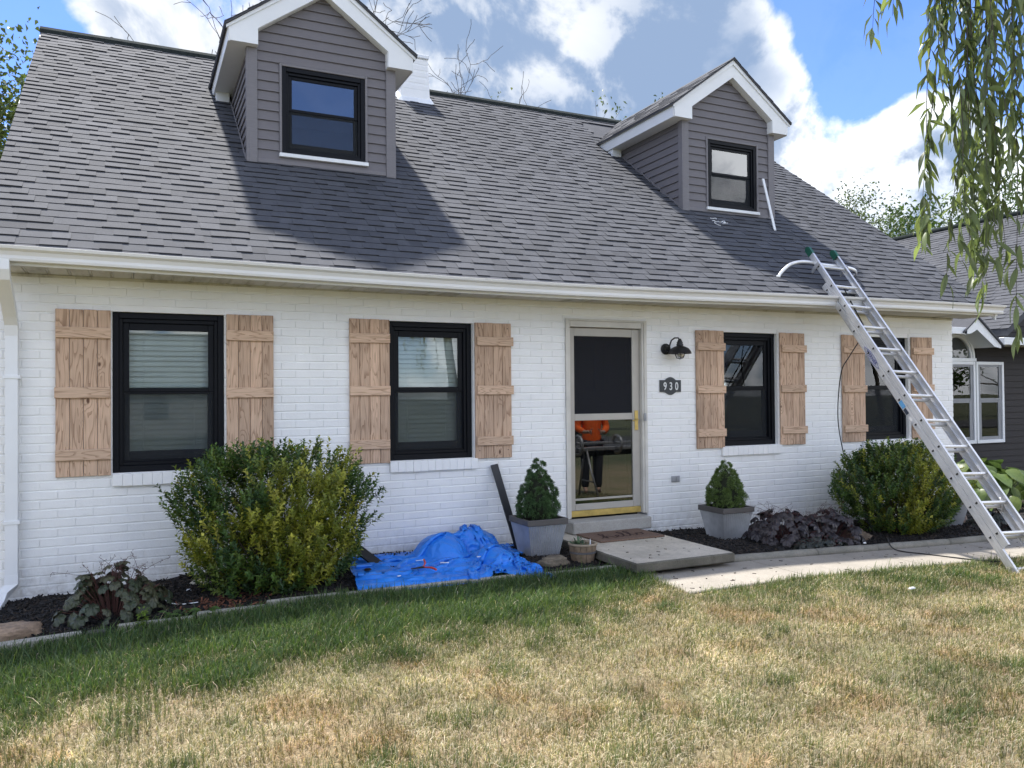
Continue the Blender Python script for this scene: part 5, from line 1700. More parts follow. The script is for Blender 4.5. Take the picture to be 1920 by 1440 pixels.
MAT['shrub'] = mk_leaf('shrub leaf', True, trans=.30, rough=.38, var=.25)
MAT['stem'] = simple('brown stem', (0.09, 0.065, 0.045), .85, 0, .2, 20)
def make_shrub(name, label, base, rx, ry, h, width, n_sprig, seed, yellow, lean=0.0, shoots=26):
    """sprigs of small leaves packed through a lumpy vase-shaped crown, with long shoots breaking the outline"""
    g = np.random.default_rng(seed)
    base = Vector(base); b0 = np.array(base)
    t = thing(name, label, 'shrub', tuple(base))
    Ps, Ds, Ns, Ls, Ws, Cs = [], [], [], [], [], []
    st = MB()
    greens = np.array([[.056, .108, .028], [.078, .135, .026], [.044, .088, .034], [.115, .155, .030]])
    ylw = np.array([[.27, .28, .036], [.20, .225, .034], [.36, .35, .06], [.16, .195, .032]])
    wx, wz = zip(*width)
    def sprig(p0, d, ln, nl, cb, big=1.0):
        d = norm(d); side = norm(np.cross(d, [.31, .17, .93])); up = np.cross(side, d)
        for j in range(nl):
            f = (j + .4) / nl; az = j * 2.4 + p0[0] * 50
            rad = side * np.cos(az) + up * np.sin(az)
            Ps.append(p0 + d * ln * f + np.array([0, 0, .15 * ln * f * f])); Ds.append(d * (.45 + .75 * f) + rad * .9); Ns.append(d - rad * .35 + np.array([0, 0, .4]))
            Ls.append(g.uniform(.034, .054) * big * (1.0 if f < .85 else .75)); Ws.append(g.uniform(.017, .027) * big)
            Cs.append(cb * g.uniform(.75, 1.25) * (1.15 if f > .7 else 1.0))
    k = 0
    while k < n_sprig:
        zf = g.uniform(.02, 1.0); th = g.uniform(0, 2 * np.pi); q = g.uniform(0, 1) ** .42
        lump = 1 + .24 * (float(vnoise(np.array([th * 1.6 + 20]), np.array([zf * 4.5]), seed)[0]) - .5) + .22 * (float(vnoise(np.array([th * 4 + 7]), np.array([zf * 10]), seed + 3)[0]) - .5)
        w = np.interp(zf, wz, wx) * lump
        if g.uniform() > w * 1.1: continue
        p = np.array([rx * w * q * np.cos(th) + lean * zf, ry * w * q * np.sin(th), h * zf * (.86 + .14 * lump)])
        if b0[1] + p[1] > -.05: continue
        # ragged holes where one looks into the bush
        if float(fbm2(np.array([p[0] * 6 + seed]), np.array([p[2] * 6 + p[1] * 4]), seed + 9, 3)[0]) < .37 and q > .45: k += 1; continue
        out = np.array([np.cos(th) * q * .8, np.sin(th) * q * .8, .75 + .7 * zf])
        d = out + rand_dirs(g, 1)[0] * .55
        patch = float(fbm2(np.array([p[0] * 3.2 + 40]), np.array([p[2] * 3.2 + p[1] * 2]), seed + 5, 2)[0])
        isy = patch > 1 - yellow(p[0] / rx, zf) or g.random() < .06
        cb = ylw[g.integers(0, 4)] if isy else greens[g.integers(0, 4)]
        ln = g.uniform(.08, .16)
        sprig(p, d, ln, int(g.integers(10, 16)), cb)
        k += 1
        if k % 30 == 0:
            root = np.array([g.normal(0, .10), g.normal(0, .07), 0])
            mid = np.array([p[0] * .45, p[1] * .45, p[2] * .62])
            st.tube([Vector(root * (1 - f) ** 2 + 2 * mid * f * (1 - f) + p * f * f) + base for f in np.linspace(0, 1, 6)], [.007, .006, .005, .004, .003, .002], 4, caps=False)
    for k in range(shoots):                       # long upright shoots with leaves all the way up
        th = g.uniform(-.15, np.pi + .15) if g.random() < .2 else g.uniform(np.pi, 2 * np.pi); a = g.uniform(-1, 1)
        zf = 1 - .38 * abs(a) ** 1.6
        p0 = np.array([rx * .92 * a * np.interp(zf, wz, wx) ** .3 + lean * zf, -ry * g.uniform(-.5, .7), h * (zf - .16)])
        if b0[1] + p0[1] > -.06: p0[1] = -.10 - b0[1]
        d = np.array([a * .75 + g.normal(0, .12), g.normal(0, .12), 1.0 - .3 * abs(a)]); ln = g.uniform(.18, .33) * h
        st.tube([Vector(p0) + base, Vector(p0 + norm(d) * ln) + base], [.003, .0012], 4, caps=False)
        sprig(p0, d, ln, int(ln / .010), greens[g.integers(0, 4)] if g.random() < .75 else ylw[g.integers(0, 4)], .95)
    for k in range(14):                           # bare stems showing at the foot
        a = g.uniform(-1, 1); root = np.array([a * .16, g.uniform(-.12, .05), 0]); tip = np.array([a * rx * .8, -ry * g.uniform(0, .6), h * g.uniform(.35, .6)])
        st.tube([Vector(root) + base, Vector(root * .5 + tip * .5 + np.array([0, 0, .06])) + base, Vector(tip) + base], [.010, .007, .004], 5, caps=False)
    P = np.array(Ps) + b0; ok = P[:, 1] < -.012
    V, F, C = leaf_cloud(P[ok], np.array(Ds)[ok], np.array(Ns)[ok], np.array(Ls)[ok], np.array(Ws)[ok], np.array(Cs)[ok])
    np_obj('foliage', np_mesh('foliage', V, F, MAT['shrub'], C), t, tuple(base))
    st.build('stems', MAT['stem'], t)
    print(name, len(P), 'leaves')
    return t
make_shrub('leafy_shrub', 'large loose green and yellow shrub beside the biggest window', (1.05, -.80, gz(1.06, -.72) - .02), .73, .54, 1.10,
           [(.62, 0), (.76, .12), (.90, .3), (1.0, .52), (.98, .72), (.84, .88), (.52, 1.0)], 2700, 3, lambda x, z: .44 if -.55 < x < .8 else .34, shoots=18)
make_shrub('leafy_shrub', 'dense round olive green shrub behind the foot of the ladder', (8.30, -.80, gz(8.3, -.8)), .93, .52, .98,
           [(.45, 0), (.72, .12), (.92, .3), (1.0, .45), (.95, .65), (.72, .85), (.36, 1.0)], 2500, 8, lambda x, z: .30 if x < -.30 else .52, lean=-.10)

# dwarf conifers in pots
MAT['needle'] = mk_leaf('conifer needles', True, trans=.12, rough=.6, var=.3)
def make_conifer(label, base, r, h, seed, col):
    g = np.random.default_rng(seed)
    t = thing('dwarf_spruce', label, 'conifer', base, 'dwarf conifers in the grey planters')
    # lumpy: the surface is a crowd of rounded boughs, each covered in needle tufts
    nb = 62
    bu = (np.arange(nb) + .5) / nb; bu = 1 - np.sqrt(1 - bu * .985); bu = bu / bu.max() * .985; bth = np.arange(nb) * 2.39996 + g.uniform(-.3, .3, nb)
    bprof = np.interp(bu, [0, .08, .25, .5, .75, .92, 1], [.84, 1.0, 1.0, .84, .54, .27, .06])
    brad = r * bprof * g.uniform(.66, .88, nb)
    bc = np.stack([brad * np.cos(bth), brad * np.sin(bth), .03 + bu * (h - .045)], 1)
    bs = g.uniform(.038, .064, nb) * (1 - .62 * bu)
    per = 46; nt_ = nb * per
    dv = norm(rand_dirs(g, nt_) + .8 * np.repeat(norm(np.stack([np.cos(bth), np.sin(bth), .5 + 0 * bth], 1)), per, 0))
    c = np.repeat(bc, per, 0) + dv * (np.repeat(bs, per) * g.uniform(.75, 1.08, nt_))[:, None]
    out = norm(dv + np.array([0, 0, .35]))
    k = 9
    P = np.repeat(c, k, 0) + g.normal(0, .006, (nt_ * k, 3))
    D = norm(np.repeat(out, k, 0) + rand_dirs(g, nt_ * k) * .85)
    N = rand_dirs(g, nt_ * k)
    shade = np.repeat(g.uniform(.6, 1.35, nt_), k)
    C = np.array(col)[None] * shade[:, None] * g.uniform(.8, 1.2, (nt_ * k, 1))
    V, F, C = leaf_cloud(P + np.array(base), D, N, g.uniform(.014, .026, nt_ * k), g.uniform(.0035, .006, nt_ * k), C, .1, .05)
    np_obj('foliage', np_mesh('foliage', V, F, MAT['needle'], C), t, base)
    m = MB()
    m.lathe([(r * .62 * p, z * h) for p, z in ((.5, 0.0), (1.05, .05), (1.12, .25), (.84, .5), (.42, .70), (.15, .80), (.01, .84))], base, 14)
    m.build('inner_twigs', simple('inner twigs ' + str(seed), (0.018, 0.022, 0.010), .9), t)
    m = MB(); m.tube([Vector(base) + Vector((0, 0, -.03)), Vector(base) + Vector((0, 0, h * .5))], .012, 6); m.build('trunk', MAT['stem'], t)
def make_planter(label, cx, cy, a, h, z0, taper=.64):
    t = thing('planter', label, 'planter', (cx, cy, z0), 'tapered grey metal planters')
    m = MB()
    # corrugated sides: narrow vertical flutes, tapering to the foot
    n = 15
    def ringpts(hw, z, amp):
        P = []
        for side in range(4):
            for i in range(n * 2):
                f = i / (n * 2); q = -1 + 2 * f
                o_ = amp if (i % 2 and 0 < i) else 0
                x, y = [(q, -1), (1, q), (-q, 1), (-1, -q)][side]
                nx_, ny__ = [(0, -1), (1, 0), (0, 1), (-1, 0)][side]
                P.append((cx + x * hw - nx_ * o_, cy + y * hw - ny__ * o_, z))
        return P
    hb, ht = a / 2 * taper, a / 2
    r = [ringpts(hb, z0, .0), ringpts(hb + .003, z0 + .018, .0), ringpts(hb + .004, z0 + .022, .009), ringpts(ht - .014, z0 + h - .055, .010), ringpts(ht - .012, z0 + h - .05, 0)]
    k = len(r[0])
    m.add(sum(r, []), [[j * k + i, j * k + (i + 1) % k, (j + 1) * k + (i + 1) % k, (j + 1) * k + i] for j in range(len(r) - 1) for i in range(k)])
    m.add(r[0], [list(range(k - 1, -1, -1))])
    m.build('pot_body', MAT['galv'], t)
    m = MB(); ring_b(m, cx - ht, cx + ht, cy - ht, cy + ht, .028, .028, .028, .028, 0, 1) if False else None
    w = .026
    for (xa, xb, ya, yb) in ((cx - ht, cx + ht, cy - ht, cy - ht + w), (cx - ht, cx + ht, cy + ht - w, cy + ht), (cx - ht, cx - ht + w, cy - ht + w + .0005, cy + ht - w - .0005), (cx + ht - w, cx + ht, cy - ht + w + .0005, cy + ht - w - .0005)):
        m.bbox(xa, xb, ya, yb, z0 + h - .055, z0 + h, .004)
    m.build('rim', MAT['rimgrey'], t)
    m = MB(); m.grid(lambda u, v: (cx + (u - .5) * (a - .05), cy + (v - .5) * (a - .05), z0 + h - .035 + .012 * math.sin(u * 17 + v * 9) * math.cos(v * 13)), 9, 9); m.build('soil', MAT['soil'], t)
    return z0 + h - .03
zt = make_planter('grey metal planter on the tarp side of the front door', 3.545, -.57, .43, .41, .0)
make_conifer('pointed dark green dwarf conifer in the planter beside the blue tarp', (3.545, -.57, zt), .20, .585, 5, (.070, .130, .046))
zt = make_planter('grey metal planter under the house number, right of the porch slab', 5.83, -.58, .425, .385, gz(5.83, -.58) + .005)
make_conifer('stubby mid green dwarf conifer in the planter right of the porch slab', (5.83, -.58, zt), .205, .51, 6, (.115, .175, .048))
zt = make_planter('grey metal planter mostly hidden behind the round shrub', 9.25, -.62, .46, .36, gz(9.2, -.6) + .005)

# half barrel with a small succulent
bx, by, bz = 3.80, -.98, gz(3.8, -.98) + .012
br = thing('barrel_planter', 'small wooden barrel planter next to the porch slab', 'planter', (bx, by, bz))
MAT['stave'] = simple('weathered stave', (0.20, 0.145, 0.095), .85, 0, .35, 18)
MAT['staverim'] = simple('pale stave rim', (0.32, 0.26, 0.19), .85, 0, .25, 18)
ns = 14
for k in range(ns):
    a0, a1 = 2 * math.pi * (k + .04) / ns, 2 * math.pi * (k + .96) / ns
    m = MB(); vs = []
    lev = [(0, .100), (.06, .112), (.13, .124), (.175, .130)]
    for z, r_ in lev:
        for a in (a0, (a0 + a1) / 2, a1): vs.append((bx + r_ * math.cos(a), by + r_ * math.sin(a), bz + z))
        for a in (a1, a0): vs.append((bx + (r_ - .014) * math.cos(a), by + (r_ - .014) * math.sin(a), bz + z))
    fs = [[j * 5 + i, j * 5 + (i + 1) % 5, (j + 1) * 5 + (i + 1) % 5, (j + 1) * 5 + i] for j in range(3) for i in range(5)] + [[4, 3, 2, 1, 0], [15, 16, 17, 18, 19]]
    m.add(vs, fs); m.build('stave', MAT['stave'], br)
m = MB(); m.lathe([(.120, .174), (.137, .174), (.139, .192), (.120, .194), (.120, .174)], (bx, by, bz), 28); m.build('rim', MAT['staverim'], br)
m = MB(); m.lathe([(.1215, .10), (.1235, .11), (.1255, .12), (.1235, .10)], (bx, by, bz), 28); m.lathe([(.098, -.004), (.118, -.004), (.118, .012), (.098, .012)], (bx, by, bz), 24); m.build('hoop', MAT['rimgrey'], br)
m = MB(); m.lathe([(.001, .150), (.06, .152), (.121, .146)], (bx, by, bz), 20); m.build('soil', MAT['soil'], br)
su = thing('succulent', 'small blue green succulent in the wooden barrel', 'plant', (bx - .04, by, bz + .15))
MAT['succ'] = mk_leaf('succulent leaf', False, (.085, .135, .075), .1, .5, .3, 'obj')
sm_ = leaf_mesh('leaf', .042, lambda u: .26 * math.sin(math.pi * min(1, u * .95 + .05)) ** .7, MAT['succ'], .3, -.2)
for k in range(64):
    a = R.uniform(0, 6.28); rr_ = R.uniform(0, .07)
    inst('leaf', sm_, su, (bx - .045 + rr_ * math.cos(a), by - .005 + rr_ * math.sin(a), bz + .15 + R.uniform(0, .095) * (1 - rr_ / .12)), (R.uniform(-.4, .4), R.uniform(-1.2, .1), a + R.uniform(-.5, .5)), (R.uniform(.7, 1.25),) * 3)
m = MB(); q = (bx + .07, by - .02, bz + .15)
m.hexa([(q[0] - .012, q[1], q[2]), (q[0] + .012, q[1], q[2]), (q[0] + .012, q[1] + .002, q[2]), (q[0] - .012, q[1] + .002, q[2]), (q[0] - .001, q[1], q[2] + .075), (q[0] + .003, q[1], q[2] + .075), (q[0] + .003, q[1] + .002, q[2] + .075), (q[0] - .001, q[1] + .002, q[2] + .075)])
o = m.build('plant_tag', MAT['white']); tag(o, 'white pointed plant tag stuck in the wooden barrel', 'plant tag')

# ---------------------------------------------------------------- rocks
def rock(name, label, c, sx, sy, sz, seed, col, col2, rot=0):
    t = NT(name + str(seed)); cc = t.world((1, 1, 2.5))
    n1 = t.noise(cc, 5.0, 6.0, .65); n2 = t.noise(cc, 30.0, 4.0)
    k = t.mix(t.rng(n1, .4, .62, 0, 1), col, col2); k = t.mix(1.0, k, t.rng(n2, .3, .7, .75, 1.2), 'MULTIPLY')
    t.bsdf(Base_Color=k, Roughness=.88); t.bump(t.math('ADD', n1, n2), .6, .02)
    m = MB(); nu, nv = 26, 14; vs = []
    for j in range(nv):
        ph = math.pi * j / (nv - 1)
        for i in range(nu):
            th = 2 * math.pi * i / nu
            d = Vector((math.cos(th) * math.sin(ph), math.sin(th) * math.sin(ph), math.cos(ph)))
            e = Vector((abs(d.x) ** .75 * (1 if d.x > 0 else -1), abs(d.y) ** .75 * (1 if d.y > 0 else -1), abs(d.z) ** .8 * (1 if d.z > 0 else -1)))
            r = 1 + .30 * noise.noise(d * 1.5 + Vector((seed * 3.1, 0, 0))) + .14 * noise.noise(d * 4 + Vector((0, seed, 0))) + .05 * noise.noise(d * 11)
            x, y, z = e.x * sx * r, e.y * sy * r, e.z * sz * r
            vs.append((c[0] + x * math.cos(rot) - y * math.sin(rot), c[1] + x * math.sin(rot) + y * math.cos(rot), c[2] + z))
    fs = [[j * nu + i, (j + 1) * nu + i, (j + 1) * nu + (i + 1) % nu, j * nu + (i + 1) % nu] for j in range(nv - 1) for i in range(nu)]
    m.add(vs, fs, 0, True)
    o = m.build('rock', t.mat); tag(o, label, 'rock')
rock('tan rock', 'flat tan rock at the foot of the downspout', (-.76, -1.12, gz(-.76, -1.1) + .035), .22, .14, .085, 2, (.40, .29, .20), (.20, .14, .095), .15)
rock('grey rock', 'long brown rock in front of the planter beside the tarp', (3.49, -.99, .05), .155, .085, .06, 4, (.20, .165, .12), (.095, .08, .06), .1)
rock('brown rock', 'brown rock between the purple plants and the round shrub', (7.26, -1.02, gz(7.2, -1) + .04), .23, .13, .085, 6, (.20, .145, .10), (.09, .07, .05), .2)
rock('pink rock', 'pinkish rock beside the hosta behind the ladder', (9.6, -.55, gz(9.6, -.5) + .06), .17, .12, .10, 9, (.36, .27, .21), (.2, .15, .12), .4)
rock('pale stone', 'small pale stone against the wall beside the big shrub', (.50, -.40, gz(.5, -.4) + .055), .085, .05, .03, 11, (.62, .58, .48), (.45, .42, .35), .1)

# ---------------------------------------------------------------- large-leaved plants, leaf by leaf
def lobed(L, seed, mat_, lobes=7, depth=.12, cup=.9):
    m = MB(); rr = random.Random(seed); n = 28
    ringv = []
    for rad in (.45, 1.0):
        for i in range(n):
            a = 2 * math.pi * i / n
            notch = .55 * max(0, 1 - abs(((a + math.pi) % (2 * math.pi)) - math.pi - math.pi + (0 if a < math.pi else 2 * math.pi)) / .45) if False else 0
            r = L * .5 * rad * (1 - depth * rad * (0.5 + .5 * math.cos(lobes * a)) - (.5 * max(0, 1 - abs(a - math.pi) / .35)) * rad)
            z = -cup * r * r / L + .05 * L * math.sin(a * lobes + seed) * rad + rr.uniform(-.01, .01) * L
            ringv.append((L * .45 + r * math.cos(a), r * math.sin(a) * .95, z))
    vs = [(L * .12, 0, .01 * L)] + ringv
    fs = [[0, 1 + i, 1 + (i + 1) % n] for i in range(n)] + [[1 + i, 1 + n + i, 1 + n + (i + 1) % n, 1 + (i + 1) % n] for i in range(n)]
    m.add(vs, fs, 0, True)
    return m.mesh('leaf', mat_)
def mk_bigleaf(name, c0, c1, vein, rough=.42, trans=.2):
    t = NT(name); r = t.rand_obj()
    c = t.coord('Object')
    col = t.mix(r, c0, c1)
    blot = t.noise(t.coord('Object'), 30.0, 4.0, .6)
    col = t.mix(t.rng(blot, .48, .66, 0, .55), col, vein)
    p = t.n('ShaderNodeBsdfPrincipled'); t.put(p.inputs['Base Color'], col); p.inputs['Roughness'].default_value = rough
    b = t.n('ShaderNodeBump'); t.put(b.inputs['Height'], t.noise(t.coord('Object'), 60.0, 3.0)); b.inputs['Strength'].default_value = .4; b.inputs['Distance'].default_value = .004
    t.L.new(b.outputs[0], p.inputs['Normal'])
    tl = t.n('ShaderNodeBsdfTranslucent'); t.put(tl.inputs[0], col)
    mx = t.n('ShaderNodeMixShader'); mx.inputs[0].default_value = trans
    t.L.new(p.outputs[0], mx.inputs[1]); t.L.new(tl.outputs[0], mx.inputs[2]); t.L.new(mx.outputs[0], t.out.inputs[0])
    return t.mat
def mound(name, label, cat, base, rx, ry, h, n, meshes, seed, stalks=True, stalk_col=(.10, .03, .03), szr=(.75, 1.25), ymax=-.05, sprays=0, spray_side=1):
    rr = random.Random(seed)
    t = thing(name, label, cat, base)
    st = MB()
    for k in range(n):
        th = rr.uniform(0, 2 * math.pi); q = math.sqrt(rr.uniform(0, 1))
        x, y = base[0] + rx * q * math.cos(th), base[1] + ry * q * math.sin(th)
        if y > ymax: y = ymax - rr.uniform(0, .15)
        hh = h * (1 - .80 * q ** 2.2) * rr.uniform(.70, 1.02) + .02
        z = gz(x, y) + .03 + hh
        out = math.atan2(y - base[1], x - base[0]) + rr.gauss(0, .45)
        s = rr.uniform(*szr)
        o = inst('leaf', meshes[k % len(meshes)], t, (x, y, z), (rr.gauss(0, .25), .25 + .75 * q + rr.gauss(0, .22), out), (s, s, s))
        st.tube([(base[0] + (x - base[0]) * .25, base[1] + (y - base[1]) * .25, gz(x, y)), (base[0] + (x - base[0]) * .7, base[1] + (y - base[1]) * .7, z - hh * .35), (x, y, z)], .0022, 4, caps=False)
    st.build('stalks', simple(name + ' stalk ' + str(seed), stalk_col, .6), t)
    if sprays:
        sp = MB()
        for k in range(sprays):
            a = rr.uniform(-.9, .9); x0 = base[0] + rr.uniform(-.5, .5) * rx; y0 = base[1] + rr.uniform(-.2, .4) * ry
            ln = rr.uniform(.12, .30); L_ = []
            for f in np.linspace(0, 1, 6):
                L_.append((x0 + ln * f * math.sin(a) * 1.2 * (1 + .3 * f), y0 + .03 * f, gz(x0, y0) + h * .7 + ln * f * math.cos(a) * .9 - .05 * f * f))
            sp.tube(L_, .0014, 4, caps=False)
            for f in (2, 3, 4, 5):
                for _ in range(3):
                    d = Vector((rr.gauss(0, 1), rr.gauss(0, 1), rr.gauss(0, 1))).normalized() * rr.uniform(.015, .035)
                    p = Vector(L_[f]); sp.tube([p, p + d], .0009, 3, caps=False)
                    q_ = p + d; e = .0035
                    sp.add([q_ + Vector((e, 0, 0)), q_ + Vector((-e, 0, 0)), q_ + Vector((0, e, 0)), q_ + Vector((0, -e, 0)), q_ + Vector((0, 0, e)), q_ + Vector((0, 0, -e))], [(0, 2, 4), (2, 1, 4), (1, 3, 4), (3, 0, 4), (2, 0, 5), (1, 2, 5), (3, 1, 5), (0, 3, 5)])
        sp.build('flower_stalks', simple('dry flower stalk ' + str(seed), (.10, .05, .045), .8), t)
    return t
MAT['heu'] = mk_bigleaf('bronze green leaf', (.045, .065, .035), (.085, .085, .045), (.032, .028, .028))
MAT['heup'] = mk_bigleaf('dark purple leaf', (.028, .024, .028), (.062, .050, .052), (.018, .013, .017), .4)
MAT['heup2'] = mk_bigleaf('dark green purple leaf', (.028, .036, .030), (.045, .048, .038), (.02, .016, .018), .4)
MAT['hosta'] = mk_bigleaf('hosta leaf', (.095, .16, .035), (.16, .21, .060), (.06, .12, .03), .38, .3)
mound('bronze_leaved_plant', 'low clump of large bronze green leaves between downspout and big shrub', 'plant', (-.13, -.92, gz(-.1, -.9)), .37, .33, .36, 120, [lobed(.100, s, MAT['heu'], 7, .12) for s in range(3)], 4, sprays=16, stalk_col=(.12, .05, .04))
mound('purple_leaved_plant', 'dark purple mound of lobed leaves right of the second planter', 'plant', (6.35, -.92, gz(6.3, -.9)), .42, .40, .37, 95, [lobed(.125, s, MAT['heup'], 7, .20) for s in range(3)], 7, sprays=12)
mound('purple_leaved_plant', 'dark purple mound of lobed leaves nearest the brown rock', 'plant', (6.85, -1.02, gz(6.9, -1)), .34, .36, .35, 75, [lobed(.125, s, MAT['heup'], 7, .20) for s in range(3)], 8, sprays=16)
mound('dark_leaved_plant', 'low dark green leaved plant in front of the purple mounds by the walk', 'plant', (6.42, -1.33, gz(6.4, -1.3)), .34, .13, .12, 60, [lobed(.095, s, MAT['heup2'], 7, .16) for s in range(3)], 9, ymax=-1.1)
mound('dark_leaved_plant', 'dark leaved plant half hidden behind the ladder', 'plant', (9.75, -.95, gz(9.7, -.9)), .28, .25, .22, 50, [lobed(.11, s, MAT['heup2'], 7, .16) for s in range(3)], 10)
hp = lambda u: .40 * (math.sin(math.pi * min(u * 1.02, 1)) ** .75) * (1.25 - .6 * u)
hostas = [leaf_mesh('leaf', .32, hp, MAT['hosta'], .22, .32, .012, 9, seed=s) for s in range(3)]
mound('hosta', 'big clump of broad green hosta leaves in front of the dark siding', 'plant', (11.75, .55, gz(11.7, .5)), 1.05, .85, .70, 150, hostas, 12, ymax=1.7, stalk_col=(.10, .15, .04), szr=(.75, 1.2))
# weeds
MAT['weed'] = mk_leaf('weed leaf', False, (.16, .24, .04), .35, .5, .25, 'obj')
MAT['weed2'] = mk_leaf('broad weed leaf', False, (.065, .12, .03), .3, .5, .25, 'obj')
t = thing('small_weed', 'small bright green weed growing at the edging in front of the bronze plant', 'weed', (.06, -1.40, gz(0, -1.4)))
wl = leaf_mesh('leaf', .030, lambda u: .20 * math.sin(math.pi * min(1, u)) ** .8, MAT['weed'], .2, .2, nu=5)
for k in range(90):
    a = R.uniform(0, 6.28); hh = R.uniform(.01, .13)
    inst('leaf', wl, t, (.06 + R.gauss(0, .022), -1.40 + R.gauss(0, .018), gz(0, -1.4) + .03 + hh), (R.uniform(-.4, .4), R.uniform(-.9, .1), a), (R.uniform(.8, 1.3),) * 3)
t = thing('broadleaf_weed', 'broad leaved weed flat on the mulch at the foot of the big shrub', 'weed', (.36, -1.28, gz(.3, -1.3)))
wl = leaf_mesh('leaf', .075, lambda u: .26 * math.sin(math.pi * min(1, u)) ** .8, MAT['weed2'], .2, .3, nu=6)
for k in range(26):
    a = R.uniform(0, 6.28)
    inst('leaf', wl, t, (.36 + R.uniform(-.16, .16), -1.29 + R.uniform(-.05, .05), gz(.3, -1.3) + .045 + R.uniform(0, .035)), (R.uniform(-.3, .3), R.uniform(-.5, .3), a), (R.uniform(.7, 1.2),) * 3)
m = MB(); m.tube(cat([(.21, -.80, .155), (.20, -.86, .12), (.23, -.93, .06), (.32, -1.0, .045), (.44, -1.04, .055)], 6), .004, 5); o = m.build('white_wire', MAT['white']); tag(o, 'thin bent white wire lying on the mulch beside the bronze plant', 'wire')

# ---------------------------------------------------------------- black boards
def plank(label, a, b, w, th, side):
    a, b, side = Vector(a), Vector(b), Vector(side).normalized()
    ax = (b - a).normalized(); nn = ax.cross(side).normalized(); side = nn.cross(ax).normalized()
    m = MB(); m.hexa([a - side * w / 2, a + side * w / 2, a + side * w / 2 + nn * th, a - side * w / 2 + nn * th, b - side * w / 2, b + side * w / 2, b + side * w / 2 + nn * th, b - side * w / 2 + nn * th])
    o = m.build('trim_board', MAT['blackboard']); tag(o, label, 'board', 'black trim boards leaning on the wall')
plank('black board leaning on the wall behind the planter beside the tarp', (3.47, -.30, .06), (3.325, -.035, .885), .075, .02, (1, 0, 0))
plank('black board slanting from the big shrub down to the tarp', (1.97, -.60, .10), (1.47, -.05, .53), .09, .02, (1, 0, 0))

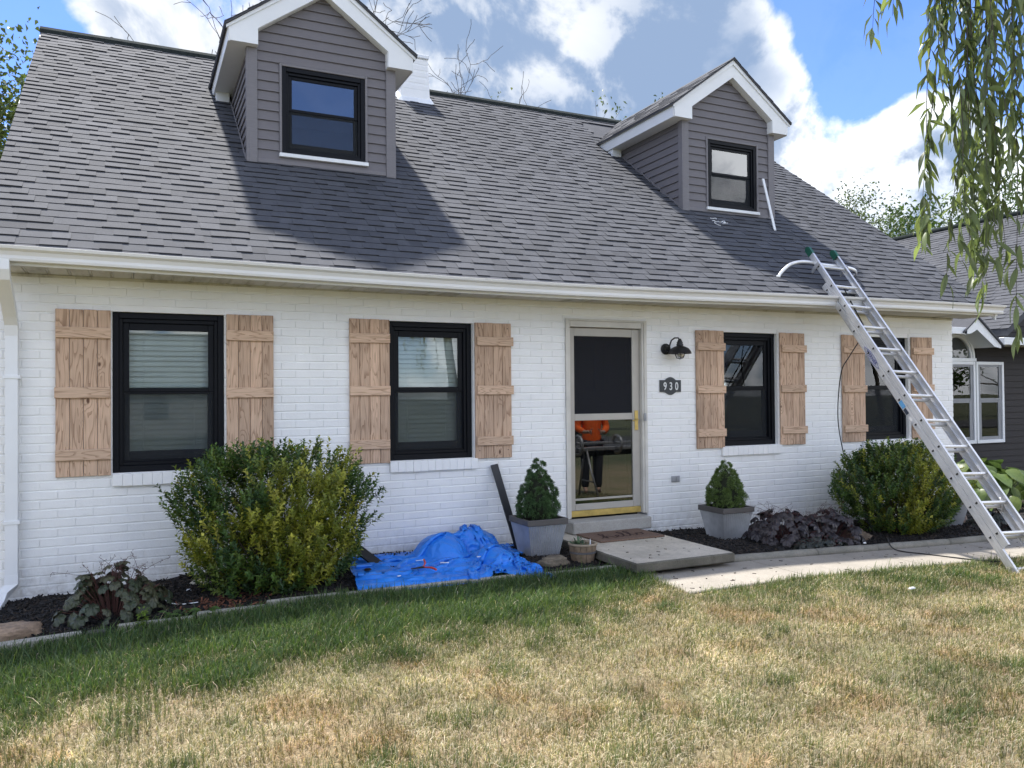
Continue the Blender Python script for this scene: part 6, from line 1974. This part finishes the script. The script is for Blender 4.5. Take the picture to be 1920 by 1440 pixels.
# ---------------------------------------------------------------- blue tarp: a sheet dropped over two heaps and settled
def make_tarp():
    g = np.random.default_rng(12)
    NX, NY = 112, 64
    LX_, LY_ = 2.70, 1.72
    u, v = np.meshgrid(np.linspace(0, 1, NX), np.linspace(0, 1, NY))       # v=0 front, 1 back
    def xmap(uu, vv):
        x = np.interp(uu, [0, .38, .62, 1], [0, .98, 1.30, 1.60])
        left = 1.56 + .30 * vv
        return left + x * (1 - .04 * vv) + .05 * np.sin(uu * 9 + vv * 5)
    def ymap(uu, vv):
        front = np.interp(uu, [0, .3, .5, .62, .8, 1], [-1.30, -1.31, -1.28, -1.20, -1.30, -1.46])
        back = np.interp(uu, [0, .45, .7, 1], [-.16, -.10, -.10, -.14])
        return front + (back - front) * vv
    wob = lambda s, a, b: (vnoise(u * a, v * b, s) - .5)
    X = np.stack([xmap(u, v) + .05 * wob(1, 9, 6), ymap(u, v) + .05 * wob(2, 9, 6),
                  .12 + .16 * vnoise(u * 7, v * 5, 3) * np.clip((u - .3) * 3, .12, 1) + .10 * vnoise(u * 18, v * 9, 4) * np.clip((u - .25) * 3, .1, 1)], -1).reshape(-1, 3)
    X[:, 2] += .22 * np.exp(-(((X[:, 0] - 2.72) / .25) ** 2 + ((X[:, 1] + .40) / .3) ** 2)) + .24 * np.exp(-(((X[:, 0] - 3.08) / .26) ** 2 + ((X[:, 1] + .32) / .3) ** 2))
    def ground(P):
        x, y = P[:, 0], P[:, 1]
        z = gz_np(x, y) + .062 - .04 * np.clip((-1.30 - y) / .06, 0, 1)
        e = lambda cx, cy, rx, ry, h: h * np.sqrt(np.clip(1 - ((x - cx) / rx) ** 2 - ((y - cy) / ry) ** 2, 0, None))
        z = np.maximum(z, e(2.60, -.38, .26, .30, .285))
        z = np.maximum(z, e(2.97, -.24, .28, .21, .30)); z = np.maximum(z, e(2.98, -.76, .22, .30, .19))
        return z + .006
    idx = np.arange(NX * NY).reshape(NY, NX)
    cons = []
    def addc(A, B, rest, k):
        A, B = A.ravel(), B.ravel(); cons.append((A, B, np.full(len(A), rest), k))
    dx, dy = LX_ / (NX - 1), LY_ / (NY - 1); dg = math.hypot(dx, dy)
    for s in (0, 1):
        addc(idx[:, s:-1:2], idx[:, s + 1::2], dx, 1.0)
        addc(idx[s:-1:2], idx[s + 1::2], dy, 1.0)
    for s in (0, 1):
        addc(idx[s:-1:2, :-1], idx[s + 1::2, 1:], dg, .5); addc(idx[s:-1:2, 1:], idx[s + 1::2, :-1], dg, .5)
    for s in (0, 1, 2, 3):
        a = idx[:, :-3]; a = a[:, s::4] if False else a
    for s in range(4):
        A = idx[:, s:-2:4]; B = idx[:, s + 2::4]; n = min(A.shape[1], B.shape[1]); addc(A[:, :n], B[:, :n], 2 * dx, .10)
        A = idx[s:-2:4]; B = idx[s + 2::4]; n = min(A.shape[0], B.shape[0]); addc(A[:n], B[:n], 2 * dy, .10)
    Vl = np.zeros_like(X); dt = .02
    for step in range(110):
        Vl[:, 2] -= 9.8 * dt; Vl *= .94
        Pn = X + Vl * dt
        for it in range(7):
            for (A, B, rest, k) in cons:
                d = Pn[B] - Pn[A]; ln = np.sqrt((d * d).sum(1)) + 1e-9
                c = d * (.5 * k * (ln - rest) / ln)[:, None]
                Pn[A] += c; Pn[B] -= c
            h = ground(Pn); low = Pn[:, 2] < h
            Pn[low, 2] = h[low]
            Pn[low, :2] += (X[low, :2] - Pn[low, :2]) * .55
            Pn[:, 1] = np.minimum(Pn[:, 1], -.045)
        Vl = (Pn - X) / dt
        sp = np.linalg.norm(Vl, axis=1, keepdims=True); Vl *= np.minimum(1, 3.0 / np.maximum(sp, 1e-6))
        X = Pn
    F = np.stack([idx[:-1, :-1], idx[:-1, 1:], idx[1:, 1:], idx[1:, :-1]], -1).reshape(-1, 4)
    return X, F, ground
def mk_tarp():
    t = NT('blue woven tarpaulin'); c = t.coord('UV') if False else t.world()
    n = t.noise(c, 3.0, 4.0)
    col = t.mix(t.rng(n, .35, .65, 0, 1), (.014, .18, .72), (.026, .24, .80))
    t.bsdf(Base_Color=col, Roughness=.30)
    t.b.inputs['Specular IOR Level'].default_value = .5
    # sharp fold lines and fine crinkle in the plastic
    wv = t.n('ShaderNodeVectorMath', operation='MULTIPLY_ADD'); t.put(wv.inputs[0], t.noise(c, 5.0, 3.0, .5, 0, 'Color')); t.put(wv.inputs[1], (.16, .16, .16)); t.put(wv.inputs[2], c)
    vo = t.n('ShaderNodeTexVoronoi', feature='DISTANCE_TO_EDGE'); t.put(vo.inputs['Vector'], wv.outputs[0]); t.put(vo.inputs['Scale'], 5.5)
    cr = t.rng(vo.outputs['Distance'], 0.0, 0.16, 1.0, 0.0)
    w = t.math('ADD', t.math('MULTIPLY', t.noise(c, 22.0, 4.0, .6), .8), cr)
    t.bump(w, .5, .014)
    t.L.new(t.rng(t.noise(c, 7.0, 5.0, .65), .35, .7, .24, .48), t.b.inputs['Roughness'])
    return t.mat
MAT['tarp'] = mk_tarp()
TX, TF, tground = make_tarp()
tarp = np_obj('tarp', np_mesh('tarp', TX, TF, MAT['tarp'], smooth=True), None, (2.3, -.7, .03))
tag(tarp, 'crumpled blue plastic tarp spread over the mulch below the second window', 'tarp')
def on_tarp(x, y):
    d = (TX[:, 0] - x) ** 2 + (TX[:, 1] - y) ** 2
    return float(TX[np.argsort(d)[:6], 2].max())
# shears and scraps lying on it
sz = on_tarp(2.19, -1.03) + .012
sn = thing('snips', 'red handled snips lying open on the blue tarp', 'snips', (2.19, -1.03, sz))
MAT['redgrip'] = simple('red orange grip', (.55, .045, .02), .45)
m = MB(); m.tube(cat([(2.215, -1.06, sz + .004), (2.25, -1.14, sz + .012), (2.265, -1.22, sz + .008)], 5), [.006] * 5 + [.009] * 5 + [.008], 7); m.build('handle', MAT['redgrip'], sn)
m = MB(); m.tube(cat([(2.21, -1.05, sz + .006), (2.25, -.98, sz + .02), (2.275, -.88, sz + .03)], 5), [.006] * 5 + [.009] * 5 + [.008], 7); m.build('handle', MAT['redgrip'], sn)
m = MB(); m.hexa([(2.225, -1.065, sz - .004), (2.215, -1.035, sz - .004), (2.10, -1.055, sz - .002), (2.10, -1.065, sz - .002), (2.225, -1.065, sz + .010), (2.215, -1.035, sz + .010), (2.10, -1.055, sz + .004), (2.10, -1.065, sz + .004)]); m.build('blade', MAT['rubber'], sn)
i = 0
for (x, y, l, w, a, lab) in ((2.44, -.95, .075, .022, -.5, 'white wedge shaped scrap on the tarp beside the snips'), (2.33, -.62, .085, .012, .1, 'thin white sliver on the tarp behind the snips'), (2.80, -.86, .04, .02, .2, 'small white crumb on the tarp in front of the heap'), (1.96, -1.18, .03, .02, .2, 'tiny white crumb on the front of the tarp')):
    z = on_tarp(x, y) + .004
    c, s = math.cos(a), math.sin(a); m = MB()
    m.hexa([(x + p * c - q * s, y + p * s + q * c, z + r) for r in (0, .006) for p, q in ((-l / 2, -w / 2), (l / 2, -w / 6), (l / 2, w / 6), (-l / 2, w / 2))])
    o = m.build('white_scrap', MAT['white']); tag(o, lab, 'scrap')
m = MB(); z = on_tarp(1.80, -.80); m.lathe([(.001, .012), (.02, .014), (.03, .006), (.034, 0)], (1.80, -.80, z), 12); o = m.build('dirt_clod', MAT['soil']); tag(o, 'dark clod of dirt on the left part of the tarp', 'clod')
for (x, y, lab) in ((-.24, -.50, 'white chip on the black mulch near the downspout'), (.40, -.62, 'white flake on the mulch in front of the pale stone'), (6.95, -1.43, 'white crumb on the mulch edge by the walk')):
    z = gz(x, y) + .06; m = MB(); m.hexa([(x - .02, y - .01, z), (x + .02, y - .008, z), (x + .018, y + .01, z), (x - .015, y + .012, z), (x - .016, y - .006, z + .012), (x + .012, y - .006, z + .014), (x + .012, y + .006, z + .012), (x - .01, y + .008, z + .012)])
    o = m.build('white_chip', MAT['white']); tag(o, lab, 'chip')
m = MB(); x, y = 5.66, -3.02
z = gz(x, y) + .045; m.hexa([(x - .03, y - .014, z), (x + .03, y - .010, z), (x + .028, y + .012, z), (x - .028, y + .014, z), (x - .026, y - .010, z + .012), (x + .024, y - .008, z + .010), (x + .02, y + .008, z + .012), (x - .02, y + .01, z + .01)])
o = m.build('white_chip', MAT['white']); tag(o, 'white scrap on the dry grass by the foot of the ladder', 'chip')

# ================================================================== TREES
MAT['treeleaf'] = mk_leaf('tree leaf', True, trans=.3, rough=.5, var=.3)
MAT['bark'] = simple('grey bark', (0.10, 0.085, 0.07), .9, 0, .3, 6)
MAT['barkdark'] = simple('dark twig bark', (0.075, 0.065, 0.06), .9, 0, .2, 6)
def grow(rr, p, d, ln, r, depth, out, tips, spread, bend=.25, up=.1):
    pts = [p]; rad = [r]
    n = 4
    for i in range(n):
        d = (d + Vector((rr.gauss(0, bend), rr.gauss(0, bend), rr.gauss(0, bend) + up)) * .55).normalized()
        p = p + d * (ln / n); pts.append(p); rad.append(r * (1 - .45 * (i + 1) / n))
    out.append((pts, rad))
    if depth == 0:
        tips.append((p, d)); return
    k = rr.choice((2, 3, 3)) if depth > 1 else rr.choice((2, 3))
    for i in range(k):
        j = rr.randint(2, n) if i else n
        dd = (d + Vector((rr.gauss(0, spread), rr.gauss(0, spread), rr.gauss(0, spread * .8)))).normalized()
        grow(rr, pts[j], dd, ln * rr.uniform(.62, .84), rad[j] * rr.uniform(.6, .8), depth - 1, out, tips, spread, bend, up)
def make_tree(name, label, base, h, spread, seed, cols, depth=4, leaf=(.10, .18), per=70, blob=.55, trunk=.16, group=None, bare=False, first=.36, mat_='treeleaf', crown_z=None):
    rr = random.Random(seed); g = np.random.default_rng(seed)
    base = Vector(base)
    t = thing(name, label, 'tree', tuple(base), group)
    br_, tips = [], []
    grow(rr, base, Vector((0, 0, 1)), h * first, trunk, depth, br_, tips, spread, .32 if bare else .25, .0 if bare else .1)
    top = max(p.z for p, d in tips) - base.z
    k = h / top
    m = MB()
    for pts, rad in br_:
        P = [base + (p - base) * k for p in pts]
        nn = 7 if rad[0] > .06 else (5 if rad[0] > .02 else 3)
        m.tube(P, [max(r, .0085 if bare else .005) for r in rad], nn, caps=False)
    m.build('trunk', MAT['barkdark'] if bare else MAT['bark'], t)
    if not bare:
        T = np.array([list(base + (p - base) * k) for p, d in tips])
        n = len(T) * per
        off = g.normal(0, blob, (n, 3)) * np.array([1, 1, .75]) * g.uniform(.4, 1.1, (len(T), 1)).repeat(per, 0)
        P = T.repeat(per, 0) + off
        D = rand_dirs(g, n) + np.array([0, 0, -.35]); N = rand_dirs(g, n) + np.array([0, 0, .9])
        cl = np.array(cols)[g.integers(0, len(cols), len(T))].repeat(per, 0) * g.uniform(.7, 1.3, (n, 1))
        L = g.uniform(*leaf, n)
        V, F, C = leaf_cloud(P, D, N, L, L * .55, cl)
        np_obj('crown', np_mesh('crown', V, F, MAT[mat_], C), t, tuple(base))
    return t
G1 = [(.045, .085, .022), (.06, .105, .03), (.035, .07, .02), (.075, .12, .03)]
G2 = [(.075, .105, .05), (.10, .13, .06), (.06, .09, .045)]
make_tree('leafy_tree', 'leafy tree rising behind the left gable end of the white house', (-3.9, 14.5, -.1), 9.7, .55, 21, [(.07, .10, .03), (.09, .12, .04), (.05, .08, .02)], 5, (.10, .17), 120, .60, .22)
make_tree('bare_tree', 'bare dead tree with forking twigs behind the roof ridge and chimney', (8.2, 17.5, -.1), 13.9, .66, 17, [], 7, bare=True, trunk=.22, first=.30)
make_tree('bare_tree', 'second bare dead tree leaning right of the first behind the ridge', (9.6, 18.0, -.1), 12.9, .62, 23, [], 6, bare=True, trunk=.17, first=.30)
make_tree('bare_tree', 'small bare sapling top poking over the middle of the ridge', (11.6, 17.0, -.1), 12.6, .42, 14, [], 4, bare=True, trunk=.07, first=.42)
make_tree('leafy_tree', 'low pale green treetop just over the ridge beside the bare sapling', (12.4, 17.5, -.1), 11.4, .5, 31, [(.11, .14, .06), (.08, .12, .05)], 4, (.10, .18), 55, .40, .14)
make_tree('leafy_tree', 'sparse treetop peeping over the ridge beside the right dormer', (15.2, 17.0, -.1), 10.85, .42, 33, G2, 4, (.09, .16), 10, .28, .12)
make_tree('leafy_tree', 'airy pale green tree behind the right end of the roof', (27.5, 15.5, -.3), 9.7, .6, 41, G2, 5, (.10, .17), 150, .62, .18, first=.28)
make_tree('leafy_tree', 'dense dark green tree behind the ridge of the neighbouring wing', (34.5, 17.0, -.3), 11.6, .6, 43, G1, 5, (.15, .26), 75, .85, .2, first=.25)
make_tree('leafy_tree', 'broad dark tree behind the neighbouring wing at the right edge', (41.0, 15.0, -.3), 12.0, .6, 44, G1, 5, (.15, .26), 65, .9, .2, first=.25)

# weeping tree whose branches hang into the right of the view
wt_ = thing('weeping_tree', 'weeping tree with long hanging leafy branches at the right edge', 'tree', (5.4, -6.2, -.2))
rr = random.Random(9)
m = MB(); m.tube([(5.4, -6.2, -.25), (5.38, -6.15, .8), (5.3, -6.05, 1.9), (5.1, -5.9, 3.0), (4.8, -5.75, 3.8)], [.14, .11, .095, .08, .06], 10); m.build('trunk', MAT['bark'], wt_)
WILL0, WILL1 = (.10, .14, .08), (.20, .235, .105)
MAT['will'] = mk_leaf('weeping leaf', False, (.150, .190, .095), .45, .42, .45, 'obj')
MAT['willc'] = mk_leaf('weeping leaves', True, trans=.40, rough=.42, var=.35)
wleaf = [leaf_mesh('leaf', .10, lambda u: .105 * math.sin(math.pi * min(1, .02 + u * .98)) ** .85 * (1.15 - .45 * u), MAT['will'], .35, dr, .01, 7, seed=s) for s, dr in enumerate((.18, .32, .10))]
bm_ = MB(); tw = MB()
leaves = []
hubs = []
for k, (x, y, z) in enumerate([(3.15, -5.05, 3.62), (3.30, -5.2, 3.75), (3.42, -5.15, 3.55), (3.55, -5.25, 3.7), (3.62, -5.1, 3.5), (3.75, -5.35, 3.6), (3.9, -5.2, 3.7), (4.3, -5.6, 3.8)]):
    a = Vector((4.8, -5.75, 3.8)); b = Vector((x, y, z))
    P = [a.lerp(b, f) + Vector((0, 0, .22 * math.sin(math.pi * f))) for f in np.linspace(0, 1, 7)]
    bm_.tube(P, [.028 * (1 - .75 * f) for f in np.linspace(0, 1, 7)], 6, caps=False)
    hubs.append(P)
def strand(x, y, ztop, zbot, dens, seed):
    r2 = random.Random(seed)
    n = max(5, int((ztop - zbot) / .07)); P = []
    dx, dy = r2.gauss(0, .07), r2.gauss(0, .07)
    for i in range(n + 1):
        f = i / n
        P.append(Vector((x + dx * f + .02 * math.sin(f * 7 + seed), y + dy * f + .02 * math.cos(f * 6 + seed), ztop + (zbot - ztop) * f)))
    tw.tube(P, [.0034 * (1 - .7 * i / n) for i in range(n + 1)], 4, caps=False)
    for i in range(n + 1):
        f = i / n
        for q in range(dens if f > .08 else 1):
            if r2.random() < .12: continue
            p = P[i] + Vector((r2.gauss(0, .004), r2.gauss(0, .004), r2.uniform(-.035, .035)))
            leaves.append((p, r2.uniform(0, 2 * math.pi), r2.uniform(.75, 1.35), r2.gauss(1.0, .28), r2.gauss(0, .5)))
S = [(3.03, -5.05, 3.6, 3.24, 3), (3.06, -5.10, 3.6, 3.28, 2), (3.00, -5.08, 3.5, 3.28, 2),
     (3.19, -5.15, 3.7, 3.12, 2), (3.22, -5.20, 3.7, 3.08, 2)]
for (x, y, a, b, d_) in S: strand(x, y, a, b, d_, int(x * 1000))
for k in range(17):
    f = rr.random()
    x = 3.275 + .34 * f + rr.gauss(0, .02); y = -5.16 - .10 * f + rr.uniform(-.16, .10)
    zb = 2.45 + rr.gauss(0, .22) + (.15 if f > .6 else 0)
    strand(x, y, 3.65, zb, rr.choice((2, 3, 3)), 100 + k)
for k, (x, y, zb) in enumerate([(3.32, -5.16, 2.18), (3.38, -5.2, 2.10), (3.36, -5.13, 2.22), (3.42, -5.22, 2.15), (3.45, -5.15, 2.24), (3.47, -5.22, 2.1), (3.52, -5.2, 2.0), (3.535, -5.25, 1.82), (3.26, -5.13, 2.3)]):
    strand(x, y, 3.6, zb, 3 if k != 7 else 2, 300 + k)
for k in range(26):
    strand(3.7 + rr.uniform(0, 1.0), -5.3 - rr.uniform(-.1, .6), 3.75, 2.2 + rr.uniform(-.2, .6), 2, 400 + k)
bm_.build('branch', MAT['bark'], wt_); tw.build('twig', MAT['barkdark'], wt_)
def vis(p):
    d = p - CAM; zc = d.dot(CF); return abs(d.dot(CR)) < zc * .66 and abs(d.dot(CU)) < zc * .50
leaves.sort(key=lambda l: (0 if vis(l[0]) else 50) + (l[0] - CAM).length)
P_, D_, N_, L_, W_, C_ = [], [], [], [], [], []
for i, (p, a, s, tl, roll) in enumerate(leaves):
    # hanging leaf: points down and outwards
    if i < 300:
        inst('leaf', wleaf[i % 3], wt_, p, (roll, tl, a), (s, s, s))
    else:
        d = Vector((math.cos(a) * math.cos(tl), math.sin(a) * math.cos(tl), -math.sin(tl)))
        P_.append(p); D_.append(d); N_.append(Vector((-d.z * math.cos(a), -d.z * math.sin(a), .6)) + Vector((math.sin(a) * roll, -math.cos(a) * roll, 0))); L_.append(.10 * s); W_.append(.021 * s)
        q = rr.random(); C_.append([WILL0[j] * (1 - q) + WILL1[j] * q for j in range(3)])
V, F, C = leaf_cloud(np.array(P_), np.array(D_), np.array(N_), np.array(L_), np.array(W_), np.array(C_), .3, .2)
np_obj('leaves', np_mesh('leaves', V, F, MAT['willc'], C), wt_, (4, -5.3, 2.8), kind='stuff')
print('weeping leaves', len(leaves))

# ================================================================== ACROSS THE STREET (seen only in the panes)
street = MB(); street.box(-60, 70, -26, -19, -.75, -.42)
MAT['asphalt'] = simple('asphalt', (0.055, 0.055, 0.056), .9, 0, .2, 30)
o = street.build('street', MAT['asphalt'], None, kind='structure')
G3 = [(.05, .09, .025), (.065, .11, .03), (.04, .075, .02)]
for (x, y, h, sd, lab) in ((45, -30, 12.5, 65, 'tree down the street, mirrored in the last shuttered window'), (57, -34, 13.0, 66, 'tree far down the street, mirrored in the arched window'), (70, -33, 12.5, 67, 'farthest tree down the street, mirrored in the sash beside the arched window'), (-6, -33, 11.5, 61, 'broad tree across the street, mirrored in the first window'), (9, -36, 13.5, 62, 'tall tree across the street, mirrored in the second window'), (22, -31, 12.0, 63, 'tree across the street, mirrored in the storm door'), (34, -38, 14.0, 64, 'tall tree across the street, mirrored in the window under the ladder')):
    make_tree('street_tree', lab, (x, y, -.6), h, .55, sd, G3, 4, (.25, .45), 90, .9, .22)
nh = thing('far_house', 'pale house across the street, seen only mirrored in the panes', 'house', (2, -44, -.6))
m = MB(); m.box(-5, 9, -48, -40, -.6, 2.6); m.prism([(-48, 2.601), (-40, 2.601), (-44, 5.2)], 'x', -4.99, 8.99); m.build('wall', simple('pale siding', (.62, .60, .56), .6), nh)
m = MB(); m.prism([(-39.6, 2.45), (-44, 5.45), (-48.4, 2.45), (-48.4, 2.3), (-44, 5.25), (-39.6, 2.3)], 'x', -5.4, 9.4); m.build('roof', MAT['shingles'], nh)
for x in (-3, .5, 5):
    m = MB(); m.bbox(x, x + 1.2, -40.0, -39.95, .5, 1.9, .02); m.build('window', MAT['black'], nh)

# ---------------------------------------------------------------- person in an orange hoodie in front of the door, outside the frame
def skin(name, chains, mats, parent, root=0, sub=2, loc=(0, 0, 0), rot=0.0):
    """chains: list of lists of ((x,y,z), (rx,ry)); chains start on an earlier vertex when the first item is an index"""
    V, E, Rr_ = [], [], []
    for chn in chains:
        prev = None
        for it in chn:
            if isinstance(it, int): prev = it; continue
            V.append(it[0]); Rr_.append(it[1] if isinstance(it[1], tuple) else (it[1], it[1]))
            if prev is not None: E.append((prev, len(V) - 1))
            prev = len(V) - 1
    me = bpy.data.meshes.new(name); me.from_pydata(V, E, []); me.update()
    o = bpy.data.objects.new(name, me); COL.objects.link(o)
    md = o.modifiers.new('skin', 'SKIN'); md.use_smooth_shade = True
    lay = me.skin_vertices[0].data if me.skin_vertices else None
    if lay is None:
        me.attributes.new('skin', 'FLOAT', 'POINT')
    for i, r in enumerate(Rr_): me.skin_vertices[0].data[i].radius = r
    me.skin_vertices[0].data[root].use_root = True
    sd = o.modifiers.new('sub', 'SUBSURF'); sd.levels = sub; sd.render_levels = sub
    bpy.context.view_layer.update()
    m2 = bpy.data.meshes.new_from_object(o.evaluated_get(bpy.context.evaluated_depsgraph_get()))
    bpy.data.objects.remove(o); m2.name = name
    m2.materials.clear(); m2.materials.append(mats)
    for p in m2.polygons: p.use_smooth = True
    q = bpy.data.objects.new(name, m2); COL.objects.link(q)
    q.parent = parent; WL[q.name] = WL[parent.name]
    return q
def make_person(label, loc, rotz, top_mat, leg_mat, hair_mat, skin_mat, arms='hold'):
    p = thing('person', label, 'person', loc)
    p.rotation_euler = (0, 0, rotz)
    # facing +y in its own space
    hands = {'hold': [((-.20, .02, 1.40), .055), ((-.27, .03, 1.14), .047), ((-.17, .24, 1.08), .036), ((-.10, .32, 1.09), (.035, .022))], 'up': [((-.20, .02, 1.40), .055), ((-.25, .12, 1.18), .047), ((-.13, .30, 1.38), .036), ((-.07, .34, 1.46), (.035, .022))]}[arms]
    L = hands; Rt = [((-a[0][0], a[0][1], a[0][2]), a[1]) for a in hands]
    def arm(h): return h
    chains = [[((0, 0, .96), (.145, .10)), ((0, .01, 1.14), (.135, .095)), ((0, 0, 1.32), (.155, .10)), ((0, -.01, 1.44), (.09, .07)), ((0, .0, 1.52), (.055, .055)), ((0, .02, 1.60), (.075, .09)), ((0, .02, 1.69), (.078, .095)), ((0, .01, 1.77), (.055, .065))],
              [2] + L, [2] + Rt,
              [0, ((-.10, 0, .90), .085), ((-.11, .02, .50), .058), ((-.12, -.01, .10), .042), ((-.12, .13, .04), (.045, .03))],
              [0, ((.10, 0, .90), .085), ((.11, .02, .50), .058), ((.12, -.01, .10), .042), ((.12, .13, .04), (.045, .03))]]
    skin('body', chains, skin_mat, p)
    tk = 1.17
    g = lambda ch: [(it if isinstance(it, int) else (it[0], tuple(r * tk + .012 for r in (it[1] if isinstance(it[1], tuple) else (it[1], it[1]))))) for it in ch]
    skin('hoodie', [g([((0, 0, .80), (.16, .115)), ((0, .01, 1.14), (.145, .105)), ((0, 0, 1.32), (.155, .10)), ((0, -.01, 1.43), (.09, .075))]), [2] + g(L[:3]), [2] + g(Rt[:3])], top_mat, p)
    skin('trousers', [g([((0, 0, .94), (.14, .095))]), [0] + g([((-.10, 0, .86), .088), ((-.11, .02, .50), .066), ((-.12, -.01, .09), .055)]), [0] + g([((.10, 0, .86), .088), ((.11, .02, .50), .066), ((.12, -.01, .09), .055)])], leg_mat, p)
    m = MB(); m.lathe([(.001, .13), (.06, .115), (.095, .07), (.103, .01), (.098, -.02)], (0, 0, 1.70), 16)
    h = bpy.data.objects.new('hair', m.mesh('hair', hair_mat)); COL.objects.link(h); h.parent = p
    m = MB()
    for sx in (-.032, .032): m.lathe([(.001, .011), (.011, 0), (.001, -.011)], (sx, .112, 1.655), 8)
    e = bpy.data.objects.new('eyes', m.mesh('eyes', MAT['rubber'])); COL.objects.link(e); e.parent = p
    m = MB(); m.prism([(-.014, 1.60), (.014, 1.60), (.004, 1.65), (-.004, 1.65)], 'y', .10, .135)
    e = bpy.data.objects.new('nose', m.mesh('nose', skin_mat)); COL.objects.link(e); e.parent = p
    # fingers round what is held
    m = MB()
    tip = Vector(hands[-1][0])
    for sgn in (1, -1):
        for k in range(4):
            b = Vector((sgn * tip.x, tip.y + .03, tip.z + .028 - .019 * k)); ln = (.052, .060, .056, .044)[k]
            m.tube([b, b + Vector((sgn * -.01 * -1, ln * .5, 0)), b + Vector((-sgn * -.012, ln * .75, -.012)) , b + Vector((-sgn * -.028, ln * .7, -.02))], [.0095, .009, .0085, .007], 6)
        b = Vector((sgn * tip.x - sgn * -.02, tip.y - .005, tip.z + .03)); m.tube([b, b + Vector((-sgn * -.025, .022, .02)), b + Vector((-sgn * -.03, .048, .022))], [.012, .0105, .008], 6)
    e = bpy.data.objects.new('fingers', m.mesh('fingers', skin_mat)); COL.objects.link(e); e.parent = p
    return p
MAT['skin'] = simple('skin', (.42, .27, .20), .5, 0, .05)
MAT['orange'] = simple('orange hoodie', (.85, .13, .015), .8, 0, .08)
MAT['jeans'] = simple('dark trousers', (.025, .028, .04), .85)
MAT['hairbrown'] = simple('brown hair', (.03, .02, .014), .7)
MAT['tee'] = simple('pale shirt', (.62, .66, .72), .8)
make_person('person in an orange hoodie and dark trousers, mirrored in the storm door', (7.22, -4.45, gz(6.96, -4.45)), .35, MAT['orange'], MAT['jeans'], MAT['hairbrown'], MAT['skin'])
make_person('person in a pale shirt standing behind the viewpoint, mirrored in the first window', (-.30, -8.05, gz(0, -8.05)), 0.0, MAT['tee'], MAT['jeans'], MAT['hairbrown'], MAT['skin'], 'up')

# ---------------------------------------------------------------- sheet metal brake on its stand, mirrored in the storm door
br = thing('metal_brake', 'long sheet metal bending brake on a folding stand in front of the person in orange', 'metal brake', (7.6, -3.85, gz(7.6, -3.85)))
zb_ = gz(7.6, -3.85)
MAT['brakegrey'] = simple('worn grey aluminium', (.30, .30, .31), .45, .5)
m = MB(); m.bbox(6.35, 9.2, -3.92, -3.80, zb_ + .80, zb_ + .86, .01); m.build('bed', MAT['brakegrey'], br)
m = MB(); m.bbox(6.35, 9.2, -3.985, -3.935, zb_ + .70, zb_ + .79, .01); m.build('bending_leaf', MAT['decaldark'], br)
m = MB(); m.bbox(6.35, 9.2, -3.90, -3.84, zb_ + .90, zb_ + .94, .008); m.build('clamp_bar', MAT['brakegrey'], br)
for x in (6.55, 7.3, 8.05, 8.8):
    m = MB(); m.tube(cat([(x, -3.90, zb_ + .92), (x, -3.82, zb_ + 1.04), (x, -3.68, zb_ + 1.02), (x, -3.62, zb_ + .90), (x, -3.68, zb_ + .78), (x, -3.82, zb_ + .76)], 4), .026, 8); m.build('arm', MAT['brakegrey'], br)
for x in (6.75, 8.75):
    for sy in (-1, 1):
        m = MB(); m.tube([(x, -3.85 + .04 * sy, zb_ + .80), (x + .05, -3.85 + .34 * sy, zb_ + .0)], .018, 8); m.build('leg', MAT['brakegrey'], br)
    m = MB(); m.tube([(x + .03, -4.04, zb_ + .30), (x + .03, -3.66, zb_ + .30)], .012, 6); m.build('brace', MAT['brakegrey'], br)
